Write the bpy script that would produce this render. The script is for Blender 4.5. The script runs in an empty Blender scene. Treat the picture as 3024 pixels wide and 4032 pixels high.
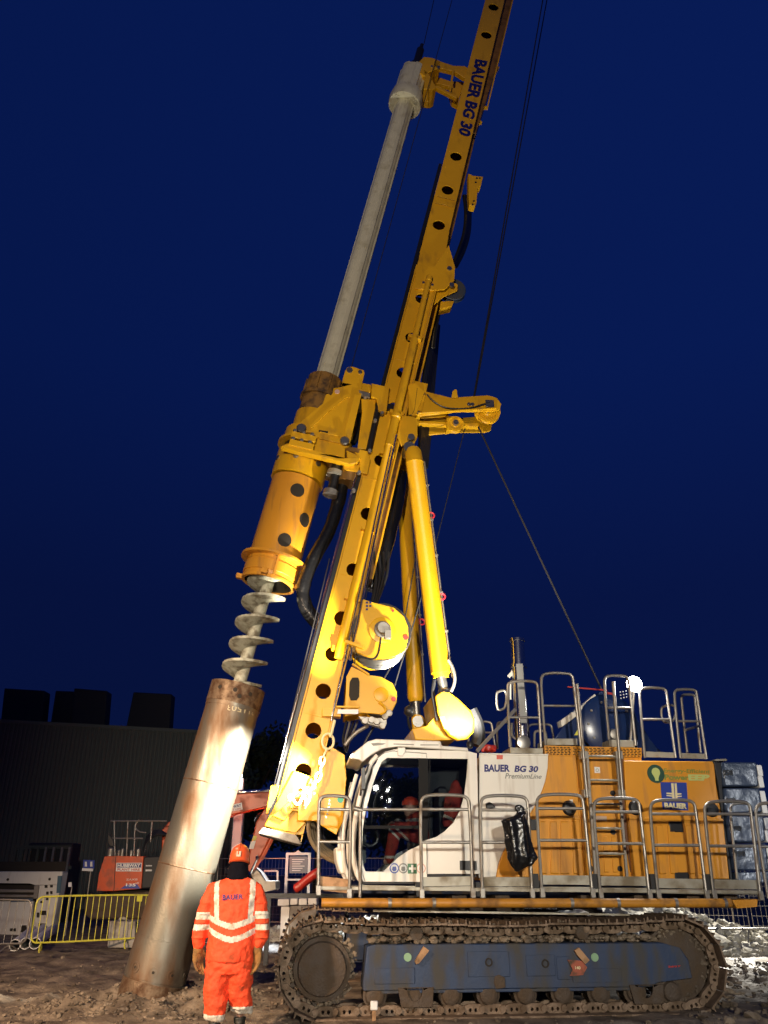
import bpy, bmesh, math, random
from mathutils import Vector, Matrix, noise
from mathutils.geometry import tessellate_polygon
from mathutils.bvhtree import BVHTree
random.seed(7)
R = math.radians
SC = bpy.context.scene
COL = SC.collection
# ------------------------------------------------------------------ camera
F, CX, CY, PITCH, CAMH = 3150.0, 1512.0, 2016.0, R(24.33), 1.5
cam_d = bpy.data.cameras.new('camera'); cam = bpy.data.objects.new('camera', cam_d); COL.objects.link(cam)
cam_d.sensor_fit = 'VERTICAL'; cam_d.sensor_height = 24.0; cam_d.lens = 24.0 * F / 4032.0
cam_d.clip_start = 0.1; cam_d.clip_end = 1500
cam.location = (0, 0, CAMH); cam.rotation_euler = (R(90) + PITCH, 0, 0)
SC.camera = cam
# ------------------------------------------------------------------ world: blue dusk sky
w = bpy.data.worlds.new('World'); SC.world = w; w.use_nodes = True
nt = w.node_tree; nt.nodes.clear()
sky = nt.nodes.new('ShaderNodeTexSky'); sky.sky_type = 'NISHITA'; sky.sun_disc = False
sky.sun_elevation = R(-3.0); sky.sun_rotation = R(200); sky.altitude = 50; sky.ozone_density = 6.0
tint = nt.nodes.new('ShaderNodeMix'); tint.data_type = 'RGBA'; tint.blend_type = 'MULTIPLY'; tint.inputs[0].default_value = 1
tint.inputs[7].default_value = (0.05, 0.30, 1.0, 1)
flat = nt.nodes.new('ShaderNodeMix'); flat.data_type = 'RGBA'; flat.inputs[0].default_value = 0.80
flat.inputs[7].default_value = (0.018, 0.082, 0.66, 1)
bg = nt.nodes.new('ShaderNodeBackground'); bg.inputs['Strength'].default_value = 0.15
wo = nt.nodes.new('ShaderNodeOutputWorld')
nt.links.new(sky.outputs[0], tint.inputs[6]); nt.links.new(tint.outputs[2], flat.inputs[6])
tcw = nt.nodes.new('ShaderNodeTexCoord'); sxyz = nt.nodes.new('ShaderNodeSeparateXYZ'); rmp = nt.nodes.new('ShaderNodeValToRGB')
nt.links.new(tcw.outputs['Generated'], sxyz.inputs[0]); nt.links.new(sxyz.outputs[2], rmp.inputs[0])
for e_, (p_, c_) in zip([rmp.color_ramp.elements[0], rmp.color_ramp.elements[1], rmp.color_ramp.elements.new(.30), rmp.color_ramp.elements.new(.55)], ((0.02, (1.0, .60, .48)), (0.90, (1.0, 1.0, .92)), (.30, (.9, .62, .58)), (.55, (.9, .88, .88)))): e_.position = p_; e_.color = (*c_, 1)
grd = nt.nodes.new('ShaderNodeMix'); grd.data_type = 'RGBA'; grd.blend_type = 'MULTIPLY'; grd.inputs[0].default_value = 1
nt.links.new(flat.outputs[2], grd.inputs[6]); nt.links.new(rmp.outputs[0], grd.inputs[7])
mrx = nt.nodes.new('ShaderNodeMapRange'); mrx.inputs[1].default_value = -.5; mrx.inputs[2].default_value = .5; mrx.inputs[3].default_value = .14; mrx.inputs[4].default_value = .185
nt.links.new(sxyz.outputs[0], mrx.inputs[0]); nt.links.new(mrx.outputs[0], bg.inputs['Strength'])
nt.links.new(grd.outputs[2], bg.inputs[0]); nt.links.new(bg.outputs[0], wo.inputs[0])
SC.view_settings.view_transform = 'Standard'; SC.view_settings.look = 'None'
SC.view_settings.gamma = 1; SC.view_settings.exposure = 0
SC.cycles.use_denoising = True
SC.cycles.max_bounces = 6; SC.cycles.diffuse_bounces = 2; SC.cycles.glossy_bounces = 3
SC.cycles.sample_clamp_indirect = 4.0
# ------------------------------------------------------------------ site floodlights (the towers behind the camera mirror in the cab glass)
def lamp(name, loc, target, power, col, kind='SPOT', size=0.25, ang=70, blend=0.6):
    d = bpy.data.lights.new(name, kind); o = bpy.data.objects.new(name, d); COL.objects.link(o)
    d.energy = power; d.color = col
    d.shadow_soft_size = size
    if kind == 'SPOT':
        d.spot_size = R(ang); d.spot_blend = blend
    o.location = loc
    o.rotation_euler = (Vector(target) - Vector(loc)).to_track_quat('-Z', 'Y').to_euler()
    return o
WARM, WHITE, COOL = (1.0, 0.80, 0.55), (1.0, 0.93, 0.80), (0.85, 0.92, 1.0)
lamp('floodlight_key', (2.6, -9, 4.2), (1.3, 11.5, 1.6), 8800, WHITE, ang=46, blend=0.9)
lamp('floodlight_high', (-3.0, -7, 3.6), (0.3, 12.5, 10), 7300, WARM, ang=64, blend=0.9)
lamp('floodlight_ground', (-8.5, 1.0, 6.5), (-4.6, 12.8, 0.0), 13500, (1.0, 0.70, 0.46), ang=58, blend=0.8)

lamp('floodlight_side', (11.2, 0.3, 3.2), (6.8, 12.0, 1.6), 1900, (.9, .95, 1.0), size=.3, ang=22, blend=.7)
# ------------------------------------------------------------------ pixel frames -> world
SA, CA = math.sin(R(5.7)), math.cos(R(5.7))
E1, E2, EZ = Vector((CA, SA, 0)), Vector((-SA, CA, 0)), Vector((0, 0, 1))
CP = Vector((0, 0, CAMH)); UP = Vector((0, -math.sin(PITCH), math.cos(PITCH))); FW = Vector((0, math.cos(PITCH), math.sin(PITCH)))
def ray(x, y): return Vector((1, 0, 0)) * ((x - CX) / F) + UP * ((CY - y) / F) + FW
def MW(x, y, w): d = ray(x, y); return CP + d * (w / d.dot(E2))            # machine plane at across-distance w
def YW(x, y, Y): d = ray(x, y); return CP + d * (Y / d.y)                    # plane Y = const
def GR(x, y, z=0.0): d = ray(x, y); return CP + d * ((z - CAMH) / d.z)       # ground
def LM(s, w, z): return E1 * s + E2 * w + EZ * z
def loc(p): return (p.dot(E1), p.dot(E2), p.z)
KR = {'A': (1000, 2900, .66305), 'B': (1900, 2900, .67752), 'C': (0, 2600, .66305), 'D': (900, 2200, .66305), 'E': (1100, 1300, .60277),
      'F': (1450, 0, .5878), 'G': (1800, 2500, .73779), 'H': (700, 3250, .3535), 'I': (1050, 3500, .57263), 'J': (2000, 3500, .61724),
      'K': (1250, 2880, .42194), 'L': (1850, 2880, .3918), 'M': (2400, 2880, .37613), 'N': (1500, 200, .33153), 'O': (1100, 1400, .36166),
      'Q': (0, 3200, .38577), 'X': (0, 0, 1)}
def px(k, x, y): a = KR[k]; return a[0] + x * a[2], a[1] + y * a[2]
def mp(k, w, pts): return [MW(*px(k, x, y), w) for x, y in pts]
def m1(k, w, x, y): return MW(*px(k, x, y), w)
def yp(k, Y, pts): return [YW(*px(k, x, y), Y) for x, y in pts]
def y1(k, Y, x, y): return YW(*px(k, x, y), Y)

# ------------------------------------------------------------------ materials
MATS = {}
def mat(name, col, rough=0.5, metal=0.0, dirt=None, amt=0.0, dscale=3.0, bump=0.0, bscale=40.0, var=0.12, coat=0.0, spec=0.5, streak=0):
    m = bpy.data.materials.new(name); m.use_nodes = True; n = m.node_tree.nodes; l = m.node_tree.links
    p = n['Principled BSDF']; p.inputs['Roughness'].default_value = rough; p.inputs['Metallic'].default_value = metal
    p.inputs['Specular IOR Level'].default_value = spec
    if coat: p.inputs['Coat Weight'].default_value = coat; p.inputs['Coat Roughness'].default_value = 0.15
    g = n.new('ShaderNodeNewGeometry')
    def nz(scale, det=6, src=None):
        t = n.new('ShaderNodeTexNoise'); t.inputs['Scale'].default_value = scale; t.inputs['Detail'].default_value = det
        if streak and src:
            vm = n.new('ShaderNodeVectorMath'); vm.operation = 'MULTIPLY'; vm.inputs[1].default_value = (1, 1, streak); l.new(g.outputs['Position'], vm.inputs[0]); l.new(vm.outputs[0], t.inputs['Vector'])
        else: l.new(g.outputs['Position'], t.inputs['Vector'])
        return t
    t1 = nz(dscale * 0.7)
    vr = n.new('ShaderNodeMix'); vr.data_type = 'RGBA'; vr.blend_type = 'MIX'
    vr.inputs[6].default_value = (*[c * (1 - var) for c in col], 1); vr.inputs[7].default_value = (*[min(1, c * (1 + var)) for c in col], 1)
    l.new(t1.outputs[0], vr.inputs[0]); out = vr.outputs[2]
    if dirt:
        t2 = nz(dscale, 9, 1); cr = n.new('ShaderNodeMapRange'); cr.inputs[1].default_value = 0.62 - amt * 0.45; cr.inputs[2].default_value = 0.80 - amt * 0.35
        l.new(t2.outputs[0], cr.inputs[0])
        dm = n.new('ShaderNodeMix'); dm.data_type = 'RGBA'; dm.inputs[7].default_value = (*dirt, 1)
        l.new(cr.outputs[0], dm.inputs[0]); l.new(out, dm.inputs[6]); out = dm.outputs[2]
        rr = n.new('ShaderNodeMapRange'); rr.inputs[3].default_value = rough; rr.inputs[4].default_value = min(1, rough + 0.3)
        l.new(cr.outputs[0], rr.inputs[0]); l.new(rr.outputs[0], p.inputs['Roughness'])
    l.new(out, p.inputs['Base Color'])
    if bump:
        t3 = nz(bscale, 5); b = n.new('ShaderNodeBump'); b.inputs['Strength'].default_value = bump; b.inputs['Distance'].default_value = 0.02
        l.new(t3.outputs[0], b.inputs['Height']); l.new(b.outputs[0], p.inputs['Normal'])
    MATS[name] = m; return m
def emit(name, col, s):
    m = bpy.data.materials.new(name); m.use_nodes = True; p = m.node_tree.nodes['Principled BSDF']
    p.inputs['Base Color'].default_value = (*col, 1); p.inputs['Emission Color'].default_value = (*col, 1); p.inputs['Emission Strength'].default_value = s
    MATS[name] = m; return m
def glass(name, tint, fac=0.5):
    m = bpy.data.materials.new(name); m.use_nodes = True; n = m.node_tree.nodes; l = m.node_tree.links; n.clear()
    tr = n.new('ShaderNodeBsdfTransparent'); tr.inputs[0].default_value = (*tint, 1)
    gl = n.new('ShaderNodeBsdfGlossy'); gl.inputs['Roughness'].default_value = 0.02
    fr = n.new('ShaderNodeFresnel'); fr.inputs[0].default_value = 1.5
    mx = n.new('ShaderNodeMixShader'); o = n.new('ShaderNodeOutputMaterial')
    l.new(fr.outputs[0], mx.inputs[0]); l.new(tr.outputs[0], mx.inputs[1]); l.new(gl.outputs[0], mx.inputs[2]); l.new(mx.outputs[0], o.inputs[0])
    MATS[name] = m; return m
MUD = (0.085, 0.058, 0.036)
YEL = mat('yellow_paint', (0.70, 0.37, 0.008), 0.38, 0, (0.38, 0.19, 0.012), 0.10, 4.5, 0.05, 30, 0.12, spec=.4, streak=.4)
ORG = mat('amber_paint', (0.66, 0.285, 0.022), 0.36, 0, (0.40, 0.17, 0.025), 0.20, 7.0, 0.03, 20, 0.06, streak=.15)
WHT = mat('white_paint', (0.74, 0.71, 0.64), 0.35, 0, (0.52, 0.46, 0.38), 0.16, 8.0, 0.02, 20, 0.04, streak=.12)
BLU = mat('navy_paint', (0.017, 0.036, 0.088), 0.55, 0, (.058, .055, .050), 0.42, 6.0, 0.15, 25, 0.3, streak=.3)
CWB = mat('counterweight_paint', (0.040, 0.058, 0.100), 0.26, 0, None, 0, 3, 1.0, 3.5, 0.3)
GAL = mat('galvanised_steel', (0.30, 0.28, 0.25), 0.45, 0.75, (0.25, 0.2, 0.15), 0.2, 6, 0.04, 60, 0.15)
ALU = mat('aluminium_plate', (0.36, 0.34, 0.28), 0.5, 0.5, (0.22, 0.18, 0.12), 0.35, 4, 0.05, 60, 0.12)
STL = mat('steel', (0.30, 0.29, 0.27), 0.35, 0.9, None, 0, 5)
CHR = mat('chrome', (0.80, 0.80, 0.78), 0.14, 1.0)
RST = mat('track_steel', (0.22, 0.155, 0.105), 0.6, 0.35, (0.13, 0.088, 0.055), 0.5, 8, 0.4, 60, 0.3)
MDD = mat('muddy_steel', (0.075, 0.055, 0.04), 0.7, 0.1, MUD, 0.5, 6, 0.6, 40, 0.35)
BLK = mat('black_rubber', (0.012, 0.012, 0.013), 0.4, 0, None, 0, 5, 0.1, 30)
PLS = mat('black_polythene', (0.008, 0.008, 0.009), 0.25, 0, None, 0, 5, 0.55, 9, 0.1)
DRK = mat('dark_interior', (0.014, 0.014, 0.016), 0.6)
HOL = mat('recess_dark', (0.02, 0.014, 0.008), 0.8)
NVY = mat('navy_lettering', (0.010, 0.012, 0.14), 0.4)
GRY = mat('grey_lettering', (0.22, 0.22, 0.20), 0.5)
GRN = mat('green_lettering', (0.20, 0.25, 0.04), 0.5)
LGN = mat('pale_green_lettering', (0.50, 0.56, 0.18), 0.5)
CRM = mat('cream_lettering', (0.75, 0.66, 0.38), 0.5)
RED = mat('red_paint', (0.45, 0.03, 0.02), 0.4)
KEL = mat('kelly_paint', (0.68, 0.67, 0.53), 0.45, 0.1, (0.48, 0.46, 0.35), 0.22, 5, 0.1, 30, 0.15)
CAS = mat('casing_steel', (0.225, 0.21, 0.17), 0.37, 0.7, (0.16, 0.092, 0.05), 0.44, 3.2, 0.10, 40, 0.35, streak=.3)
CAR = mat('rusty_steel', (0.19, 0.13, 0.08), 0.5, 0.5, (0.09, 0.045, 0.022), 0.5, 9, 0.4, 40, 0.3)
AUG = mat('auger_steel', (0.40, 0.40, 0.32), 0.6, 0.2, (0.16, 0.14, 0.10), 0.4, 9, 0.5, 40, 0.3)
WOD = mat('timber', (0.42, 0.24, 0.12), 0.7, 0, (0.2, 0.12, 0.06), 0.3, 8, 0.2, 60, 0.2)
ORA = mat('excavator_orange', (0.55, 0.075, 0.015), 0.35, 0, (0.2, 0.06, 0.03), 0.25, 3, 0.05, 30, 0.12)
HIV = mat('hi_vis_orange', (0.86, 0.075, 0.018), 0.75, 0, (0.30, 0.06, 0.02), 0.18, 9, 0.35, 30, 0.10)
REF = mat('reflective_tape', (0.66, 0.63, 0.54), 0.5, 0, (0.4, 0.33, 0.24), 0.3, 14, 0.2, 50, 0.1)
HEL = mat('helmet_orange', (0.72, 0.10, 0.025), 0.3, 0, None, 0, 5, 0, 30, 0.1, coat=0.5)
SNO = mat('black_fleece', (0.005, 0.005, 0.009), 0.95, 0, None, 0, 5, 0.5, 80, spec=.1)
GLV = mat('glove_leather', (0.30, 0.15, 0.04), 0.85, 0, (0.12, 0.07, 0.03), 0.4, 12, 0.4, 60, 0.2)
BOO = mat('rubber_boot', (0.018, 0.022, 0.018), 0.45, 0, MUD, 0.3, 12)
SKN = mat('skin', (0.42, 0.23, 0.16), 0.55)
CLD = mat('dark_cladding', (0.060, 0.074, 0.056), 0.5, 0.0, None, 0, 0.3, 0, 30, 0.25)
BYE = mat('barrier_yellow', (0.66, 0.62, 0.07), 0.45, 0, (0.3, 0.25, 0.1), 0.2, 7)
CON = mat('concrete', (0.30, 0.28, 0.25), 0.8, 0, (0.15, 0.12, 0.09), 0.35, 5, 0.3, 30)
WPL = mat('white_plastic', (0.72, 0.72, 0.70), 0.45)
ROP = mat('wire_rope', (0.035, 0.033, 0.035), 0.5, 0.5)
LEN = emit('lit_lens', (1.0, 0.97, 0.9), 60.0)
GLS = glass('tinted_glass', (0.74, 0.78, 0.80))
WBL = mat('winch_blue', (.008, .022, .085), .25)
PIL = mat('glazing_black', (.006, .006, .007), .6, spec=.15)
SBL = mat('sign_blue', (0.02, 0.05, 0.32), 0.4)
PNK = mat('pale_disc', (0.62, 0.40, 0.32), 0.5)
GDS = mat('green_disc', (0.22, 0.38, 0.22), 0.5)

# ------------------------------------------------------------------ builders
_ico = {}
def ico(bm, sub, mt):
    if sub not in _ico:
        t = bmesh.new(); bmesh.ops.create_icosphere(t, subdivisions=sub, radius=1)
        _ico[sub] = ([v.co.copy() for v in t.verts], [[v.index for v in f.verts] for f in t.faces]); t.free()
    V, Fc = _ico[sub]; vs = [bm.verts.new(mt @ v) for v in V]
    for f in Fc: bm.faces.new([vs[i] for i in f])
    return vs
class MB:
    def __init__(s): s.b = bmesh.new()
    def face(s, vs):
        try: return s.b.faces.new(vs)
        except ValueError: return None
    def prism(s, pts, vec, holes=()):
        loops = [list(pts)] + [list(h) for h in holes]
        vec = Vector(vec); off = []; allp = []
        for lp in loops: off.append(len(allp)); allp += lp
        a = [s.b.verts.new(p) for p in allp]; c = [s.b.verts.new(p + vec) for p in allp]
        for t in tessellate_polygon(loops):
            s.face([a[i] for i in t]); s.face([c[i] for i in reversed(t)])
        for o, lp in zip(off, loops):
            n = len(lp)
            for i in range(n):
                j = (i + 1) % n; s.face([a[o + i], a[o + j], c[o + j], c[o + i]])
        return s
    def boxv(s, o, u, v, w):
        o = Vector(o); return s.prism([o, o + u, o + u + v, o + v], w)
    def box(s, s0, s1, w0, w1, z0, z1):
        return s.boxv(LM(s0, w0, z0), E1 * (s1 - s0), E2 * (w1 - w0), EZ * (z1 - z0))
    def wbox(s, x0, x1, y0, y1, z0, z1):
        return s.boxv((x0, y0, z0), Vector((x1 - x0, 0, 0)), Vector((0, y1 - y0, 0)), Vector((0, 0, z1 - z0)))
    def lathe(s, o, ax, prof, seg=32, closed=False, up=None):
        ax = Vector(ax).normalized(); o = Vector(o)
        u = ax.cross(Vector(up) if up else (Vector((0, 1, 0)) if abs(ax.y) < .9 else Vector((1, 0, 0)))).normalized(); v = ax.cross(u)
        rings = []
        for t, r in prof:
            rings.append([s.b.verts.new(o + ax * t + (u * math.cos(2 * math.pi * i / seg) + v * math.sin(2 * math.pi * i / seg)) * r) for i in range(seg)])
        n = len(rings)
        for k in range(n if closed else n - 1):
            A, B = rings[k], rings[(k + 1) % n]
            for i in range(seg):
                j = (i + 1) % seg; s.face([A[i], A[j], B[j], B[i]])
        if not closed:
            s.face(list(reversed(rings[0]))); s.face(rings[-1])
        return s
    def tube(s, p, q, r, r2=None, seg=16):
        p, q = Vector(p), Vector(q); d = q - p
        return s.lathe(p, d, [(0, r), (d.length, r if r2 is None else r2)], seg)
    def path(s, pts, r, seg=10, smooth=0, closed=False):
        P = [Vector(p) for p in pts]
        for _ in range(smooth):
            Q = []
            n = len(P)
            rng = range(n) if closed else range(n - 1)
            if not closed: Q.append(P[0])
            for i in rng:
                a, b = P[i], P[(i + 1) % n]; Q += [a * .75 + b * .25, a * .25 + b * .75]
            if not closed: Q.append(P[-1])
            P = Q
        n = len(P); rings = []; u = None
        for i in range(n):
            if closed: t = (P[(i + 1) % n] - P[i - 1]).normalized()
            else: t = ((P[min(i + 1, n - 1)] - P[max(i - 1, 0)])).normalized()
            if u is None: u = t.orthogonal().normalized()
            else: u = (u - t * u.dot(t)).normalized()
            v = t.cross(u); rr = r(i / (n - 1)) if callable(r) else r
            rings.append([s.b.verts.new(P[i] + (u * math.cos(2 * math.pi * k / seg) + v * math.sin(2 * math.pi * k / seg)) * rr) for k in range(seg)])
        for i in range(n if closed else n - 1):
            A, B = rings[i], rings[(i + 1) % n]
            for k in range(seg):
                j = (k + 1) % seg; s.face([A[k], A[j], B[j], B[k]])
        if not closed: s.face(list(reversed(rings[0]))); s.face(rings[-1])
        return s
    def bar(s, p, q, a, b, up=(0, 0, 1)):
        p, q = Vector(p), Vector(q); d = (q - p).normalized(); u = Vector(up); v = d.cross(u).normalized(); u = v.cross(d).normalized()
        o = p - v * a / 2 - u * b / 2
        return s.prism([o, o + v * a, o + v * a + u * b, o + u * b], q - p)
    def ball(s, c, r, sub=2, sc=(1, 1, 1)):
        m = Matrix.Translation(c) @ Matrix.Diagonal((*[r * k for k in sc], 1))
        ico(s.b, sub, m); return s
    def disc(s, c, ax, r, h, seg=24):
        return s.lathe(Vector(c), ax, [(0, r), (h, r)], seg)

def empty(name, loc=(0, 0, 0), rz=0):
    o = bpy.data.objects.new(name, None); COL.objects.link(o); o.location = loc; o.rotation_euler = (0, 0, rz)
    o.empty_display_size = 0.2; return o
def wmat(o):
    m = Matrix.Translation(o.location) @ o.rotation_euler.to_matrix().to_4x4() @ Matrix.Diagonal((*o.scale, 1))
    return (wmat(o.parent) @ m) if o.parent else m
def tag(o, label=None, cat=None, group=None, kind=None):
    for k, v in (('label', label), ('category', cat), ('group', group), ('kind', kind)):
        if v: o[k] = v
    return o
def thing(name, label, cat, loc=(0, 0, 0), rz=0, group=None, kind=None): return tag(empty(name, loc, rz), label, cat, group, kind)
def finish(me, ang=35):
    bm = bmesh.new(); bm.from_mesh(me)
    bmesh.ops.recalc_face_normals(bm, faces=bm.faces)
    ca = math.cos(R(ang))
    for e in bm.edges:
        e.smooth = len(e.link_faces) == 2 and e.link_faces[0].normal.dot(e.link_faces[1].normal) > ca
    for f in bm.faces: f.smooth = True
    bm.to_mesh(me); bm.free()
NOSPLIT = {'mud_clods', 'rubble_heap', 'crown', 'caked_mud', 'trunk', 'sling_chain', 'mesh', 'led_cluster', 'printed_lines', 'wound_rope', 'white_stencil'}
def cap(p):
    d, q = 0, p
    while q is not None: d += 1; q = q.parent
    return p.parent if d >= 3 and p is not None else p
def pieces(bm):
    bm.verts.index_update(); n = len(bm.verts); isl = [-1] * n; boxes = []
    bm.verts.ensure_lookup_table()
    for v in bm.verts:
        if isl[v.index] >= 0: continue
        k = len(boxes); st = [v]; isl[v.index] = k; lo = v.co.copy(); hi = v.co.copy()
        while st:
            a = st.pop()
            for i in range(3): lo[i] = min(lo[i], a.co[i]); hi[i] = max(hi[i], a.co[i])
            for e in a.link_edges:
                b = e.other_vert(a)
                if isl[b.index] < 0: isl[b.index] = k; st.append(b)
        boxes.append((lo, hi))
    k = len(boxes); par = list(range(k))
    if k < 2 or k > 120: return 1, isl
    def fd(i):
        while par[i] != i: i = par[i]
        return i
    for i in range(k):
        for j in range(i + 1, k):
            g = Vector([max(0, boxes[i][0][c] - boxes[j][1][c], boxes[j][0][c] - boxes[i][1][c]) for c in range(3)]).length
            s = max(max(boxes[i][1] - boxes[i][0]), max(boxes[j][1] - boxes[j][0]))
            if g <= max(.02, .5 * s): par[fd(i)] = fd(j)
    roots = sorted({fd(i) for i in range(k)}); mp_ = {r: i for i, r in enumerate(roots)}
    return len(roots), [mp_[fd(i)] for i in isl]
def obj(name, mb, m, parent=None, bevel=0.0, at=None, label=None, ang=35, local=False):
    bm = mb.b if isinstance(mb, MB) else mb
    parent = cap(parent) if parent else None
    if parent and not local and name not in NOSPLIT and len(bm.verts) < 20000:
        k, idx = pieces(bm)
        if 2 <= k <= 80:
            src = bpy.data.meshes.new('tmp'); bm.to_mesh(src); bm.free(); first = None
            nm = {'bolt_ring': 'bolt', 'frame_bosses': 'frame_boss', 'winch_bolts': 'winch_bolt', 'bracket_bolts': 'bracket_bolt', 'outrigger_pins': 'outrigger_pin', 'eyes': 'eye', 'strip_bolts': 'strip_bolt', 'deck_fittings': 'deck_fitting', 'link_handles': 'link_handle', 'arm_fittings': 'arm_fitting', 'bracket_holes': 'bracket_hole'}.get(name, name)
            for q in range(k):
                b2 = bmesh.new(); b2.from_mesh(src); b2.verts.ensure_lookup_table()
                bmesh.ops.delete(b2, geom=[v for v in b2.verts if idx[v.index] != q], context='VERTS')
                o = obj(nm, b2, m, parent, bevel, at, label, ang); first = first or o
            bpy.data.meshes.remove(src); return first
    me = bpy.data.meshes.new(name); bm.to_mesh(me); bm.free()
    o = bpy.data.objects.new(name, me); COL.objects.link(o)
    for k in (m if isinstance(m, (list, tuple)) else [m]): me.materials.append(k)
    if parent: o.parent = parent
    if at is not None: o.location = at
    if not local: me.transform(wmat(o).inverted())
    finish(me, ang)
    if bevel:
        b = o.modifiers.new('bevel', 'BEVEL'); b.width = bevel; b.segments = 2; b.limit_method = 'ANGLE'; b.angle_limit = R(40)
    if label: o['label'] = label
    return o
def dupo(o, parent, matrix=None):
    c = o.copy(); COL.objects.link(c); c.parent = parent
    if matrix is not None: c.matrix_local = matrix
    return c
_tc = {}
def text_mesh(s, bold=0.0, space=1.0):
    k = (s, bold, space)
    if k in _tc: return _tc[k]
    c = bpy.data.curves.new('t', 'FONT'); c.body = s; c.size = 1; c.offset = bold; c.resolution_u = 3; c.space_character = space; c.fill_mode = 'FRONT'
    o = bpy.data.objects.new('t', c); COL.objects.link(o)
    dg = bpy.context.evaluated_depsgraph_get(); dg.update()
    me = bpy.data.meshes.new_from_object(o.evaluated_get(dg))
    bpy.data.objects.remove(o); V = [v.co.copy() for v in me.vertices]; Fc = [tuple(p.vertices) for p in me.polygons]
    x0 = min(v.x for v in V); x1 = max(v.x for v in V); y0 = min(v.y for v in V); y1 = max(v.y for v in V)
    _tc[k] = ([((v.x - x0) / (x1 - x0), (v.y - y0) / (y1 - y0)) for v in V], Fc); return _tc[k]
def text(name, s, quad, m, parent, off, bold=0.02, fn=None, space=1.0):
    """quad: bottom-left, bottom-right, top-right, top-left world points; off: offset vector"""
    V, Fc = text_mesh(s, bold, space); bm = bmesh.new(); a, b, c, d = [Vector(q) for q in quad]
    vs = []
    for u, v in V:
        p = (a * (1 - u) + b * u) * (1 - v) + (d * (1 - u) + c * u) * v
        p = p + Vector(off)
        if fn: p = fn(p)
        vs.append(bm.verts.new(p))
    for f in Fc:
        try: bm.faces.new([vs[i] for i in f])
        except ValueError: pass
    me = bpy.data.meshes.new(name); bm.to_mesh(me); bm.free()
    o = bpy.data.objects.new(name, me); COL.objects.link(o); me.materials.append(m)
    if parent: o.parent = parent
    me.transform(wmat(o).inverted()); return o
def mtext(name, s, k, w, q, m, parent, bold=0.02, off=0.006, space=1.0):
    return text(name, s, [m1(k, w, x, y) for x, y in q], m, parent, -E2 * off, bold, None, space)
def ytext(name, s, k, Y, q, m, parent, bold=0.02, off=0.01):
    return text(name, s, [y1(k, Y, x, y) for x, y in q], m, parent, (0, -off, 0), bold)
def circ(c, u, v, r, n=24, r2=None):
    return [Vector(c) + u * r * math.cos(2 * math.pi * i / n) + v * (r2 or r) * math.sin(2 * math.pi * i / n) for i in range(n)]
def rrect(p0, p1, p2, p3, n=0): return [p0, p1, p2, p3]
# ================================================================== ground
def gh(x, y):
    p = Vector((x * 0.5, y * 0.5, 0.3)); h = 0.0
    if y < 60:
        h += 0.07 * noise.noise(p) + 0.05 * noise.noise(p * 3.1) + 0.035 * noise.noise(p * 7.3) + 0.026 * noise.noise(p * 15) + 0.018 * noise.noise(p * 31)
        rx = max(0, 1 - abs((x - 4.6) / 2.6)); h += 0.30 * rx * (abs(noise.noise(Vector((x * 1.9 + y * .7, y * 1.1, 5)))) + .4 * abs(noise.noise(Vector((x * 6, y * 4, 8)))))
        h -= 0.02
    d = math.hypot((x + 3.1) / 1.25, (y - 12.0) / 0.85)          # spoil round the casing
    h += 0.20 * math.exp(-((d - 0.75) / 0.30) ** 2) * (0.65 + 0.8 * noise.noise(Vector((x * 3, y * 3, 2))))
    d2 = math.hypot((x + 3.95) / 0.42, (y - 12.15) / 0.40); h -= 0.34 * math.exp(-d2 ** 4)
    t = math.hypot((x - 2.2) / 3.2, (y - 12.4) / 2.6); h *= (1 if t > 1.1 else 0.35)
    return h
def ground():
    xs = []; x = -9.0
    while x < 9.0: xs.append(x); x += 0.055
    far = [9.2, 9.8, 11, 13, 16, 20, 26, 35, 50, 80, 140, 300, 700]
    xs = [-v for v in reversed(far)] + xs + far
    ys = [-60, -20, -5, 2, 5, 7, 8]; y = 8.4
    while y < 22: ys.append(y); y += 0.05 + max(0, (y - 14)) * 0.016
    ys += [23, 24.5, 26.5, 29, 33, 38, 45, 60, 90, 150, 300, 800]
    bm = bmesh.new(); G = [[bm.verts.new((x, y, gh(x, y))) for x in xs] for y in ys]
    for j in range(len(ys) - 1):
        for i in range(len(xs) - 1): bm.faces.new((G[j][i], G[j][i + 1], G[j + 1][i + 1], G[j + 1][i]))
    m = mat('mud', (0.215, 0.168, 0.118), 0.8, 0, (0.075, 0.055, 0.037), 0.50, 2.4, 1.0, 22, 0.3)
    n = m.node_tree.nodes; l = m.node_tree.links; p = n['Principled BSDF']
    g = n.new('ShaderNodeNewGeometry'); t = n.new('ShaderNodeTexNoise'); t.inputs['Scale'].default_value = 0.55; t.inputs['Detail'].default_value = 4
    l.new(g.outputs['Position'], t.inputs[0]); r = n.new('ShaderNodeMapRange'); r.inputs[1].default_value = 0.42; r.inputs[2].default_value = 0.60
    r.inputs[3].default_value = 0.58; r.inputs[4].default_value = 0.85; l.new(t.outputs[0], r.inputs[0]); l.new(r.outputs[0], p.inputs['Roughness'])
    o = obj('ground', bm, m); tag(o, kind='structure')
ground()
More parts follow.
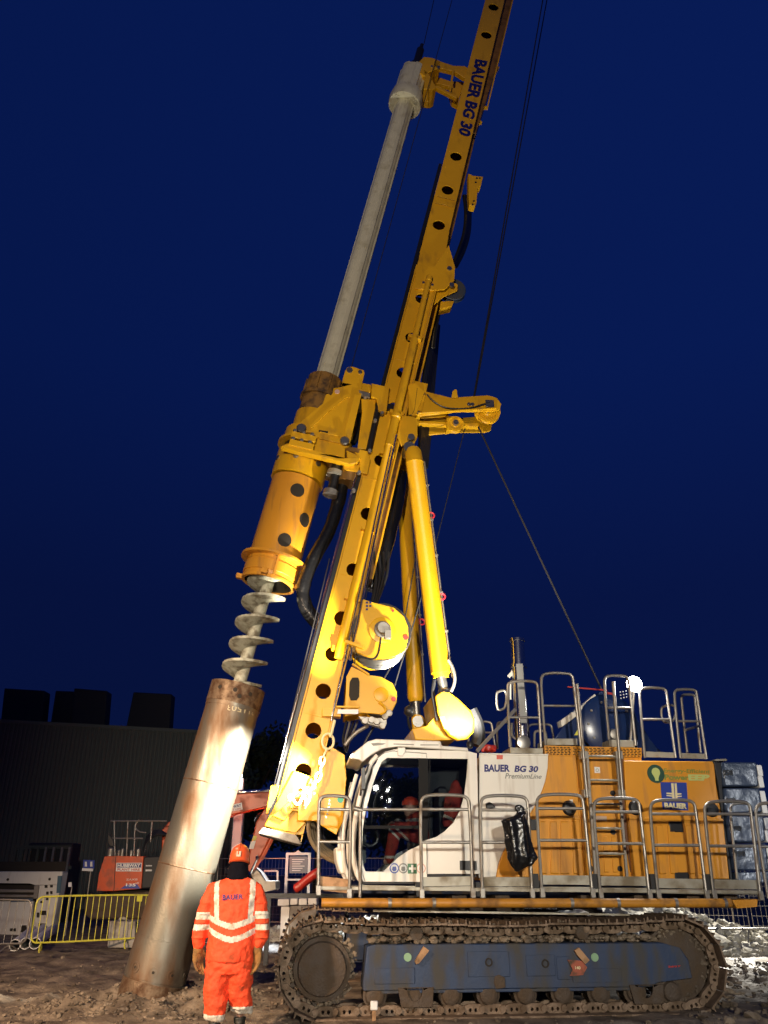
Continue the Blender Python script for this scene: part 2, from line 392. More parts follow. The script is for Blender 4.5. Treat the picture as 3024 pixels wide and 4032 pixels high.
def clods():
    mb = MB(); rnd = random.Random(3); m = MATS['mud']
    def clod(x, y, r, lift=0.3):
        c = Vector((x, y, gh(x, y) + r * lift)); mt = Matrix.Translation(c) @ Matrix.Rotation(rnd.random() * 6, 4, 'Z') @ Matrix.Diagonal((r * rnd.uniform(.8, 1.5), r, r * rnd.uniform(.5, .9), 1))
        q = ico(mb.b, 2 if r > 0.04 else 1, mt)
        for v in q:
            k = 1 + 1.1 * noise.noise(v.co * (0.8 / r)); v.co = c + (v.co - c) * k
    for _ in range(900):
        a = rnd.random() * 6.283; d = abs(rnd.gauss(0.85, 0.28)); clod(-3.1 + 1.35 * d * math.cos(a), 11.9 + 0.95 * d * math.sin(a), rnd.uniform(0.008, 0.035))
    for _ in range(1500):
        x = rnd.uniform(3.5, 8.5); y = rnd.uniform(10, 17); clod(x, y, abs(rnd.gauss(0, 0.022)) + 0.008)
    for _ in range(900):
        x = rnd.uniform(-7, 3); y = rnd.uniform(9.6, 18); clod(x, y, abs(rnd.gauss(0, 0.013)) + 0.005)
    tag(obj('mud_clods', mb, m, ang=28), 'loose brown mud clods strewn over the churned ground', 'mud', kind='stuff')
clods()

# ================================================================== the drilling rig
rig = thing('drilling_rig', 'tall yellow and white tracked piling rig with raked mast standing on the mud', 'drilling rig', LM(2.4, 12.6, 0), R(5.7))
# ------------------------------------------------------------------ crawler tracks
S1, S2, RZ, RT = 0.34, 4.66, 0.50, 0.485      # wheel centres along s, height, radius to the chain
N_SHOE = 48
def track_pos(t):
    """t in [0,1): stadium with a sagging top run; returns (s, z, outward angle)"""
    L = S2 - S1; P = 2 * L + 2 * math.pi * RT; d = (t % 1) * P
    if d < L: return S2 - d, RZ - RT, -math.pi / 2
    d -= L
    if d < math.pi * RT: a = -math.pi / 2 - d / RT; return S1 + RT * math.cos(a), RZ + RT * math.sin(a), a
    d -= math.pi * RT
    if d < L:
        k = d / L; return S1 + d, RZ + RT - 0.045 * math.sin(math.pi * k) - 0.02 * abs(math.sin(3 * math.pi * k)), math.pi / 2
    d -= L; a = math.pi / 2 - d / RT; return S2 + RT * math.cos(a), RZ + RT * math.sin(a), a
PITCHL = (2 * (S2 - S1) + 2 * math.pi * RT) / N_SHOE
def shoe_mesh():
    mb = MB(); p = PITCHL; W = 0.70
    mb.prism([Vector((-p * .49, 0, 0)), Vector((p * .49, 0, 0)), Vector((p * .49, 0, .022)), Vector((-p * .49, 0, .022))], (0, W, 0))
    for x in (-p * .44, -p * .02, p * .38):
        mb.prism([Vector((x, .004, .0225)), Vector((x + .022, .004, .0225)), Vector((x + .018, .004, .062)), Vector((x + .005, .004, .062))], (0, W - .008, 0))
    return mb
def link_mesh():
    mb = MB(); p = PITCHL
    for w0 in (.16, .40):
        pts = [(-.62 * p, -.035), (-.55 * p, -.085), (-.30 * p, -.105), (.2 * p, -.105), (.42 * p, -.085), (.42 * p, -.02), (.30 * p, -.003), (-.45 * p, -.003)]
        mb.prism([Vector((a, w0, b)) for a, b in pts], (0, .06, 0), [[Vector((x + .018 * math.cos(q * 1.0472), w0, -.045 + .022 * math.sin(q * 1.0472))) for q in range(6)] for x in (-.12 * p, .14 * p)])
    for x in (-.42 * p, ): mb.lathe((x, .13, -.055), (0, 1, 0), [(0, .036), (.36, .036)], 12)
    return mb
def place_m(s, z, ang, w0):
    out = Vector((math.cos(ang), 0, math.sin(ang))); tan = Vector((math.sin(ang), 0, -math.cos(ang)))
    m = Matrix((tan, Vector((0, 1, 0)), out)).transposed().to_4x4()
    m.translation = Vector((s - 2.4, w0 - 12.6, z)); return m
def make_track(w0, outer, first):
    sgn = 1 if outer < 0 else -1
    wo = lambda d: (w0 + d) if outer < 0 else (w0 + .70 - d)
    mb = MB()                                                # long side frame, stepped ends
    zt = 0.74
    pf = [(S1 + .48, .27), (S1 + .48, .36), (S1 + .52, zt - .02), (S1 + .6, zt), (S2 - .22, zt), (S2 + .02, zt - .06), (S2 + .10, .55), (S2 + .12, .36), (S2 - .3, .32), (S2 - .4, .275)]
    a = wo(.12); mb.prism([LM(s, a, z) for s, z in pf], E2 * (.42 * sgn))
    mb.box(S1 + .55, S2 - .5, min(wo(.14), wo(.5)), max(wo(.14), wo(.5)), .24, .272)
    fr = obj('track_frame', mb, BLU, rig, 0.012)
    for s0, s1, z0, z1 in ((.94, 1.42, .34, .50), (2.05, 2.55, .40, .66), (3.12, 3.28, .36, .60), (3.3, 3.9, .33, .47), (2.75, 3.1, .40, .62)):
        obj('cover_plate', MB().boxv(LM(s0, wo(.108), z0), E1 * (s1 - s0), EZ * (z1 - z0), E2 * .011 * sgn), BLU, fr, 0.006)
    if first:
        for s, z in ((2.3, .55), (2.98, .53)):
            obj('frame_boss', MB().lathe(LM(s, wo(.107), z), E2 * sgn, [(0, .045), (-.02, .045), (-.02, .03), (.005, .03)], 20, True), HOL, fr)
        for q in ([('I', 1030, 520), ('I', 1050, 510), ('I', 1118, 425), ('I', 1080, 395), ('I', 1020, 500)], [('J', 425, 395), ('J', 455, 375), ('J', 522, 455), ('J', 495, 480), ('J', 440, 420)]):
            obj('step', MB().prism([MW(*px(*t), w0 + .06) for t in q], E2 * .05), WOD, fr)
        for k, x, y, r, m in (('I', 970, 470, .045, GDS), ('I', 1608, 532, .047, PNK), ('J', 555, 437, .045, GDS)):
            obj('round_sticker', MB().disc(m1(k, w0 + .109, x, y), E2, r, .01), m, fr)
        sg = obj('arrow_sign', MB().prism(mp('J', w0 + .085, [(378, 452), (470, 458), (505, 500), (480, 550), (395, 555), (415, 515)]), E2 * .008), mat('rust_red_sign', (.36, .085, .04), .6, 0, MUD, .3, 12), fr)
        mtext('sign_lettering', '140', 'J', w0 + .084, [(428, 512), (462, 514), (462, 494), (428, 492)], CRM, fr, .03)
        mtext('red_lettering', '3697', 'J', w0 + .12, [(1020, 502), (1100, 500), (1100, 488), (1020, 490)], RED, fr, .03)
        bx = MB().prism(mp('I', w0 + .1, [(1570, 600), (1600, 590), (1640, 610), (1645, 680), (1580, 690), (1565, 650)]), E2 * .03); obj('hanger', bx, MDD, fr, .01)
    # drive sprocket: toothed rim, bolted hub
    wc = wo(.10)
    mb = MB(); pts = []
    for i in range(84):
        rr = .40 if (i % 4) in (0, 1) else .345; an = 2 * math.pi * i / 84; pts.append(LM(S1 + rr * math.cos(an), wo(.24), RZ + rr * math.sin(an)))
    mb.prism(pts, E2 * .1 * sgn)
    mb.lathe(LM(S1, wo(.05), RZ), E2 * sgn, [(.0, .25), (.008, .27), (.06, .285), (.06, .33), (.19, .34)], 48)
    sp = obj('drive_sprocket', mb, MDD, fr, 0, ang=30)
    mb = MB()
    for i in range(36):
        an = 2 * math.pi * i / 36; mb.lathe(LM(S1 + .305 * math.cos(an), wo(.098), RZ + .305 * math.sin(an)), E2 * sgn, [(0, .011), (.02, .011)], 6)
    for i in range(36):
        an = 2 * math.pi * i / 36; mb.lathe(LM(S1 + .262 * math.cos(an), wo(.042), RZ + .262 * math.sin(an)), E2 * sgn, [(0, .009), (.02, .009)], 6)
    obj('bolt_ring', mb, MDD, fr) if first else mb.b.free()
    mb = MB().lathe(LM(S2 - .03, wo(.2), RZ), E2 * sgn, [(0, .15), (0, .30), (.02, .34), (.03, .40), (.10, .40), (.11, .36), (.22, .36), (.23, .40), (.30, .40), (.31, .2)], 48)
    obj('idler_wheel', mb, MDD, fr)
    for i in range(9 if first else 4):                                    # bottom rollers
        s = S1 + .62 + i * .445 if first else S1 + .9 + i * .9
        mb = MB().lathe(LM(s, wo(.13), .215), E2 * sgn, [(0, .05), (0, .07), (.02, .10), (.06, .115), (.07, .14), (.09, .14), (.10, .10), (.30, .10), (.31, .14), (.33, .14), (.34, .05)], 24)
        obj('track_roller', mb, MDD, fr)
    for s in (1.45, 3.48):
        mb = MB().lathe(LM(s, wo(.14), .85), E2 * sgn, [(0, .05), (0, .075), (.02, .085), (.28, .085), (.30, .05)], 24)
        mb.box(s - .06, s + .06, min(wo(.3), wo(.4)), max(wo(.3), wo(.4)), .735, .80); obj('carrier_roller', mb, MDD, fr)
    if first:
        for s0 in (1.22, 3.98):                              # chain guides
            mb = MB(); q = [(s0, .30), (s0 + .42, .30), (s0 + .40, .10), (s0 + .04, .10)]
            hole = [LM(s0 + .2 + .09 * math.cos(an * math.pi / 9 + math.pi), wo(.10), .29 + .13 * math.sin(an * math.pi / 9 + math.pi)) for an in range(10)]
            mb.prism([LM(a_, wo(.10), b_) for a_, b_ in q], E2 * .03, [hole]); obj('chain_guide', mb, MDD, fr, .006)
    for i in range(N_SHOE):
        s, z, an = track_pos((i + .5) / N_SHOE); m = place_m(s, z, an, w0)
        if first and i == 0:
            make_track.shoe = obj('track_shoe', shoe_mesh(), RST, fr, local=True); make_track.link = obj('chain_link', link_mesh(), RST, fr, local=True)
            make_track.shoe.matrix_local = m; make_track.link.matrix_local = m
        else:
            dupo(make_track.shoe, fr, m)
            if first: dupo(make_track.link, fr, m)
    if first:                                                # mud lying on top of the frame
        mb = MB(); rnd = random.Random(9)
        for _ in range(420):
            s = rnd.uniform(S1 + .55, S2 - .2); ww = wo(rnd.uniform(.13, .5)); r = rnd.uniform(.015, .05)
            mt = Matrix.Translation(LM(s, ww, zt + r * .4 + rnd.random() * .05)) @ Matrix.Rotation(rnd.random() * 6, 4, 'Z') @ Matrix.Diagonal((r * 1.3, r, r * .8, 1))
            ico(mb.b, 1, mt)
        for _ in range(900):
            t_ = rnd.random(); s, z, an = track_pos(t_); top_ = an > 1.2
            if not top_ and rnd.random() < .5: continue
            r = rnd.uniform(.006, .024); o_ = .028 if rnd.random() < .6 else -.05; ww = w0 + (rnd.uniform(0, .68) if o_ > 0 else rnd.uniform(.15, .5))
            c_ = LM(s + math.cos(an) * o_, ww, z + math.sin(an) * o_)
            ico(mb.b, 1, Matrix.Translation(c_) @ Matrix.Rotation(rnd.random() * 6, 4, 'Z') @ Matrix.Rotation(rnd.random() * 6, 4, 'X') @ Matrix.Diagonal((r * 1.6, r, r * .8, 1)))
        for _ in range(260):
            cx_ = S1 if rnd.random() < .6 else S2; an = rnd.uniform(0, 6.28); rr = rnd.uniform(.30, .42); r = rnd.uniform(.008, .028)
            c_ = LM(cx_ + rr * math.cos(an), wo(.22), RZ + rr * math.sin(an)); ico(mb.b, 1, Matrix.Translation(c_) @ Matrix.Rotation(rnd.random() * 6, 4, 'Y') @ Matrix.Diagonal((r * 1.5, r, r, 1)))
        o = obj('caked_mud', mb, MATS['mud'], fr, ang=25); o['kind'] = 'stuff'
make_track(10.50, -1, True)
make_track(14.05, 1, False)
mb = MB(); mb.box(1.35, 1.85, 11.1, 14.2, .40, .72); mb.box(3.2, 3.7, 11.1, 14.2, .40, .72); mb.box(1.3, 3.8, 11.6, 13.7, .72, 1.0)
obj('carbody', mb, MDD, rig, .02)
obj('slewing_ring', MB().lathe(LM(2.5, 12.65, 1.0), EZ, [(0, .72), (.03, .78), (.12, .78), (.12, .7), (.17, .7)], 48), MDD, rig)
mb = MB(); mb.box(.75, 6.0, 11.5, 14.2, 1.17, 1.36); obj('turntable_frame', mb, BLU, rig, .015)
mb = MB(); rnd = random.Random(5)
for x in (1.4, 1.95, 2.5, 3.6, 4.3, 5.0, 5.5):
    mb.box(x, x + .18, 10.95, 11.45, 1.17, 1.25)
obj('walkway_bracket', mb, MDD, rig)
# yellow tube and rail under the walkway
za = MW(1266, 3555, 10.62); zb = MW(2876, 3556, 10.62)
mb = MB(); mb.tube(za, zb, .052); obj('handling_pipe', mb, mat('worn_amber', (.46, .20, .018), .45, 0, (.22, .10, .02), .35, 6, .05, 30, .15), rig)
mb = MB()
for t in (.16, .265, .60, .715, .86, .985): p = za.lerp(zb, t); mb.tube(p - E1 * .02, p + E1 * .02, .058)
obj('pipe_clamp', mb, GAL, rig)
obj('end_shelf', MB().prism(mp('B', 10.75, [(1450, 950), (1600, 945), (1598, 990), (1480, 1000)]), E2 * .5), ORG, rig, .006)
mb = MB(); mb.boxv(MW(1470, 3590, 10.95), MW(2480, 3606, 10.95) - MW(1470, 3590, 10.95), EZ * .022, E2 * .04); obj('cable_tray', mb, ALU, rig)

# ------------------------------------------------------------------ house
WB = 11.4
body = MB(); body.prism(mp('B', WB + .07, [(-22, 118), (1338, 150), (1388, 440), (1392, 478), (1436, 828), (-22, 838)]), E2 * 2.7)
hs = obj('engine_house', body, ORG, rig, .02)
def panel(name, k, pts, m, w0=WB, th=.06, bev=.012, parent=None):
    return obj(name, MB().prism(mp(k, w0, pts), E2 * th), m, parent or hs, bev)
wp = [(383, 108), (381, 180), (366, 260), (340, 332), (300, 412), (240, 500), (170, 590), (120, 672), (92, 742), (78, 818)]
panel('white_door', 'B', [(-18, 105)] + wp + [(-22, 822)], WHT)
panel('side_door', 'B', list(reversed(wp)) + [(383, 108), (543, 112), (560, 430), (575, 620), (590, 808)][1:], ORG)
panel('top_lip', 'B', [(-18, 96), (383, 101), (383, 111), (-18, 106)], WHT, WB - .01, .03, .004)
panel('ladder_door', 'B', [(552, 118), (786, 126), (800, 330), (812, 560), (820, 812), (598, 806), (578, 500)], ORG, WB + .03, .05)
panel('rear_door', 'B', [(822, 140), (1338, 145), (1348, 165), (1372, 430), (1388, 470), (1400, 490), (1436, 828), (876, 826), (842, 470), (836, 440)], ORG)
panel('hinge_post', 'B', [(786, 118), (822, 118), (842, 430), (876, 790), (862, 790), (822, 560)], mat('brown_post', (.16, .07, .03), .6), WB + .05, .05)
for pts in ([(392, 492), (432, 492), (436, 600), (392, 600)], [(455, 492), (500, 492), (506, 800), (455, 800)], [(520, 492), (548, 492), (560, 800), (530, 800)],
            [(400, 640), (440, 640), (446, 800), (396, 800)], [(330, 492), (372, 492), (372, 800), (325, 800)]):
    panel('pressed_rib', 'B', pts, ORG, WB - .018, .03, .014)
for x in (1010, 1075, 1180, 1245): panel('pressed_rib', 'B', [(x, 512), (x + 40, 512), (x + 60, 800), (x + 20, 800)], ORG, WB - .018, .03, .014)
for x in (640, 700, 750): panel('pressed_rib', 'B', [(x, 580), (x + 26, 580), (x + 36, 790), (x + 10, 790)], ORG, WB + .014, .03, .01)
panel('waist_rail', 'B', [(842, 466), (1398, 478), (1404, 492), (845, 482)], ORG, WB - .02, .03, .006)
panel('waist_rail', 'B', [(312, 462), (564, 468), (565, 482), (300, 478)], ORG, WB - .02, .03, .006)
for a_ in (1010, 1130): panel('pressed_rib', 'A', [(a_ + 45, 640), (a_ + 110, 640), (a_ + 110, 800), (a_ + 45, 800)], WHT, WB - .012, .02, .01)
for x, y in ((503, 416), (888, 414), (1330, 425)):
    c = m1('B', WB - .004, x, y); obj('vent_cap', MB().lathe(c, -E2, [(0, .10), (.01, .10), (.04, .075), (.045, .03)], 28), BLK, hs)
for x, y in ((1126, 524), (1162, 822), (290, 512)):
    c = m1('B', WB - .02, x, y); obj('door_latch', MB().boxv(c - E1 * .10 - EZ * .07, E1 * .2, EZ * .14, E2 * .02), BLK, hs, .01)
for x, y in ((758, 328), (760, 555), (800, 768), (632, 768)):
    c = m1('B', WB + .01, x, y); obj('door_latch', MB().disc(c, E2, .035, .02), BLK, hs)
# mirror bracket on the white door
obj('mirror', MB().prism(mp('A', WB - .12, [(1378, 395), (1400, 388), (1420, 400), (1436, 420), (1410, 426), (1382, 424)]), E2 * .05), BLK, hs, .01)
# grilles on the roof edge
def grille(k, pts, nx, ny, w0):
    a, b, c, d = [m1(k, w0, x, y) for x, y in pts]   # tl, tr, br, bl
    holes = []
    for j in range(ny):
        for i in range(nx):
            u0 = (i + .22 + (.25 if j % 2 else 0)) / (nx + .4); u1 = u0 + .70 / nx; v0 = (j + .72) / (ny + .8); v1 = v0 + .55 / ny
            P = lambda u, v: (a * (1 - u) + b * u) * (1 - v) + (d * (1 - u) + c * u) * v
            holes.append([P(u0, v0), P(u1, v0), P(u1, v1), P(u0, v1)])
    g = obj('roof_grille', MB().prism([a, b, c, d], E2 * .012, holes), ORG, hs)
    obj('grille_backing', MB().prism([a + E2 * .03, b + E2 * .03, c + E2 * .03, d + E2 * .03], E2 * .006), HOL, g); return g
grille('B', [(360, 52), (518, 56), (520, 112), (362, 108)], 7, 5, WB + .05)
grille('B', [(519, 56), (765, 62), (770, 116), (521, 112)], 10, 5, WB + .03)
grille('B', [(766, 62), (924, 66), (926, 122), (771, 118)], 7, 5, WB + .05)
mb = MB().prism(mp('B', WB + .10, [(362, 58), (922, 72), (926, 140), (362, 122)]), E2 * 2.2); obj('roof_plenum', mb, ORG, hs, .01)
mb = MB().prism(mp('B', WB + .15, [(372, 12), (552, 12), (552, 50), (372, 50)]), E2 * .5); mb.prism(mp('B', WB + .15, [(736, 18), (886, 22), (886, 62), (736, 60)]), E2 * .5)
obj('roof_cover_plate', mb, ALU, hs, .008)
# lettering
mtext('model_lettering', 'BAUER', 'B', WB, [(10, 206), (158, 206), (158, 164), (10, 162)], NVY, hs, .045)
mtext('model_lettering', 'BG 30', 'B', WB, [(184, 207), (320, 208), (326, 172), (190, 168)], NVY, hs, .045)
mtext('script_lettering', 'PremiumLine', 'B', WB, [(130, 245), (338, 246), (350, 220), (136, 213)], GRY, hs, .02)
mtext('green_lettering', 'Energy-Efficient', 'B', WB, [(1052, 216), (1318, 222), (1322, 192), (1052, 186)], GRN, hs, .02)
mtext('green_lettering', 'Power', 'B', WB, [(1056, 252), (1200, 254), (1198, 224), (1056, 220)], GRN, hs, .04)
mtext('pale_lettering', 'EEP', 'B', WB, [(1196, 256), (1310, 258), (1322, 222), (1192, 220)], LGN, hs, .06, .008)
c = m1('B', WB, 1006, 217)
lg = obj('bulb_badge', MB().disc(c - E2 * .012, E2, .125, .01, 36), mat('badge_green', (.02, .07, .045), .4), hs)
bul = [(math.sin(t * math.pi / 8) * .062, math.cos(t * math.pi / 8) * .062 + .02) for t in range(-6, 7)]
obj('bulb_outline', MB().prism([c - E2 * .016 + E1 * a_ + EZ * b_ for a_, b_ in bul + [(.026, -.06), (.024, -.095), (-.024, -.095), (-.026, -.06)]], E2 * .003), LGN, lg)
pq = [(1034, 265), (1186, 268), (1196, 430), (1048, 424)]
bd = panel('logo_plate', 'B', pq, SBL, WB - .008, .01, 0)
sgn_ = [(1096, 272, 1110, 272, 1118, 372, 1104, 372), (1116, 272, 1128, 272, 1134, 372, 1122, 372), (1070, 326, 1104, 328, 1104, 338, 1070, 334), (1070, 340, 1104, 342, 1104, 350, 1070, 346),
        (1130, 330, 1156, 330, 1156, 336, 1130, 340), (1132, 344, 1158, 344, 1158, 350, 1132, 352), (1088, 362, 1104, 362, 1104, 372, 1088, 372), (1134, 362, 1150, 362, 1150, 372, 1134, 372)]
mb = MB()
for q in sgn_: mb.prism([m1('B', WB - .013, q[i], q[i + 1]) for i in (0, 2, 4, 6)], E2 * .004)
obj('emblem', mb, CRM, bd)
mtext('logo_lettering', 'BAUER', 'B', WB - .008, [(1058, 418), (1188, 422), (1186, 388), (1054, 384)], CRM, bd, .06)
for k, q, m in (('B', [(650, 176), (682, 178), (684, 213), (652, 212)], WPL), ('B', [(655, 460), (722, 464), (722, 490), (655, 486)], mat('faded_label', (.5, .36, .26), .6))):
    panel('label', k, q, m, WB + .026, .004, 0)
panel('label', 'B', [(82, 104), (118, 104), (118, 132), (82, 132)], mat('red_label', (.6, .10, .06), .5), WB - .006, .004, 0)
panel('label', 'B', [(505, 366), (525, 366), (525, 386), (505, 386)], WPL, WB - .003, .004, 0)
mtext('label_lettering', 'O', 'B', WB + .026, [(657, 206), (675, 206), (675, 186), (657, 186)], GRY, hs, .0)

# ------------------------------------------------------------------ cab
WC = 11.33; CD = 1.05
out = [(425, 1402), (398, 1330), (392, 1200), (396, 1000), (410, 820), (440, 640), (480, 480), (525, 340), (568, 250), (625, 190), (720, 166), (1400, 182), (1488, 205), (1500, 700), (1512, 1328), (1022, 1330), (1022, 1404)]
win = [(650, 246), (1405, 256), (1395, 400), (1370, 600), (1330, 740), (1270, 850), (1190, 930), (1110, 985), (985, 1022), (955, 1062), (850, 1110), (740, 1185), (612, 1310), (450, 1305), (420, 1240), (415, 1100), (425, 900), (450, 750), (500, 560), (550, 400), (600, 285)]
mb = MB(); mb.prism(mp('K', WC, out), E2 * .05, [mp('K', WC, win)])
cb = obj('cab', mb, WHT, rig, .012)
O3 = mp('K', WC, out); mb = MB()
mb.prism([p + E2 * CD for p in O3], E2 * .05, [[p + E2 * CD for p in mp('K', WC, win)]])
mb.prism([O3[10] + E2 * .05, O3[11] + E2 * .05, O3[12] + E2 * .05, O3[12] + E2 * .05 - EZ * .06, O3[11] + E2 * .05 - EZ * .06, O3[10] + E2 * .05 - EZ * .06], E2 * (CD - .05))
mb.prism([O3[12] + E2 * .05, O3[14] + E2 * .05, O3[14] + E2 * .05 - E1 * .04, O3[12] + E2 * .05 - E1 * .04], E2 * (CD - .05))
mb.prism([O3[0] + E2 * .05, O3[15] + E2 * .05, O3[15] + E2 * .05 + EZ * .08, O3[0] + E2 * .05 + EZ * .08], E2 * (CD - .05))
mb.prism([O3[0] + E2 * .05, O3[1] + E2 * .05, O3[2] + E2 * .05, O3[2] + E2 * .05 + E1 * .05, O3[0] + E2 * .05 + E1 * .05], E2 * (CD - .05))
obj('cab_shell', mb, WHT, cb, .01)
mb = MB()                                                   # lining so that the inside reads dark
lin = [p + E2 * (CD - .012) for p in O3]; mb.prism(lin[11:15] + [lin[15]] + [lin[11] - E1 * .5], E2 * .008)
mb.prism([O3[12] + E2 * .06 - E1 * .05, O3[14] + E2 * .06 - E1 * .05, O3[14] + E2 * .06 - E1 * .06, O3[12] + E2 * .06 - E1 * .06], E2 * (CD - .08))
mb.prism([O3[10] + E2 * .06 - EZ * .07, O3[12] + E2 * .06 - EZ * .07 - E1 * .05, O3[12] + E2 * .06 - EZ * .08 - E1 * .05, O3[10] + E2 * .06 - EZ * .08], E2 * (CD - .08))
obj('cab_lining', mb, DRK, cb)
obj('cab_window', MB().prism(mp('K', WC + .018, win), E2 * .006), GLS, cb)
mb = MB(); mb.prism(mp('K', WC + .005, [(945, 246), (1032, 250), (1032, 1008), (1000, 1018), (975, 1028), (945, 1068)]), E2 * .012); obj('window_pillar', mb, PIL, cb)
mb = MB(); mb.prism(mp('K', WC + .005, [(428, 878), (950, 878), (950, 908), (425, 908)]), E2 * .012)
mb.prism(mp('K', WC + .004, [(1045, 250), (1052, 250), (1052, 1000), (1045, 1000)]), E2 * .01); obj('window_bar', mb, PIL, cb)
# door seam lines and rail on the white panel
mb = MB(); mb.path(mp('K', WC - .004, [(560, 240), (620, 200), (700, 182), (1018, 205), (1020, 245)]), .006, 6); mb.path(mp('K', WC - .004, [(1020, 1050), (1022, 1330)]), .006, 6)
mb.path(mp('K', WC - .004, [(405, 1240), (425, 1340), (445, 1400)]), .005, 6); obj('door_seal', mb, GRY, cb)
mb = MB().prism(mp('K', WC - .03, [(750, 150), (820, 150), (820, 190), (790, 230), (748, 225)]), E2 * .03); obj('door_hinge', mb, WHT, cb, .006)
# far and near windscreen guards
for dw in (0.02, CD * .98):
    pts = mp('K', WC, [(560, 225), (500, 290), (455, 400), (395, 620), (345, 850), (330, 1050), (340, 1220), (372, 1340), (405, 1390)])
    mb = MB(); pts = [p + E2 * dw for p in pts]
    mb.path(pts, .033, 10, 2); obj('windscreen_pillar', mb, WHT, cb)
    pts = [p - E1 * .13 for p in pts]; mb = MB(); mb.path(pts[2:], .026, 8, 2); obj('windscreen_guard', mb, WHT, cb)
wg = MB(); A_ = [p + E2 * .06 - E1 * .01 for p in mp('K', WC, [(500, 290), (455, 400), (395, 620), (345, 850), (330, 1050), (340, 1220)])]
for a_, b_ in zip(A_[:-1], A_[1:]): wg.prism([a_, b_, b_ + E1 * .004, a_ + E1 * .004], E2 * (CD - .1))
obj('windscreen', wg, GLS, cb)
mb = MB().prism(mp('K', WC + .05, [(168, 1080), (262, 1090), (270, 1240), (300, 1330), (215, 1330), (178, 1210)]), E2 * .7); obj('front_fender', mb, WHT, cb, .02)
ro = [(300, 228), (400, 150), (470, 92), (545, 70), (1150, 88), (1162, 132), (1404, 152), (1410, 186), (1300, 176), (740, 142), (620, 158), (500, 222), (420, 286), (385, 262), (302, 250)]
rg = obj('cab_roof_guard', MB().prism(mp('K', WC - .03, ro), E2 * 1.15), WHT, cb, .015)
mb = MB()
for q in ([(500, 112), (560, 106), (640, 112), (610, 124), (520, 135)], [(710, 112), (900, 118), (900, 128), (710, 122)], [(960, 120), (1130, 122), (1130, 130), (960, 130)]):
    mb.prism(mp('K', WC - .034, q), E2 * .006)
obj('guard_slot', mb, GRY, rg)
# work lamps of the cab
def worklamp(name, p, d, parent, r=.055, m=LEN):
    d = Vector(d).normalized(); o = obj(name, MB().lathe(Vector(p) - d * .07, d, [(0, r * .5), (.02, r * .9), (.065, r * 1.12), (.075, r * 1.12), (.075, r * .95), (.068, r * .9)], 20), BLK, parent)
    obj('lamp_lens', MB().disc(Vector(p) - d * .006, d, r * .93, .006, 20), m, o); return o
pl = m1('K', WC + .15, 352, 225)
worklamp('work_lamp', pl, (-.75, .35, -.55), cb); worklamp('work_lamp', pl + E2 * .5, (-.75, .35, -.45), cb)
lamp('cab_work_light', pl + Vector((-.05, -.22, .02)), pl + Vector((-2.0, .95, -.52)), 4900, (1, .94, .80), size=.07, ang=56, blend=.55)
lamp('cab_work_light_up', pl + Vector((-.05, -.25, .05)), pl + Vector((-1.05, 1.2, 3.1)), 4200, (1, .90, .70), size=.07, ang=24, blend=.9)
pr = m1('K', WC - .02, 1425, 115)
worklamp('work_lamp', pr, (.1, .45, .9), cb, .045)
lamp('rear_work_light', pr + Vector((.02, .04, .09)), pr + Vector((-.10, 1.0, 1.5)), 1500, (1, .94, .80), size=.05, ang=100, blend=.7)
mb = MB(); mb.path(mp('K', WC - .05, [(480, 300), (455, 380), (420, 440), (400, 600)]), .015, 8); mb.boxv(m1('K', WC - .14, 410, 540), E1 * .05, EZ * .28, E2 * .07); obj('rear_mirror', mb, BLK, cb, .01)
# stickers on the cab door, makers plate
for x, m_, s_ in ((717, SBL, 'o'), (800, GRY, 'u'), (967, PNK, 'o')):
    c = m1('K', WC - .004, x, 1277); st = obj('round_sticker', MB().disc(c, E2, .062, .005), m_, cb); obj('sticker_centre', MB().disc(c - E2 * .003, E2, .046, .004), WPL, st)
    obj('pictogram', MB().prism([c - E2 * .006 + E1 * a_ + EZ * b_ for a_, b_ in ((-.022, .02), (.022, .02), (.03, -.015), (.015, -.035), (-.015, -.035), (-.03, -.015))], E2 * .004), m_, st)
c = m1('K', WC - .004, 885, 1280); st = obj('first_aid_sticker', MB().boxv(c - E1 * .06 - EZ * .06, E1 * .12, EZ * .12, E2 * .004), mat('sign_green', (.04, .16, .08), .5), cb)
mb = MB(); mb.boxv(c - E1 * .045 - EZ * .014 - E2 * .003, E1 * .09, EZ * .028, E2 * .002); mb.boxv(c - E1 * .014 - EZ * .045 - E2 * .006, E1 * .028, EZ * .09, E2 * .002); obj('cross', mb, WPL, st)
obj('makers_plate', MB().prism(mp('K', WC - .012, [(1328, 1205), (1485, 1208), (1488, 1296), (1330, 1294)]), E2 * .01), BLK, cb, .004)
mb = MB().prism(mp('K', WC + .01, [(1022, 1332), (1480, 1332), (1480, 1358), (1022, 1358)]), E2 * .3); mb.prism(mp('K', WC + .01, [(410, 1406), (950, 1408), (950, 1424), (410, 1424)]), E2 * .3); obj('cab_sill', mb, DRK, cb)
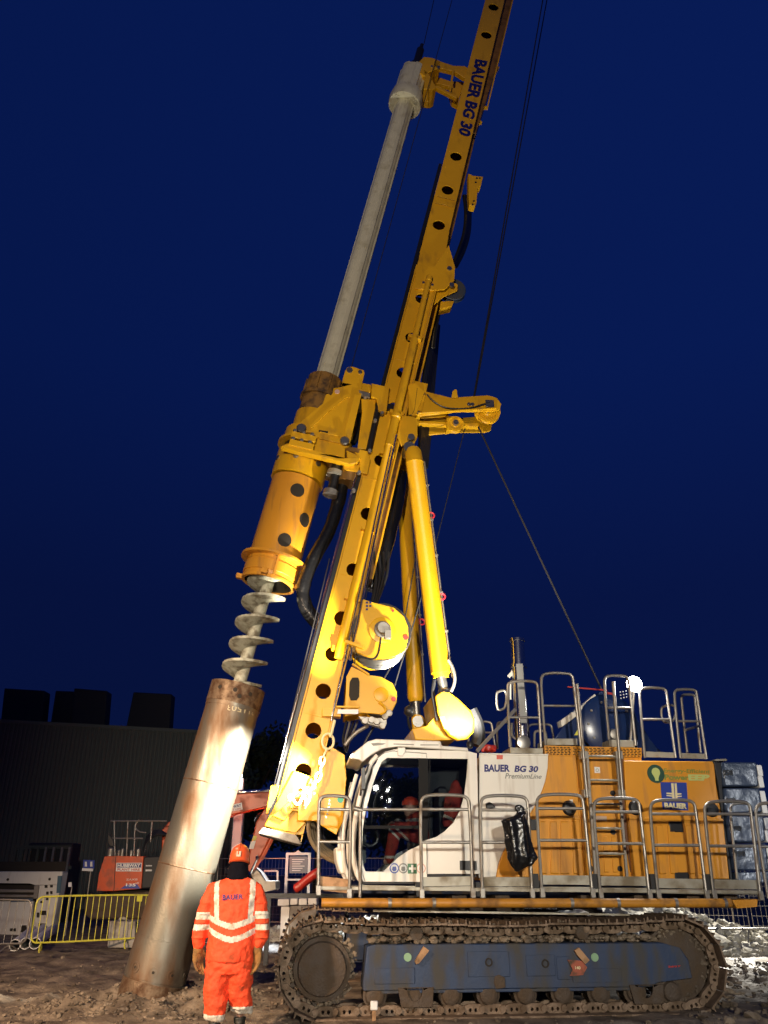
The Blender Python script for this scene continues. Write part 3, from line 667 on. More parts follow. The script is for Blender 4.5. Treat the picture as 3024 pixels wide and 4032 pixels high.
# inside: seat and console
SX = m1('K', WC + .45, 870, 900)
mb = MB(); mb.boxv(SX + LM(.0, -.0, -.28) , E1 * .45, EZ * .12, E2 * .45); mb.boxv(SX + LM(.40, 0, -.20), E1 * .12, EZ * .75, E2 * .45); mb.boxv(SX + LM(.05, .05, -.6), E1 * .3, EZ * .32, E2 * .35)
obj('operator_seat', mb, DRK, cb, .03)
mb = MB(); mb.boxv(SX + LM(-.75, .05, -.45), E1 * .14, EZ * .55, E2 * .4); mb.boxv(SX + LM(-.72, .1, .1), E1 * .05, EZ * .25, E2 * .35)
mb.path([SX + LM(-.55, .1, .0), SX + LM(-.50, .1, .35), SX + LM(-.35, .1, .75)], .02, 8); obj('control_console', mb, BLK, cb, .02)
obj('control_screen', MB().boxv(SX + LM(-.60, .06, .14), E1 * .01, EZ * .14, E2 * .22), emit('screen_glow', (.15, .25, 1.0), .5), cb)
mb = MB(); mb.path(circ(m1('K', WC + .2, 490, 985), E1, EZ, .11, 20), .025, 8, 0, True); obj('coiled_cable', mb, BLK, cb)

# ------------------------------------------------------------------ lower walkway and folding rails
WR = 10.72
mb = MB(); f0 = m1('A', WR, 385, 900); f1 = m1('B', WR, 1612, 905)
mb.boxv(Vector((f0.x, f0.y, f0.z - .02)), f1 - f0, EZ * .04, E2 * .62); obj('walkway', mb, ALU, rig, .004)
def rail_panel(k, L, TL, TR, Rr, ytop, mids, w0=WR, r=.021, toe=None, rr=.35, toem=None, clamps=True):
    """L, R: foot pixels; TL, TR: where the posts start to bend; ytop: height of the top bar"""
    pl_, pr_ = m1(k, w0, *L), m1(k, w0, *Rr); a, b = m1(k, w0, *TL), m1(k, w0, *TR)
    d = (TR[0] - TL[0]) * rr
    t0, t1 = m1(k, w0, TL[0] + d * .85, ytop), m1(k, w0, TR[0] - d * .85, ytop + (TR[1] - TL[1]) * .2)
    ca = m1(k, w0, TL[0] + d * .12, ytop + (TL[1] - ytop) * .15); cb_ = m1(k, w0, TR[0] - d * .12, ytop + (TR[1] - ytop) * .15)
    mb = MB(); mb.path([pl_, a, ca, t0, t1, cb_, b, pr_], r, 10, 2)
    for y in mids:
        def at(P, Q, y_):
            t = (y_ - P[1]) / (Q[1] - P[1]); return P[0] + (Q[0] - P[0]) * t
        mb.tube(m1(k, w0, at(TL, L, y), y), m1(k, w0, at(TR, Rr, y + 1), y + 1), r * .88, seg=10)
    o = obj('guard_rail', mb, GAL, rig)
    if toe:
        y0, y1_, y2, y3 = toe; xl = L[0] + 2; xr = Rr[0] - 2; s_ = (Rr[1] - L[1])
        mb = MB(); mb.prism([m1(k, w0 + .024, xl, y0), m1(k, w0 + .024, xr, y0 + s_), m1(k, w0 + .024, xr, y1_ + s_), m1(k, w0 + .024, xl, y1_)], E2 * .006)
        obj('toe_board', mb, toem or ALU, o)
        mb = MB(); mb.prism([m1(k, w0 + .018, xl, y2), m1(k, w0 + .018, xr, y2 + s_), m1(k, w0 + .018, xr, y3 + s_), m1(k, w0 + .018, xl, y3)], E2 * .02)
        obj('edge_channel', mb, ALU if not toem else toem, o, .003)
        mb = MB()
        for q in (L, Rr):
            c = m1(k, w0, q[0], q[1] - 18); mb.boxv(c - E1 * .03 - E2 * .03 - EZ * .06, E1 * .06, E2 * .055, EZ * .11)
        obj('post_socket', mb, GAL, o, .005)
    return o
rail_panel('A', (383, 930), (384, 430), (576, 450), (566, 950), 350, (432, 625), toe=(828, 886, 890, 912), toem=WOD)
rail_panel('A', (997, 950), (988, 420), (1282, 425), (1300, 945), 346, (432, 627), toe=(835, 890, 893, 914))
rail_panel('A', (1357, 945), (1342, 420), (1630, 425), (1652, 945), 350, (436, 628), toe=(835, 890, 893, 914))
rail_panel('B', (347, 923), (312, 400), (588, 400), (640, 925), 336, (418, 603), toe=(806, 860, 872, 902))
rail_panel('B', (686, 928), (644, 425), (915, 425), (970, 930), 358, (438, 622), toe=(812, 866, 878, 908))
rail_panel('B', (1022, 933), (972, 440), (1240, 440), (1303, 938), 368, (450, 632), toe=(824, 880, 888, 912))
rail_panel('B', (1345, 935), (1288, 445), (1560, 440), (1615, 940), 376, (450, 636), toe=(830, 884, 892, 915))
rail_panel('B', (1660, 940), (1585, 470), (1790, 470), (1880, 940), 385, (455, 640))
rail_panel('B', (1480, 830), (1440, 450), (1562, 445), (1612, 840), 388, (), w0=WR + .45, r=.018)
mb = MB(); mb.tube(m1('A', WR, 630, 955), m1('A', WR, 632, 440), .021); mb.tube(m1('A', WR, 600, 434), m1('A', WR, 985, 434), .019); mb.tube(m1('A', WR, 592, 425), m1('A', WR, 645, 440), .03)
g_ = obj('gate_bar', mb, GAL, rig)
mb = MB(); mb.prism([m1('A', WR + .02, 640, 882), m1('A', WR + .02, 958, 888), m1('A', WR + .02, 958, 914), m1('A', WR + .02, 640, 912)], E2 * .03); obj('edge_channel', mb, ALU, rig)
mb = MB()
for x in (965, 1322): mb.boxv(m1('A', WR + .02, x, 950), E1 * .05, EZ * .16, E2 * .1)
for x in (300, 648, 985, 1308): mb.boxv(m1('B', WR + .02, x, 900), E1 * .07, EZ * .2, E2 * .1)
obj('panel_joint', mb, DRK, rig)

# ------------------------------------------------------------------ ladder
WL = 11.15
mb = MB()
for a_, b_ in (((605, 92), (655, 812)), ((778, 98), (838, 820))): mb.bar(m1('B', WL, *a_), m1('B', WL, *b_), .035, .05, up=E2)
lad = obj('ladder', mb, GAL, rig, .004)
for y in (114, 253, 392, 533, 680):
    t = (y - 92) / 724; obj('rung', MB().tube(m1('B', WL, 605 + 50 * t, y), m1('B', WL, 778 + 60 * t, y + 2), .016), ALU, lad)
mb = MB()
for a_, b_ in (((640, 262), (694, 868)), ((832, 250), (886, 880))): mb.tube(m1('G', WL - .06, *a_), m1('G', WL - .06, *b_), .022)
for x, y in ((672, 640), (688, 845), (858, 640), (872, 848)): c = m1('G', WL - .05, x, y); mb.boxv(c - E1 * .03 - EZ * .05, E1 * .1, EZ * .1, E2 * .1)
obj('ladder_handrail', mb, GAL, lad)

# ------------------------------------------------------------------ roof rails
WU = 11.5
def roofrail(*a, **kw): kw.setdefault('w0', WU); kw.setdefault('r', .02); return rail_panel('G', *a, **kw)
roofrail((282, 598), (268, 290), (432, 290), (448, 600), 246, (440,))
roofrail((472, 590), (446, 260), (622, 262), (660, 592), 203, (378,))
roofrail((812, 560), (784, 262), (918, 268), (952, 590), 216, (388,))
roofrail((1002, 655), (972, 322), (1120, 325), (1166, 655), 282, (450,))
roofrail((1192, 658), (1158, 328), (1280, 328), (1332, 662), 290, (460,))
roofrail((1228, 628), (1196, 350), (1270, 345), (1300, 628), 318, (), w0=WU + .5)
roofrail((285, 345), (285, 262), (312, 262), (312, 348), 245, (), w0=WU + .6, r=.014)
roofrail((60, 600), (60, 500), (188, 500), (205, 610), 462, (520,), w0=13.9, r=.02)
roofrail((215, 610), (212, 500), (280, 500), (290, 610), 465, (), w0=13.9, r=.02)
roofrail((380, 610), (378, 510), (508, 510), (520, 570), 476, (), w0=13.9, r=.02)
roofrail((412, 600), (412, 540), (475, 540), (480, 598), 512, (), w0=WU + .9, r=.02)
mb = MB(); mb.path(mp('G', WU, [(265, 292), (220, 300), (210, 318), (214, 392), (228, 404), (262, 385)]), .018, 10, 2, True)
mb.path(mp('G', WU + .3, [(1170, 372), (1105, 378), (1088, 395), (1092, 450), (1110, 468), (1160, 462)]), .018, 10, 2, True); mb.path(mp('G', WU + .3, [(292, 470), (292, 540), (312, 556)]), .018, 8, 1)
mb.tube(m1('G', WU, 1216, 508), m1('G', WU + .5, 1290, 486), .018); obj('grab_handle', mb, GAL, rig)
mb = MB(); mb.bar(m1('G', WU - .1, 105, 622), m1('G', WU + .1, 312, 396), .05, .03, up=E2); obj('brace_bar', mb, GAL, rig, .004)
mb = MB()
for q in ([(1000, 622), (1166, 628), (1168, 656), (1002, 652)], [(1190, 630), (1332, 634), (1334, 662), (1192, 658)]): mb.prism(mp('G', WU + .02, q), E2 * .008)
mb.prism(mp('G', WU + .02, [(284, 600), (458, 606), (458, 634), (284, 630)]), E2 * .5); obj('roof_kickboard', mb, ALU, rig)
ex = obj('exhaust_stack', MB().lathe(m1('G', 12.1, 350, 600), (m1('G', 12.1, 330, 212) - m1('G', 12.1, 350, 600)), [(0, .115), (1.2, .115), (1.2, .13), (1.25, .13), (1.25, .11), (1.62, .11), (1.62, .125), (1.66, .125), (1.66, .09), (1.5, .09)], 28), CHR, rig)
mb = MB(); c = m1('G', 11.95, 352, 575); mb.lathe(c, -E2, [(0, .10), (.05, .10), (.06, .05)], 24); mb.boxv(m1('G', 11.97, 338, 470), E1 * .1, EZ * .9, E2 * .02)
obj('exhaust_lagging', mb, STL, ex)
mb = MB(); mb.bar(m1('G', 12.1, 275, 222), m1('G', 12.1, 300, 196), .05, .05); mb.tube(m1('G', 12.1, 290, 205), m1('G', 12.1, 314, 155), .012); mb.tube(m1('G', 12.1, 285, 215), m1('G', 12.1, 300, 180), .02); obj('wind_vane', mb, GAL, rig)
# winch drum on the roof
dc = m1('G', 11.85, 818, 478)
mb = MB().lathe(dc, E2, [(0, .10), (0, .40), (.04, .46), (.08, .46), (.09, .36), (.8, .36), (.81, .46), (.9, .46), (.9, .1)], 40)
dr = obj('roof_winch', mb, WBL, rig)
mb = MB()
for i in range(10): an = i * .628; mb.disc(dc + (E1 * math.cos(an) + EZ * math.sin(an)) * .34 - E2 * .02, E2, .018, .03, 8)
mb.lathe(dc + E1 * .03 - EZ * .15, -E2, [(0, .09), (.06, .07), (.07, .03)], 20); obj('winch_bolts', mb, GAL, dr)
for w_ in (12.0, 13.0): obj('winch_cheek', MB().prism(mp('G', w_, [(515, 560), (600, 440), (700, 340), (775, 295), (800, 340), (900, 380), (930, 470), (930, 600), (700, 600)]), E2 * .03), WBL, dr, .01)
obj('winch_hood', MB().prism(mp('G', 11.95, [(552, 456), (640, 395), (738, 312), (744, 340), (658, 420), (560, 490)]), E2 * .2), WHT, dr, .01)
obj('blue_fairing', MB().prism(mp('G', 12.4, [(960, 450), (985, 480), (1030, 555), (1070, 605), (1110, 632), (960, 632)]), E2 * .3), WBL, dr, .01)
obj('filter_box', MB().prism(mp('G', 12.2, [(640, 560), (820, 565), (900, 560), (900, 610), (640, 605)]), E2 * .6), WBL, dr, .02)
obj('warning_triangle', MB().prism(mp('G', 11.99, [(624, 535), (672, 535), (648, 498)]), E2 * .004), BYE, dr)
mb = MB(); mb.bar(m1('G', 12.0, 588, 278), m1('G', 12.0, 800, 296), .02, .02); mb.prism(mp('G', 12.0, [(800, 302), (835, 312), (838, 348), (805, 346)]), E2 * .05); obj('red_bracket', mb, RED, rig)
# roof floodlight
pm = m1('G', WU + .1, 945, 262)
mb = MB(); mb.tube(m1('G', WU + .1, 925, 580), pm, .02); po = obj('lamp_post', mb, GAL, rig)
fl = obj('floodlight', MB().lathe(pm, E2, [(0, .125), (.02, .13), (.10, .10), (.14, .05)], 28), BLK, rig)
obj('lamp_lens', MB().lathe(pm - E2 * .045, E2, [(0, .03), (.012, .08), (.03, .108), (.044, .118)], 28), emit('flood_lens', (1, .98, .95), 80), fl)
mb = MB(); c = m1('G', WU + .1, 888, 322)
for i in range(3):
    for j in range(3): mb.ball(c + E1 * (.045 * i - .045) + EZ * (.045 * j - .045 + .01 * i), .012, 1)
obj('led_cluster', mb, WPL, rig)
lamp('roof_floodlight', pm + Vector((.0, -.14, -.03)), pm + Vector((.3, -1.2, -.9)), 160, (1, .97, .93), size=.12, ang=150, blend=.5)

# ------------------------------------------------------------------ counterweights
cw = [((1352, 158), (1358, 292)), ((1362, 294), (1370, 440)), ((1378, 446), (1388, 618)), ((1395, 626), (1404, 790)), ((1408, 796), (1412, 840))]
WW = 11.75
cwt = [(1388, 148, 1598, 148, 1612, 290, 1398, 290), (1400, 298, 1616, 298, 1634, 440, 1412, 452), (1416, 456, 1640, 452, 1652, 612, 1434, 618), (1438, 626, 1652, 618, 1672, 778, 1456, 782), (1460, 788, 1672, 784, 1680, 850, 1466, 850)]
for i, q in enumerate(cwt):
    P = [m1('B', WW, q[j], q[j + 1]) for j in (0, 2, 4, 6)]
    o = obj('counterweight', MB().prism(P, E2 * 2.1), CWB, rig, .035)
    mb = MB()
    for j in (0, 1):
        a0 = P[1].lerp(P[2], .12 + .46 * j); mb.boxv(a0 - E1 * .02 - E2 * .0 - EZ * .16, E1 * .08, EZ * .16, E2 * .3)
    obj('casting_lug', mb, WPL if i in (0, 1, 2, 3) else CWB, o, .01) if i < 4 else mb.b.free()
    if i < 4:
        x0 = (q[0] + 8, q[0] + 12, q[0] + 30, q[0] + 30)[i]; y0 = (q[1] + q[7]) / 2 - (6, 0, 0, 20)[i]
        obj('number_frame', MB().prism(mp('B', WW - .008, [(x0 - 6, y0 - 26), (x0 + 62, y0 - 26), (x0 + 64, y0 + 22), (x0 - 4, y0 + 22)]), E2 * .012, [mp('B', WW - .008, [(x0 - 2, y0 - 22), (x0 + 58, y0 - 22), (x0 + 60, y0 + 18), (x0, y0 + 18)])]), CWB, o)
        mtext('cast_number', ('250', '250', '190', '190')[i], 'B', WW, [(x0 + 2, y0 + 14), (x0 + 56, y0 + 14), (x0 + 55, y0 - 18), (x0 + 1, y0 - 18)], DRK, o, .05, .012)
obj('counterweight_frame', MB().prism(mp('B', WW - .05, [(1346, 145), (1385, 150), (1400, 440), (1455, 830), (1440, 838), (1392, 470), (1372, 300)]), E2 * 2.2), DRK, rig, .01)
obj('top_cap', MB().prism(mp('B', WW + .1, [(1350, 132), (1420, 128), (1424, 142), (1352, 142)]), E2 * .3), ALU, rig, .01)
# ================================================================== mast
MD = (E1 * .218 + EZ).normalized(); MV = (E1 - EZ * .218).normalized(); MO = LM(-.824, 0, 0)
def T(u, v, w): return MO + MD * u + MV * v + E2 * w
def uv(k, x, y, w=12.2): d = MW(*px(k, x, y), w) - MO - E2 * w; return d.dot(MD), d.dot(MV)
W0, W1, MWD = 12.2, 13.2, .45
U0, U1 = 2.05, 27.5
hl = [('F', 842, 40), ('F', 795, 227), ('F', 587, 1040), ('F', 531, 1265), ('F', 473, 1500), ('F', 340, 1995), ('E', 845, 45), ('E', 795, 275), ('E', 735, 505), ('E', 645, 845), ('E', 560, 1195),
      ('E', 465, 1560), ('D', 655, 350), ('D', 600, 560), ('D', 555, 785), ('D', 500, 1020), ('D', 450, 1265)]
hu = sorted(uv(*h)[0] for h in hl) + [24.2, 25.6, 26.8]
seam = uv('F', 400, 1770)[0]
def holes(w, lo, hi, r=.118): return [circ(T(u, .235 if u < seam else .215, w), MV, MD, r if u < seam else .125, 20) for u in hu if lo < u - .2 and u + .2 < hi]
mb = MB()
mb.prism([T(U0, 0, W0), T(U0 + .1, MWD, W0), T(seam - .01, MWD, W0), T(seam - .01, 0, W0)], E2 * .02, holes(W0, U0, seam))
mb.prism([T(U0, 0, W1), T(U0 + .1, MWD, W1), T(seam - .01, MWD, W1), T(seam - .01, 0, W1)], E2 * .02, holes(W1, U0, seam))
mb.boxv(T(U0, 0, W0 + .022), MD * (seam - U0 - .01), MV * .02, E2 * (W1 - W0 - .024)); mb.boxv(T(U0, MWD - .02, W0 + .022), MD * (seam - U0 - .01), MV * .02, E2 * (W1 - W0 - .024))
mast = obj('mast', mb, YEL, rig, .004)
mb = MB(); a = W0 + .03; b = W1 - .03
mb.prism([T(seam + .01, 0, a), T(seam + .01, MWD + .06, a), T(seam + 1.0, MWD - .0, a), T(U1, MWD - .03, a), T(U1, -.02, a), T(seam + .3, -.02, a)], E2 * .02, holes(a, seam, U1))
mb.prism([T(seam + .01, 0, b), T(seam + .01, MWD + .06, b), T(seam + 1.0, MWD - .0, b), T(U1, MWD - .03, b), T(U1, -.02, b), T(seam + .3, -.02, b)], E2 * .02)
mb.boxv(T(seam + .01, -.01, a + .022), MD * (U1 - seam), MV * .02, E2 * (b - a - .024)); mb.boxv(T(seam + 1.0, MWD - .06, a + .022), MD * (U1 - seam - 1), MV * .02, E2 * (b - a - .024))
obj('upper_mast', mb, YEL, mast, .004)
BRY = mat('shaded_yellow', (.24, .115, .02), .5, 0, (.10, .05, .02), .35, 5)  # brownish yellow with the shade of the mast's underside put into the colour
mb = MB(); mb.boxv(T(seam + 1.1, MWD - .025, a + .22), MD * 2.9, MV * .10, E2 * .5); obj('shaded_back_strip', mb, BRY, mast, .004)  # strip added behind the mast to stand in for its shaded back face
mb = MB(); mb.prism([T(seam + 4.2, MWD - .025, a + .22), T(seam + 4.2, MWD + .06, a + .22), T(seam + 7.0, MWD + .19, a + .22), T(U1, MWD + .19, a + .22), T(U1, MWD - .025, a + .22)], E2 * .5); obj('shaded_back_strip', mb, BRY, mast, .004)
mb = MB(); mb.boxv(T(6.2, MWD + .004, W0 + .30), MD * (seam - 6.4), MV * .11, E2 * .45); obj('shaded_back_strip', mb, BRY, mast, .004)
mb = MB(); mb.boxv(T(6.2, MWD + .10, W0 + .27), MD * (seam - 6.4), MV * .03, E2 * .03); mb.boxv(T(seam + 5, MWD + .165, a + .18), MD * (U1 - seam - 5), MV * .03, E2 * .03); obj('back_strip_lip', mb, YEL, mast, .003)  # lighter edge line along the added back strips
# flanges along the edges, weld plates, seams
mb = MB()
for v in (-.028, MWD + .004): mb.boxv(T(U0 + .3, v, W0 - .02), MD * (seam - U0 - .4), MV * .024, E2 * .10)
for u in [uv('D', 520, 935)[0], uv('E', 420, 1560)[0] - .1, uv('E', 700, 1000)[0], uv('E', 760, 190)[0], uv('F', 530, 1330)[0], uv('F', 540, 1380)[0]]: mb.boxv(T(u, .02, W0 - .005), MD * .02, MV * (MWD - .06), E2 * .006)
obj('mast_flange', mb, YEL, mast, .004)
mb = MB()
mb.boxv(T(U0 + .1, -.10, W0 + .02), MD * 13.4, MV * .07, E2 * .09); mb.boxv(T(U0 + .1, -.10, W1 - .11), MD * 13.4, MV * .07, E2 * .09)
obj('guide_rail', mb, BLK, mast, .004)
mb = MB()
mb.tube(T(3.0, -.12, W0 - .02), T(seam - 4.5, -.12, W0 - .02), .012); obj('guide_wear_strip', mb, CHR, mast)
# joint plate with pulley behind
jp = obj('joint_plate', MB().prism(mp('F', W0 - .03, [(320, 1770), (442, 1785), (540, 1640), (582, 1790), (576, 1880), (512, 1938), (438, 1945), (310, 1930)]), E2 * .03), YEL, mast, .006)
mb = MB()
for x, y in ((545, 1795), (370, 1890), (560, 1905), (430, 1905)): mb.disc(m1('F', W0 - .05, x, y), E2, .05 if x > 500 else .025, .03, 12)
obj('joint_pin', mb, STL, jp)
pc = m1('F', W0 + .25, 565, 1950); p_ = obj('hose_pulley', MB().lathe(pc - E2 * .07, E2, [(0, .08), (0, .25), (.02, .26), (.04, .22), (.10, .22), (.12, .26), (.14, .25), (.14, .08)], 32), BLU, mast)
mb = MB().prism(mp('F', W0 + .1, [(440, 1965), (570, 1890), (600, 1905), (598, 1945), (500, 1990), (440, 2040)]), E2 * .03); mb.prism(mp('F', W0 + .2, [(485, 2020), (575, 2015), (560, 2050), (480, 2070)]), E2 * .2); obj('pulley_bracket', mb, YEL, mast, .005)
mb = MB().prism(mp('F', W0 + .25, [(670, 1160), (700, 1175), (770, 1182), (755, 1245), (735, 1250), (725, 1360), (715, 1380), (678, 1370), (672, 1300)]), E2 * .18); hb = obj('hose_bracket', mb, YEL, mast, .01)
mb = MB()
for x, y in ((728, 1192), (720, 1220), (748, 1192), (708, 1345), (700, 1368)): mb.disc(m1('F', W0 + .24, x, y), E2, .022, .02, 10)
obj('bracket_holes', mb, DRK, hb)
mb = MB()
for q in ([(845, 440), (880, 445), (850, 500), (820, 490)], [(800, 510), (835, 515), (820, 545), (798, 540)], [(770, 705), (800, 712), (768, 722)], [(745, 800), (765, 815), (742, 822)], [(870, 70), (900, 90), (885, 105), (860, 90)]):
    mb.prism(mp('F', W0 + .3, q), E2 * .08)
obj('cable_clip', mb, YEL, mast, .004)
mb = MB(); mb.bar(m1('F', W0 + .6, 935, 60), m1('F', W0 + .6, 870, 420), .03, .05); obj('cable_channel', mb, GAL, mast)
bq = [(602, 897), (715, 396), (798, 412), (678, 922)]
text('mast_lettering', 'BAUER BG 30', [m1('F', W0 + .03, 716, 396), m1('F', W0 + .03, 600, 897), m1('F', W0 + .03, 680, 925), m1('F', W0 + .03, 800, 412)], NVY, mast, -E2 * .008, .045)
# mast foot
ft = obj('mast_foot', MB().prism(mp('A', W0 - .04, [(235, 200), (105, 445), (60, 530), (250, 575), (330, 490), (372, 440), (370, 250)]), E2 * .75), YEL, mast, .012)
obj('foot_gusset', MB().prism(mp('A', W0 - .10, [(250, 350), (372, 245), (378, 360), (310, 450), (230, 440), (180, 500), (110, 470)]), E2 * .05), YEL, mast, .006)
obj('foot_pad', MB().prism(mp('A', W0 - .12, [(55, 540), (22, 575), (265, 640), (285, 640), (262, 602), (250, 585)]), E2 * .85), CON, mast, .015)
mb = MB(); mb.prism(mp('D', W0 - .09, [(600, 1110), (690, 1165), (700, 1300), (680, 1560), (640, 1640), (480, 1540), (540, 1300), (585, 1140)]), E2 * .05); mb.prism(mp('D', W1 - .09, [(600, 1110), (690, 1165), (700, 1300), (680, 1560), (640, 1640), (480, 1540), (540, 1300), (585, 1140)]), E2 * .05)
lb = obj('lower_bracket', mb, YEL, mast, .008)
mb = MB()
for x, y in ((600, 1435), (598, 1455), (596, 1475), (592, 1495), (586, 1515), (580, 1535)): mb.disc(m1('D', W0 - .1, x, y), E2, .015, .02, 8)
for x in (440, 465, 490, 510):
    for y in (1360, 1395, 1500): mb.disc(m1('D', W0 - .1, x, y), E2, .02, .04, 8)
obj('bracket_bolts', mb, STL, lb)
obj('round_sticker', MB().disc(m1('D', W0 - .098, 664, 1430), E2, .045, .008, 20), mat('sign_teal', (.05, .4, .25), .5), lb)
mb = MB(); mb.boxv(m1('A', W0 - .15, 215, 425), E1 * .40, EZ * .05, E2 * .12); mb.boxv(m1('A', W0 - .2, 260, 500), E1 * .28, EZ * .35, E2 * .06); obj('foot_step_plate', mb, YEL, mast, .006)
# shackle and sling chain hanging in front of the mast foot
mb = MB(); cpts = [m1('D', W0 - .22, x, y) for x, y in ((605, 1060), (590, 1120), (560, 1180), (545, 1260), (520, 1330), (480, 1380), (460, 1430), (455, 1480))]
mb.path([m1('D', W0 - .15, 630, 960), cpts[0]], .022)
def chain(mb, pts, r=.012, ln=.09):
    P = [Vector(p) for p in pts]; flip = 0
    for a_, b_ in zip(P[:-1], P[1:]):
        n = max(1, int((b_ - a_).length / (ln * .72)))
        for i in range(n):
            c = a_.lerp(b_, (i + .5) / n); d = (b_ - a_).normalized(); s_ = d.cross(E2 if flip else E1).normalized(); flip ^= 1
            mb.path([c + d * ln * .5 * x + s_ * .032 * y for x, y in ((-1, -.6), (-1, .6), (-.5, 1), (.5, 1), (1, .6), (1, -.6), (.5, -1), (-.5, -1))], r, 6, 0, True)
chain(mb, cpts[1:], .016, .12)
mb.path(circ(m1('D', W0 - .2, 590, 1085), E1, EZ, .085, 16, .11), .018, 8, 0, True)
mb.path([m1('D', W0 - .25, x, y) for x, y in ((455, 1470), (480, 1430), (480, 1390), (455, 1380), (425, 1450), (400, 1465), (370, 1400), (355, 1410), (365, 1440))], .022, 8, 2)
obj('sling_chain', mb, CRM, rig)
# telescopic crowd cylinder on the near side
def along(pts, k='D'): return [MW(*p, W0 - .13) for p in pts]
ca_, cb_ = MW(1691, 1087, W0 - .12), MW(1331, 2591, W0 - .12)
dd = (cb_ - ca_)
def cyl(t0, t1, r): return ca_ + dd * t0, ca_ + dd * t1, r
cyu = obj('crowd_cylinder', MB().lathe(ca_, dd, [(0, .045), (.02, .06), (.12, .06), (.13, .05), (dd.length * .2, .055), (dd.length * .2, .072), (dd.length * .42, .072), (dd.length * .42, .095), (dd.length * .428, .095), (dd.length * .43, .074), (dd.length * .5, .074), (dd.length * .503, .082), (dd.length * .507, .066), (dd.length * .72, .066), (dd.length * .722, .073), (dd.length * .99, .073), (dd.length, .06)], 24), YEL, mast)
mb = MB()
for t in (.19, .41, .52, .71, .87, .98):
    c = ca_ + dd * t; mb.boxv(c - MV * .13 - MD * .04 + E2 * .01, MV * .26, MD * .07, E2 * .115)
obj('cylinder_clamp', mb, YEL, mast, .006)
mb = MB(); mb.tube(MW(1552, 1700, W0 - .16), MW(1304, 2840, W0 - .16), .016); mb.tube(MW(1560, 1712, W0 - .12), MW(1377, 2598, W0 - .12), .022); obj('cylinder_rod', mb, CHR, mast)

# ------------------------------------------------------------------ winches on the mast
def winch(k, poly, cx_, cy_, r0, name, wA=12.05, wB=12.75):
    o = obj(name, MB().prism(mp(k, wA, poly), E2 * .05), YEL, mast, .008); obj('winch_cheek', MB().prism([p + E2 * (wB - wA) for p in mp(k, wA, poly)], E2 * .05), YEL, o, .008); c = m1(k, wA, cx_, cy_)
    mb = MB().lathe(c + E2 * .052, E2, [(0, .1), (0, r0 * .92), (wB - wA - .06, r0 * .92), (wB - wA - .06, .1)], 36)
    dr_ = obj('rope_drum', mb, ROP, o)
    mb = MB()
    for i in range(14): mb.lathe(c + E2 * (.08 + i * .04), E2, [(0, r0 * .90), (.018, r0 * .95), (.036, r0 * .90)], 36)
    obj('wound_rope', mb, STL, dr_)
    mb = MB().lathe(c - E2 * .004, -E2, [(0, r0 * .42), (.015, r0 * .41), (.02, r0 * .36)], 32); obj('bearing_cover', mb, YEL, o)
    return o, c
big = [(745, 500), (770, 400), (800, 240), (850, 256), (980, 288), (1042, 342), (1066, 405), (1068, 470), (1050, 540), (1005, 575), (960, 590), (860, 598), (762, 556)]
o, c = winch('D', big, 912, 425, .50, 'main_winch')
mb = MB(); mb.lathe(c - E2 * .02, -E2, [(0, .13), (.06, .13), (.08, .09), (.16, .09)], 24); mb.boxv(c - E2 * .2 + E1 * .02 - EZ * .18, E1 * .10, EZ * .14, E2 * .1); obj('winch_motor', mb, GAL, o, .006)
mb = MB(); mb.path([m1('D', 12.0, x, y) for x, y in ((905, 455), (900, 500), (888, 570), (860, 600), (800, 585), (745, 578))], .016, 8, 2); obj('winch_hose', mb, BLK, o)
mb = MB(); mb.disc(m1('D', 12.04, 1052, 467), E2, .04, .02, 16); mb.disc(m1('D', 12.03, 976, 308), E2, .02, .02, 12); obj('lifting_eye', mb, RED, o)
mb = MB()
for x, y in ((815, 265), (815, 285), (835, 265), (835, 285), (815, 305)): mb.boxv(m1('D', 12.04, x, y), E1 * .035, EZ * .03, E2 * .005)
obj('plate_lettering', mb, NVY, o)
sm = [(690, 935), (700, 700), (730, 640), (830, 690), (910, 702), (975, 740), (998, 790), (1000, 850), (975, 900), (920, 925), (790, 915)]
o2, c2 = winch('D', sm, 905, 808, .27, 'auxiliary_winch', 12.08, 12.6)
mb = MB(); mb.prism(mp('D', 12.06, [(735, 705), (770, 705), (778, 730), (775, 820), (760, 840), (725, 840), (715, 810), (720, 730)]), E2 * .02); obj('winch_opening', mb, HOL, o2, .004)
mb = MB(); mb.disc(m1('D', 12.06, 980, 832), E2, .035, .02, 16); obj('lifting_eye', mb, RED, o2)
mb = MB(); mb.path([m1('D', 12.02, x, y) for x, y in ((895, 850), (930, 880), (935, 910), (900, 925))], .014, 8, 2); obj('winch_hose', mb, YEL, o2)
mb = MB(); mb.prism(mp('D', 12.03, [(650, 895), (770, 895), (770, 922), (645, 920)]), E2 * .01); obj('rating_plate', mb, WPL, o2)
mb = MB(); mb.bar(m1('D', 12.06, 640, 880), m1('D', 12.06, 775, 882), .05, .03, up=EZ); mb.bar(m1('D', 12.06, 735, 625), m1('D', 12.06, 835, 690), .05, .03, up=EZ)
mb.boxv(m1('D', 12.1, 555, 935), E1 * .28, EZ * .12, E2 * .2); mb.bar(m1('D', 12.03, 690, 490), m1('D', 12.03, 800, 530), .08, .05, up=EZ); obj('winch_bracket', mb, YEL, mast, .006)
mb = MB(); mb.prism(mp('D', 12.1, [(770, 935), (940, 950), (960, 905), (930, 1000), (900, 1005), (800, 975)][0:2] + [(940, 985), (905, 1003), (800, 972)]), E2 * .12)
for x, y in ((810, 960), (850, 955), (880, 965), (930, 935), (915, 990), (955, 915)): mb.disc(m1('D', 12.05, x, y), E2, .05, .1, 12)
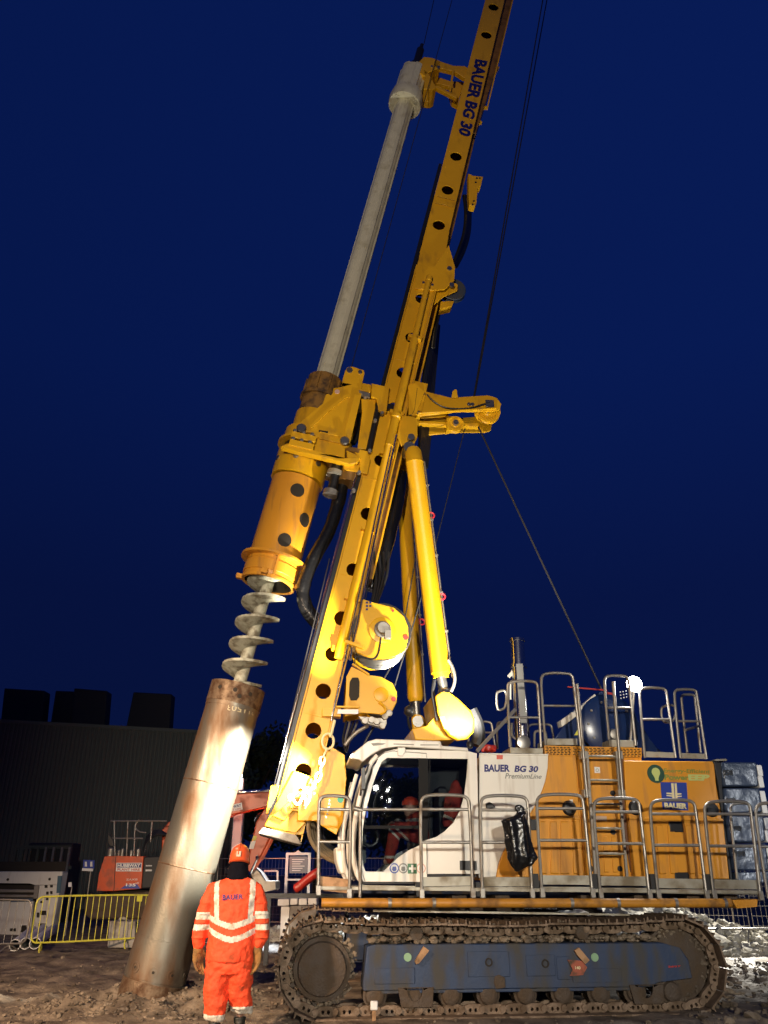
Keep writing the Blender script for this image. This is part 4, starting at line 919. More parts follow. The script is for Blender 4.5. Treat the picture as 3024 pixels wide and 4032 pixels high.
obj('hydraulic_manifold', mb, GAL, mast, .006)

# ------------------------------------------------------------------ back stays
def stay(name, p, q, prof, parent=rig, m=YEL):
    d = q - p; L = d.length
    return obj(name, MB().lathe(p, d, [(t * L, r) for t, r in prof], 28), m, parent)
n0, n1 = m1('E', 12.1, 872, 775), m1('D', 12.1, 1262, 705)
bs = stay('mast_cylinder', n0, n1, [(0, .11), (.02, .145), (.07, .15), (.072, .156), (.075, .148), (.985, .150), (.985, .13), (1, .12)])
f0_, f1_ = m1('E', 13.3, 805, 905), m1('D', 13.3, 1112, 850)
bs2 = stay('mast_cylinder', f0_, f1_, [(0, .10), (.02, .125), (.985, .135), (1, .11)])
mb = MB(); mb.tube(n1, m1('D', 12.1, 1282, 800), .075); mb.ball(m1('D', 12.1, 1285, 805), .12, 2); mb.tube(f1_, m1('D', 13.3, 1120, 965), .07); obj('cylinder_rod', mb, STL, rig)
mb = MB()
for (p, q, dx) in ((n0, n1, .175), (f0_, f1_, .16)):
    o_ = E1 * dx; mb.path([p + o_ + (q - p) * .06, q + o_], .014, 6)
    for t in (.18, .34, .5, .66, .82): c = p.lerp(q, t) + o_; mb.boxv(c - E1 * .05 - E2 * .03, E1 * .07, EZ * .03, E2 * .06)
mb.path([m1('D', 12.0, x, y) for x, y in ((1305, 600), (1330, 640), (1345, 700), (1340, 750), (1320, 790))], .025, 8, 2)
obj('cylinder_pipework', mb, GAL, rig)
for k, w_, x, y in (('E', 12.1, 992, 1210), ('E', 12.1, 1062, 1740), ('E', 13.3, 930, 1905), ('E', 13.3, 790, 860)):
    c = m1(k, w_, x, y); obj('red_lug', MB().path(circ(c, E1, EZ, .05, 12), .018, 6, 0, True), mat('red_lug%d' % x, (.55, .02, .04), .4), rig)
bt = MB(); bt.lathe(m1('E', 12.0, 862, 695), E2, [(0, .05), (0, .06), (.3, .06), (.3, .05)], 16); bt.lathe(m1('E', 12.05, 850, 760), E2, [(0, .10), (.3, .10)], 20); obj('stay_pin', bt, STL, rig)
ub = [(790, 555), (845, 560), (905, 580), (902, 700), (880, 745), (830, 740), (800, 755), (770, 700)]
mb = MB(); mb.prism(mp('E', 12.12, ub), E2 * .05); mb.prism([p + E2 * .95 for p in mp('E', 12.12, ub)], E2 * .05)
mb.prism(mp('E', 12.14, [(890, 345), (950, 400), (890, 560), (845, 550), (840, 360)]), E2 * .05)
mb.boxv(T(uv('E', 870, 520)[0], MWD + .03, 12.17), MD * .6, MV * .25, E2 * .9); obj('stay_bracket', mb, YEL, mast, .006)
# lower link knuckles
mb = MB(); mb.prism(mp('D', 11.95, [(1228, 815), (1262, 788), (1320, 795), (1375, 840), (1440, 905), (1462, 960), (1455, 1030), (1420, 1070), (1360, 1080), (1310, 1050), (1270, 990), (1245, 920)]), E2 * .09)
kn = obj('boom_link', mb, YEL, rig, .02)
mb = MB(); mb.prism(mp('D', 11.94, [(1252, 935), (1282, 935), (1300, 1015), (1280, 1010)]), E2 * .01); mb.prism(mp('D', 11.93, [(1310, 1020), (1360, 1032), (1350, 1052), (1315, 1046)]), E2 * .02); obj('link_handles', mb, ORG, kn, .004)
mb = MB().prism(mp('D', 12.15, [(1210, 810), (1250, 830), (1265, 930), (1290, 1040), (1350, 1075), (1215, 1080), (1110, 1075), (1090, 1010), (1180, 990), (1230, 930)]), E2 * 1.0); obj('boom_base', mb, YEL, rig, .02)
mb = MB(); mb.prism(mp('D', 13.2, [(1085, 945), (1110, 920), (1150, 930), (1195, 985), (1180, 1010), (1140, 1035), (1095, 1030)]), E2 * .1); obj('boom_knuckle', mb, YEL, rig, .02)
mb = MB(); mb.disc(m1('D', 13.18, 1125, 965), E2, .09, .03, 20); mb.disc(m1('D', 13.16, 1125, 965), E2, .045, .03, 16); obj('knuckle_pin', mb, STL, rig)
mb = MB(); mb.path([m1('D', 13.0, x, y) for x, y in ((1080, 860), (1062, 930), (1075, 1010), (1120, 1075))], .022, 8, 2); mb.path([m1('D', 12.05, x, y) for x, y in ((1222, 720), (1210, 800), (1225, 870), (1240, 960))], .03, 8, 2)
mb.path([m1('D', 12.1, x, y) for x, y in ((1440, 900), (1480, 980), (1490, 1060), (1470, 1110))], .10, 10, 2); mb.ball(m1('D', 12.0, 1075, 905), .09); obj('boom_hose', mb, BLK, rig)

# ------------------------------------------------------------------ rope outrigger with sheaves
WO = 12.2
mb = MB()
plate = [(900, 350), (965, 402), (1120, 440), (1240, 432), (1360, 424), (1420, 440), (1450, 480), (1440, 520), (1400, 530), (1180, 530), (920, 560), (885, 545), (905, 450)]
mb.prism(mp('E', WO, plate), E2 * .04); mb.prism([p + E2 * .75 for p in mp('E', WO, plate)], E2 * .04)
mb.prism(mp('E', WO - .03, [(1125, 440), (1130, 400), (1145, 385), (1160, 388), (1168, 440)]), E2 * .03)
og = obj('rope_outrigger', mb, YEL, mast, .008)
mb = MB(); mb.bar(m1('E', WO - .03, 905, 545), m1('E', WO - .03, 1420, 512), .06, .03, up=EZ); mb.bar(m1('E', WO + .4, 910, 610), m1('E', WO + .4, 1300, 632), .12, .06, up=EZ); mb.bar(m1('E', WO + .4, 920, 580), m1('E', WO + .4, 1100, 560), .12, .06, up=EZ)
mb.prism(mp('E', WO + .3, [(1090, 560), (1130, 560), (1150, 620), (1100, 630)]), E2 * .3)
obj('outrigger_brace', mb, YEL, og, .006)
def sheave(k, x, y, r, w_, parent):
    c = m1(k, w_, x, y); o = obj('sheave', MB().lathe(c, E2, [(0, .05), (0, r * .35), (.01, r * .38), (.01, r * .75), (0, r * .8), (0, r), (.02, r), (.05, r * .88), (.08, r), (.10, r), (.10, .05)], 40), YEL, parent)
    obj('sheave_pin', MB().lathe(c - E2 * .06, E2, [(0, .03), (0, .05), (.06, .055), (.06, .03)], 12), STL, o)
sheave('E', 1362, 525, .235, WO + .06, og); sheave('E', 1365, 527, .235, WO + .6, og); sheave('E', 1150, 610, .155, WO + .06, og); sheave('E', 1155, 612, .155, WO + .6, og)
mb = MB(); mb.boxv(m1('E', WO - .05, 1350, 500), E1 * .15, EZ * .15, E2 * .05)
for x, y in ((945, 415), (912, 538), (1240, 482), (1262, 482), (1378, 475)): mb.disc(m1('E', WO - .03, x, y), E2, .035, .03, 10)
obj('outrigger_pins', mb, STL, og, .004)
mb = MB(); mb.path([m1('E', WO - .05, x, y) for x, y in ((965, 420), (1000, 460), (1060, 500), (1140, 515), (1250, 510), (1340, 480), (1375, 475))], .012, 6, 2); mb.path([m1('E', WO - .05, x, y) for x, y in ((900, 380), (890, 460), (880, 540), (840, 570), (835, 640), (815, 690))], .012, 6, 2)
obj('grease_line', mb, BLK, og)

# ------------------------------------------------------------------ kelly axis tools
KD = (E1 * .2075 + EZ).normalized(); KO = LM(-1.885, 12.7, 0)
def kt(k, x, y): return (m1(k, 12.7, x, y) - KO).dot(KD)
def kp(t, r=0, an=0): return KO + KD * t + (E2.cross(KD).normalized() * -math.cos(an) + E2 * math.sin(an)) * r
def cylhit(k, x, y, r):
    d = ray(*px(k, x, y)); o = CP - KO; dp = d - KD * d.dot(KD); op = o - KD * o.dot(KD)
    a_, b_, c_ = dp.dot(dp), 2 * dp.dot(op), op.dot(op) - r * r; D_ = b_ * b_ - 4 * a_ * c_
    t = (-b_ - math.sqrt(max(D_, 0))) / (2 * a_); return CP + d * t
def conform(p, r): q = p - KO; t = q.dot(KD); n = (q - KD * t).normalized(); return KO + KD * t + n * r
def patch(mb, k, x, y, r, rad, e=.004, ring=0):
    c = cylhit(k, x, y, r); n = (c - conform(c, 0)).normalized(); u = KD.cross(n).normalized()
    pts = [conform(p, r + e) for p in circ(c, u, KD, rad, 24)]
    if ring:
        pin = [conform(p, r + e) for p in circ(c, u, KD, rad * ring, 24)]
        a_ = [mb.b.verts.new(p) for p in pts]; b_ = [mb.b.verts.new(p) for p in pin]; a2 = [mb.b.verts.new(conform(p, r - .004)) for p in pts]
        for i in range(24): j = (i + 1) % 24; mb.face([a_[i], a_[j], b_[j], b_[i]]); mb.face([a_[i], a2[i], a2[j], a_[j]])
    else:
        cc = mb.b.verts.new(conform(c, r + e)); prev = None
        for q_ in (.33, .67, 1.0):
            vs = [mb.b.verts.new(conform(p, r + e)) for p in circ(c, u, KD, rad * q_, 24)]
            for i in range(24):
                j = (i + 1) % 24
                if prev: mb.face([prev[i], prev[j], vs[j], vs[i]])
                else: mb.face([vs[i], vs[j], cc])
            prev = vs
# casing in the ground
CR = .412; tt = kt('C', 1405, 160); tb = -.35
mb = MB(); rim = kt('C', 905, 1885)
prof = [(0, CR + .006), (rim - tb - .02, CR + .006), (rim - tb - .018, CR - .008), (rim - tb, CR - .008), (rim - tb + .002, CR + .006), (rim - tb + .48, CR + .006), (rim - tb + .482, CR),
        (tt - tb - .36, CR), (tt - tb - .358, CR + .006), (tt - tb, CR + .006), (tt - tb, CR - .06), (tt - tb - .35, CR - .062), (0, CR - .062)]
mb.lathe(KO + KD * tb, KD, prof, 72, True)
cs = tag(obj('steel_casing', mb, CAS, None, ang=50), 'big rusty steel casing tube leaning out of the muddy ground left of the worker', 'steel pipe')
mb = MB(); kl_ = lambda t0, segs: mb.lathe(KO + KD * t0, KD, segs, 72, True)
kl_(tt - .30, [(0, CR + .0062), (0, CR + .013), (.31, CR + .013), (.31, CR - .058), (.30, CR - .058), (.30, CR + .0062)]); obj('end_collar', mb, CAR, cs, ang=50)
mb = MB(); kl_(tb, [(0, CR + .0062), (0, CR + .012), (rim - tb - .025, CR + .012), (rim - tb - .025, CR + .0062)]); obj('cutting_ring', mb, CAR, cs, ang=50)
mb = MB()
for t_ in (1.6, 2.75): mb.lathe(KO + KD * t_, KD, [(0, CR), (.006, CR + .004), (.014, CR + .004), (.02, CR)], 72, True)
obj('weld_seam', mb, CAR, cs, ang=50)
mb = MB()
for x, y, r in ((1307, 157, .032), (1397, 174, .034), (1486, 201, .032)): patch(mb, 'C', x, y, CR + .013, r)
patch(mb, 'C', 1422, 212, CR + .013, .034); obj('bolt_hole', mb, HOL, cs)
mb = MB(); mr = MB()
for x, y in ((805, 1822), (910, 1855), (1022, 1872), (1100, 1875)): patch(mr, 'C', x, y, CR + .006, .068, .008, .72); patch(mr, 'C', x, y, CR + .006, .03, .010, .6); patch(mb, 'C', x, y, CR + .006, .018, .007)
obj('bolt_boss', mr, CAS, cs); obj('bolt_hole', mb, HOL, cs)
TAN_ = mat('scratch_paint', (.50, .42, .26), .6)
q = [cylhit('C', x, y, CR) for x, y in ((1510, 292), (1356, 260), (1348, 296), (1503, 328))]
text('scratched_number', '311503', q, TAN_, cs, (0, 0, 0), .0, lambda p: conform(p, CR + .004))
# auger hanging below the drive tube
at0, at1 = tt - .9, kt('D', 230, 150)
mb = MB(); mb.lathe(KO + KD * at0, KD, [(0, .10), (at1 - at0 + .6, .10)], 24); 
top_t = at1 + .35; pitch_ = .365; ro_, ri_ = .345, .095; n = int((top_t - at0) / pitch_ * 40); A_, B_, C_, D_ = [], [], [], []
ph = 1.2
for i in range(n + 1):
    t = at0 + (top_t - at0) * i / n; an = -2 * math.pi * (t - at0) / pitch_ + ph; rr = ro_ + .012 * noise.noise(Vector((i * .11, 0, 0)))
    A_.append(mb.b.verts.new(kp(t - .085, ri_, an))); B_.append(mb.b.verts.new(kp(t, rr, an))); C_.append(mb.b.verts.new(kp(t + .01, ri_, an))); D_.append(mb.b.verts.new(kp(t + .040, rr, an)))
for i in range(n): mb.face([A_[i], A_[i + 1], B_[i + 1], B_[i]]); mb.face([C_[i], D_[i], D_[i + 1], C_[i + 1]]); mb.face([B_[i], B_[i + 1], D_[i + 1], D_[i]])
obj('auger', mb, AUG, rig, ang=50)
# casing driver
def kl(mb, segs, seg=56, closed=False): t0 = segs[0][0]; return mb.lathe(KO + KD * t0, KD, [(t - t0, r) for t, r in segs], seg, closed)
tb0 = kt('D', 215, 150) + .0; tcol0 = kt('X', 1062, 2228); tcol1 = kt('X', 1080, 2150); tr0 = kt('X', 1165, 1905); tr1 = kt('X', 1192, 1795)
mb = MB(); kl(mb, [(tb0, .43), (tb0 + .02, .435), (tcol0, .435), (tcol0, .44), (tr0, .432), (tr0 - .001, .40), (tb0, .40)], 64, True)
ct = obj('casing_driver_tube', mb, ORG, rig)
mb = MB(); kl(mb, [(tb0 + .015, .399), (tr0, .399), (tr0, .39), (tb0 + .015, .39)], 48, True); obj('tube_inner_shade', mb, HOL, ct)  # dark sleeve added so the inside of the tube looks shaded
mb = MB(); kl(mb, [(tcol0 + .05, .44), (tcol0 + .05, .56), (tcol0 + .10, .56), (tcol0 + .10, .44)], 56, True)
kl(mb, [(tb0 + .12, .43), (tb0 + .12, .455), (tb0 + .30, .455), (tb0 + .30, .43)], 56, True); kl(mb, [(tb0, .43), (tb0, .452), (tb0 + .05, .452), (tb0 + .05, .43)], 56, True)
for i in range(3):
    an = i * 2.1 + .3; c = kp(tcol0 - .12, .44, an); rd = (c - conform(c, 0)).normalized(); td = KD.cross(rd)
    mb.boxv(c - rd * .05 - td * .02 - KD * .17, rd * .10, td * .04, KD * .34)
for i in range(4): an = i * math.pi / 2 + .1; c = kp(tb0 + .05, .50, an); rd = (c - conform(c, 0)).normalized(); td = KD.cross(rd); mb.boxv(c - rd * .05 - td * .05 - KD * .04, rd * .10, td * .1, KD * .08)
obj('tube_collar', mb, ORG, ct, .006)
mb = MB(); mr = MB()
for k, x, y, r in (('E', 118, 1045, .125), ('E', 166, 1240, .125), ('E', 35, 1370, .12)): patch(mb, k, x, y, .435, r); patch(mr, k, x, y, .435, r * 1.07, .006, .93)
obj('tube_hole', mb, HOL, ct); obj('hole_rim', mr, ORG, ct)
mb = MB(); kl(mb, [(tr0 + .03, .40), (tr0 + .03, .465), (tr0 + .10, .47), (tr1 - .02, .47), (tr1, .45), (tr1, .38), (tr0 + .03, .36)], 64, True); rg_ = obj('drive_ring', mb, YEL, rig)
mb = MB()
for i in range(7): 
    an = i * .9 - .5; c = kp((tr0 + tr1) / 2 + .02, .47, an); rd = (c - conform(c, 0)).normalized(); mb.lathe(c - rd * .02, rd, [(0, .05), (.035, .05), (.04, .025)], 12)
obj('ring_pin', mb, STL, rg_)
mb = MB(); kl(mb, [(tr0 - .01, .37), (tr0 + .04, .37)], 32); kl(mb, [(tr1 - .01, .40), (tr1 + .12, .40)], 40); obj('swivel_gap', mb, BLK, rig)
tf = tr1 + .12                                               # gearbox and flange above
mb = MB(); kl(mb, [(tf, .52), (tf + .05, .52), (tf + .05, .45), (tf + .30, .45), (tf + .34, .36), (tf + .70, .36)], 48); gb = obj('gearbox', mb, YEL, rig)
BR = mat('brown_housing', (.30, .16, .035), .5, 0, (.05, .03, .02), .4, 6)
mb = MB(); kl(mb, [(tf + .70, .33), (tf + 1.05, .33), (tf + 1.05, .38), (tf + 1.12, .38), (tf + 1.12, .33), (tf + 1.52, .33), (tf + 1.55, .29)], 40)
for i in range(10): an = i * .628; c = kp(tf + 1.3, .34, an); rd = (c - conform(c, 0)).normalized(); td = KD.cross(rd); mb.boxv(c - rd * .02 - td * .02 - KD * .18, rd * .04, td * .04, KD * .36)
obj('kelly_drive_housing', mb, BR, gb, .004)
mb = MB()                                                    # hydraulic motors and small parts round the gearbox
for an, r_, h0, h1, rr in ((2.9, .46, .55, 1.2, .10), (3.5, .46, .6, 1.1, .09), (1.9, .5, .5, .95, .10)):
    c = kp(tf + h0, r_, an); mb.lathe(c, KD, [(0, rr), ((h1 - h0), rr), (h1 - h0 + .02, rr * .6)], 16)
mb.path([kp(tf + .9, .45, 3.4), kp(tf + 1.3, .6, 3.2), kp(tf + 1.1, .55, 2.8), kp(tf + .5, .62, 3.0)], .035, 8, 2)
obj('hydraulic_motor', mb, BLK, gb)
# side plates of the sledge
tri = [(740, 128), (800, 120), (920, 160), (926, 192), (905, 285), (893, 425), (860, 560), (768, 950), (735, 972), (690, 960), (440, 905), (345, 835), (270, 832), (205, 800), (196, 760), (240, 715), (370, 605), (470, 525), (505, 425), (530, 412), (562, 432), (582, 405), (590, 350), (640, 348), (672, 340), (690, 250), (716, 165)]
P = mp('O', 12.12, tri); sd = obj('sledge_plate', MB().prism(P, E2 * .05), YEL, rig, .008); obj('sledge_plate', MB().prism([p + E2 * 1.1 for p in P], E2 * .05), YEL, rig, .008)
mb = MB()
mb.prism(mp('O', 12.10, [(690, 960), (768, 950), (860, 560), (893, 425), (820, 420), (760, 640), (700, 860)]), E2 * .02)
mb.path([m1('O', 12.105, *p) for p in ((340, 800), (520, 620), (720, 460), (770, 450))], .008, 6); mb.path([m1('O', 12.105, *p) for p in ((440, 830), (660, 880))], .008, 6)
obj('plate_doubler', mb, YEL, sd, .004)
mb = MB()
for x, y, r in ((240, 782, .085), (712, 918, .08)): c = m1('O', 12.06, x, y); mb.lathe(c, E2, [(0, r * .5), (0, r * .8), (.015, r), (.06, r)], 20)
for x, y in ((765, 155), (880, 175)): mb.disc(m1('O', 12.09, x, y), E2, .055 if x < 800 else .035, .03, 14)
obj('sledge_pin', mb, STL, sd)
obj('round_sticker', MB().disc(m1('O', 12.11, 630, 392), E2, .045, .01, 20), PNK, sd)
obj('plate_slot', MB().prism(mp('O', 12.112, [(430, 810), (530, 825), (528, 846), (428, 830)]), E2 * .004), HOL, sd)
mb = MB(); mb.prism(mp('O', 12.15, [(130, 855), (200, 790), (300, 850), (440, 860), (460, 905), (770, 990), (715, 1010), (712, 1110), (410, 1060), (110, 950)]), E2 * 1.0)
pb = obj('gearbox_cover', mb, YEL, sd, .01)
mb = MB(); mb.prism(mp('O', 12.05, [(15, 990), (120, 950), (400, 1035), (720, 1115), (880, 1110), (850, 1165), (760, 1180), (560, 1125), (200, 1040)]), E2 * .15)
mb.prism(mp('O', 12.08, [(730, 1030), (830, 1075), (885, 1110), (860, 1140), (740, 1115)]), E2 * .3); obj('skirt_plate', mb, YEL, sd, .008)
for x0, y0, x1, y1_ in ((130, 860, 395, 960), (110, 945, 370, 1020)):
    a0, b0 = m1('O', 12.06, x0, y0), m1('O', 12.06, x1, y0 + 60); mb = MB(); mb.bar(a0, b0, .06, .12, up=EZ); st_ = obj('bolt_strip', mb, YEL, sd, .006)
    mb = MB()
    for t in (.15, .5, .85): c = a0.lerp(b0, t); mb.lathe(c + EZ * .06 - E2 * .02, EZ, [(0, .035), (.04, .035)], 8)
    obj('strip_bolts', mb, GAL, st_)
# arms from the plates to the mast slide
mb = MB()
mb.prism(mp('O', 12.14, [(810, 280), (1000, 315), (1000, 395), (985, 400), (805, 355)]), E2 * .8)
mb.prism(mp('O', 12.1, [(1005, 300), (1200, 345), (1190, 430), (1165, 620), (1080, 600), (1060, 470), (1000, 440)]), E2 * .85)
mb.prism(mp('O', 12.18, [(890, 470), (1050, 480), (1040, 620), (950, 1020), (850, 1010), (900, 620)]), E2 * .12)
mb.prism(mp('O', 12.12, [(850, 1010), (960, 1040), (990, 1130), (960, 1290), (880, 1270), (870, 1120), (790, 1010)]), E2 * .9)
mb.prism(mp('O', 12.15, [(690, 1160), (880, 1190), (860, 1270), (700, 1240)]), E2 * .6)
sl = obj('sledge_arm', mb, YEL, rig, .01)
mb = MB(); mb.tube(m1('O', 12.2, 1085, 540), m1('O', 12.2, 975, 1040), .06); mb.boxv(m1('O', 12.12, 1065, 570), E1 * .3, EZ * .1, E2 * .1); mb.path([m1('O', 12.5, x, y) for x, y in ((870, 640), (880, 760), (850, 880), (800, 960))], .05, 8, 2); obj('sledge_cylinder', mb, BLK, sl)
mb = MB()
for x, y in ((935, 430), (1120, 620), (1045, 700), (985, 1030), (870, 1265), (810, 1460)): mb.lathe(m1('O', 12.08, x, y), E2, [(0, .03), (.08, .035)], 10)
mb.prism(mp('O', 12.1, [(865, 375), (985, 410), (985, 455), (870, 400)]), E2 * .1); obj('arm_fittings', mb, GAL, sl)
mb = MB(); mb.lathe(m1('O', 12.35, 745, 1400), MD, [(0, .18), (.5, .2), (.52, .24), (.6, .24)], 24); obj('crowd_gear', mb, mat('olive_brown', (.2, .1, .02), .5), sl)
mb = MB(); c = m1('O', 12.3, 600, 1310); obj('motor_guard', MB().lathe(c, KD, [(0, .14), (.08, .14)], 24), ALU, rig); c = m1('O', 12.3, 550, 1525); obj('motor_guard', MB().lathe(c, KD, [(0, .13), (.09, .13)], 24), GAL, rig)
mb = MB(); c = m1('O', 12.3, 560, 1500); mb.lathe(c, KD, [(0, .08), (.55, .08)], 20); mb.lathe(m1('O', 12.3, 610, 1290), KD, [(0, .1), (.5, .1)], 20); obj('motor_body', mb, BLK, rig)

# kelly bar
kt0, kt1 = tf + 1.2, kt('F', 235, 700)
mb = MB(); prof = []
nseg = 48
u_, v_ = KD.cross(E2).normalized(), E2
rings = []
for t in (kt0, kt1):
    ring = []
    for i in range(nseg):
        an = 2 * math.pi * i / nseg; r = .192 + (.024 if (i % 8) in (0, 1, 2) else 0); ring.append(mb.b.verts.new(KO + KD * t + (u_ * math.cos(an) + v_ * math.sin(an)) * r))
    rings.append(ring)
for i in range(nseg): j = (i + 1) % nseg; mb.face([rings[0][i], rings[0][j], rings[1][j], rings[1][i]])
mb.face(rings[0]); mb.face(list(reversed(rings[1])))
kb = obj('kelly_bar', mb, KEL, rig, ang=25)
ktc = kt('F', 245, 700); ktt = kt('F', 300, 480)
mb = MB(); kl(mb, [(ktc - .05, .21), (ktc - .05, .37), (ktc + .10, .39), (ktc + .30, .36), (ktc + .32, .24)], 36)
for i in range(4): 
    an = i * 1.57 + .7; c = kp(ktc + .0, .30, an); mb.lathe(c - KD * .09, KD, [(0, .04), (.06, .04)], 8)
obj('kelly_collar', mb, KEL, kb)
rings = []; mb = MB()
for t, k_ in ((ktc + .30, 1), (ktt - .05, 1.02), (ktt, .85)):
    ring = []
    for i in range(nseg): an = 2 * math.pi * i / nseg; r = (.285 + (.03 if (i % 8) in (0, 1, 2, 3) else 0)) * k_; ring.append(mb.b.verts.new(KO + KD * t + (u_ * math.cos(an) + v_ * math.sin(an)) * r))
    rings.append(ring)
for a_, b_ in zip(rings[:-1], rings[1:]):
    for i in range(nseg): j = (i + 1) % nseg; mb.face([a_[i], a_[j], b_[j], b_[i]])
mb.face(rings[0]); mb.face(list(reversed(rings[-1]))); obj('kelly_head', mb, KEL, kb, ang=25)
mb = MB(); kl(mb, [(ktt, .17), (ktt + .25, .14), (ktt + .30, .09), (ktt + .80, .09), (ktt + .85, .05), (ktt + 1.0, .04)], 20); sw = obj('rope_swivel', mb, BLK, kb)
# kelly guide arm
mb = MB(); wg_ = 12.45
mb.prism(mp('N', wg_, [(380, 200), (510, 70), (600, 80), (720, 130), (700, 200), (560, 260), (520, 300)]), E2 * .5)
mb.prism(mp('N', wg_, [(500, 210), (560, 260), (640, 400), (660, 440), (620, 460), (510, 450), (530, 350)]), E2 * .5)
mb.prism(mp('N', wg_, [(640, 100), (860, 175), (1000, 180), (1060, 220), (1060, 320), (980, 310), (880, 245), (720, 205), (640, 200)]), E2 * .12)
mb.prism([p + E2 * .4 for p in mp('N', wg_, [(640, 100), (860, 175), (1000, 180), (1060, 220), (1060, 320), (980, 310), (880, 245), (720, 205), (640, 200)])], E2 * .12)
mb.bar(m1('N', wg_ + .05, 640, 440), m1('N', wg_ + .05, 905, 575), .10, .08); mb.bar(m1('N', wg_ + .45, 640, 440), m1('N', wg_ + .45, 905, 575), .10, .08); mb.bar(m1('N', wg_, 860, 230), m1('N', wg_, 820, 480), .05, .05)
mb.prism(mp('N', wg_ + .1, [(830, 440), (960, 430), (930, 570), (860, 530)]), E2 * .3)
ga = obj('kelly_guide', mb, YEL, mast, .01)
mb = MB(); mb.boxv(m1('N', wg_ - .02, 590, 185), MV * .05, MD * .05, E2 * .02); mb.disc(m1('N', wg_ - .02, 685, 190), E2, .04, .03, 12); obj('guide_pin', mb, STL, ga)

# ------------------------------------------------------------------ hoses
def hose(name, k, w_, pts, r, m=BLK, sm=2, seg=10, par=rig): return obj(name, MB().path([m1(k, w_, x, y) for x, y in pts], r, seg, sm), m, par)
rr_ = lambda t: .115 + .022 * noise.noise(Vector((t * 14, 1, 0)))
hose('wrapped_hose', 'E', 12.5, [(420, 980), (400, 1060), (370, 1180), (320, 1330), (245, 1450), (175, 1600), (150, 1700), (165, 1800), (215, 1880), (290, 1940)], rr_, PLS, 2, 16)
hose('wrapped_hose', 'E', 12.9, [(795, 930), (770, 1060), (745, 1180), (690, 1400), (640, 1560), (600, 1700)], lambda t: .11 + .05 * math.sin(t * 3.1) + .02 * noise.noise(Vector((t * 11, 3, 0))), PLS, 2, 16)
hose('wrapped_hose', 'E', 13.0, [(560, 960), (540, 1050), (500, 1180), (460, 1330), (430, 1430)], .06, BLK)
for i in range(8):
    hose('mast_hose', 'E', 12.65 + i * .06, [(978 + i * 9, -30), (962 + i * 9, 160), (935 + i * 10, 380), (925 + i * 9, 620), (915 + i * 8, 800), (925 + i * 5, 900)], .034, BLK, 2, 8)
    hose('mast_hose', 'F', 12.7 + i * .07, [(640 + i * 7, 1310), (655 + i * 4, 1420), (645 + i * 5, 1560), (600 + i * 6, 1690), (560 + i * 4, 1790)], .035, BLK, 2, 8)
for i in range(4):
    hose('mast_hose', 'F', 12.6 + i * .08, [(490 - i * 8, 2010), (480 - i * 9, 2080), (455 - i * 10, 2200), (440 - i * 9, 2330)], .028, (BLK, GAL)[i == 1], 2, 8)
    hose('mast_hose', 'D', 12.6 + i * .1, [(700 + i * 22, 960), (690 + i * 20, 1010), (675 + i * 14, 1080), (700, 1150)], .018, (BLK, GAL)[i % 2], 2, 6)
    hose('mast_hose', 'D', 12.5 + i * .1, [(860 + i * 30, -40), (880 + i * 22, 80), (870 + i * 14, 180), (850 + i * 10, 260)], .026, BLK, 2, 8)
hose('mast_hose', 'D', 12.4, [(830, 990), (760, 1030), (720, 1070), (690, 1110)], .03, GAL); hose('mast_hose', 'D', 12.5, [(860, 1000), (820, 1070), (800, 1120)], .02, BLK)
TAN = mat('tan_hose', (.16, .115, .06), .6)
for i in range(6):
    hose('lower_hose', 'A', 12.1 + i * .12, [(330 + i * 16, 480), (320 + i * 16, 560), (350 + i * 14, 650 - i * 4), (420 + i * 9, 720 - i * 12), (520, 760 - i * 14)], .03, TAN if i < 4 else BLK, 3, 8)
# ------------------------------------------------------------------ ropes
def rope(a_, b_, r=.011): return obj('wire_rope', MB().tube(a_, b_, r, seg=6), ROP, rig)
rope(m1('X', 12.35, 2172, -200), m1('E', WO + .1, 1270, 435), .014); rope(m1('X', 12.9, 2190, -200), m1('E', WO + .65, 1275, 435), .014)
hp = m1('G', 12.1, 770, 290)
rope(m1('E', WO + .1, 1300, 630), hp, .016)
rope(m1('E', WO + .1, 1212, 640), m1('E', 12.2, 1010, 1445), .008); rope(m1('D', 12.1, 1145, 230), m1('D', 12.3, 985, 760), .012); rope(m1('D', 12.3, 965, 640), m1('D', 12.3, 925, 710), .012); rope(m1('D', 12.3, 1110, 0), m1('D', 12.3, 1040, 400), .010)
rope(m1('F', 12.7, 372, 300), m1('X', 12.7, 1742, -150), .009)
rope(m1('X', 12.4, 1862, -300), m1('X', 12.3, 1330, 1640), .008); rope(m1('X', 12.3, 1750, -60), m1('E', 12.3, 640, 350), .007) if False else None
rope(m1('D', 12.28, 600, 0), m1('D', 12.25, 275, 1340), .010); rope(m1('D', 12.3, 640, 0), m1('D', 12.25, 262, 1380), .008)
rope(m1('E', 12.2, 765, 0), m1('E', 12.28, 245, 1991), .010)
rope(m1('F', 12.3, 365, 1780), m1('D', 12.3, 700, 900), .009)
obj('rope_guard', MB().prism(mp('A', 12.2, [(100, 290), (150, 290), (140, 340), (95, 420), (85, 460), (70, 460)]), E2 * .15), YEL, mast, .006)

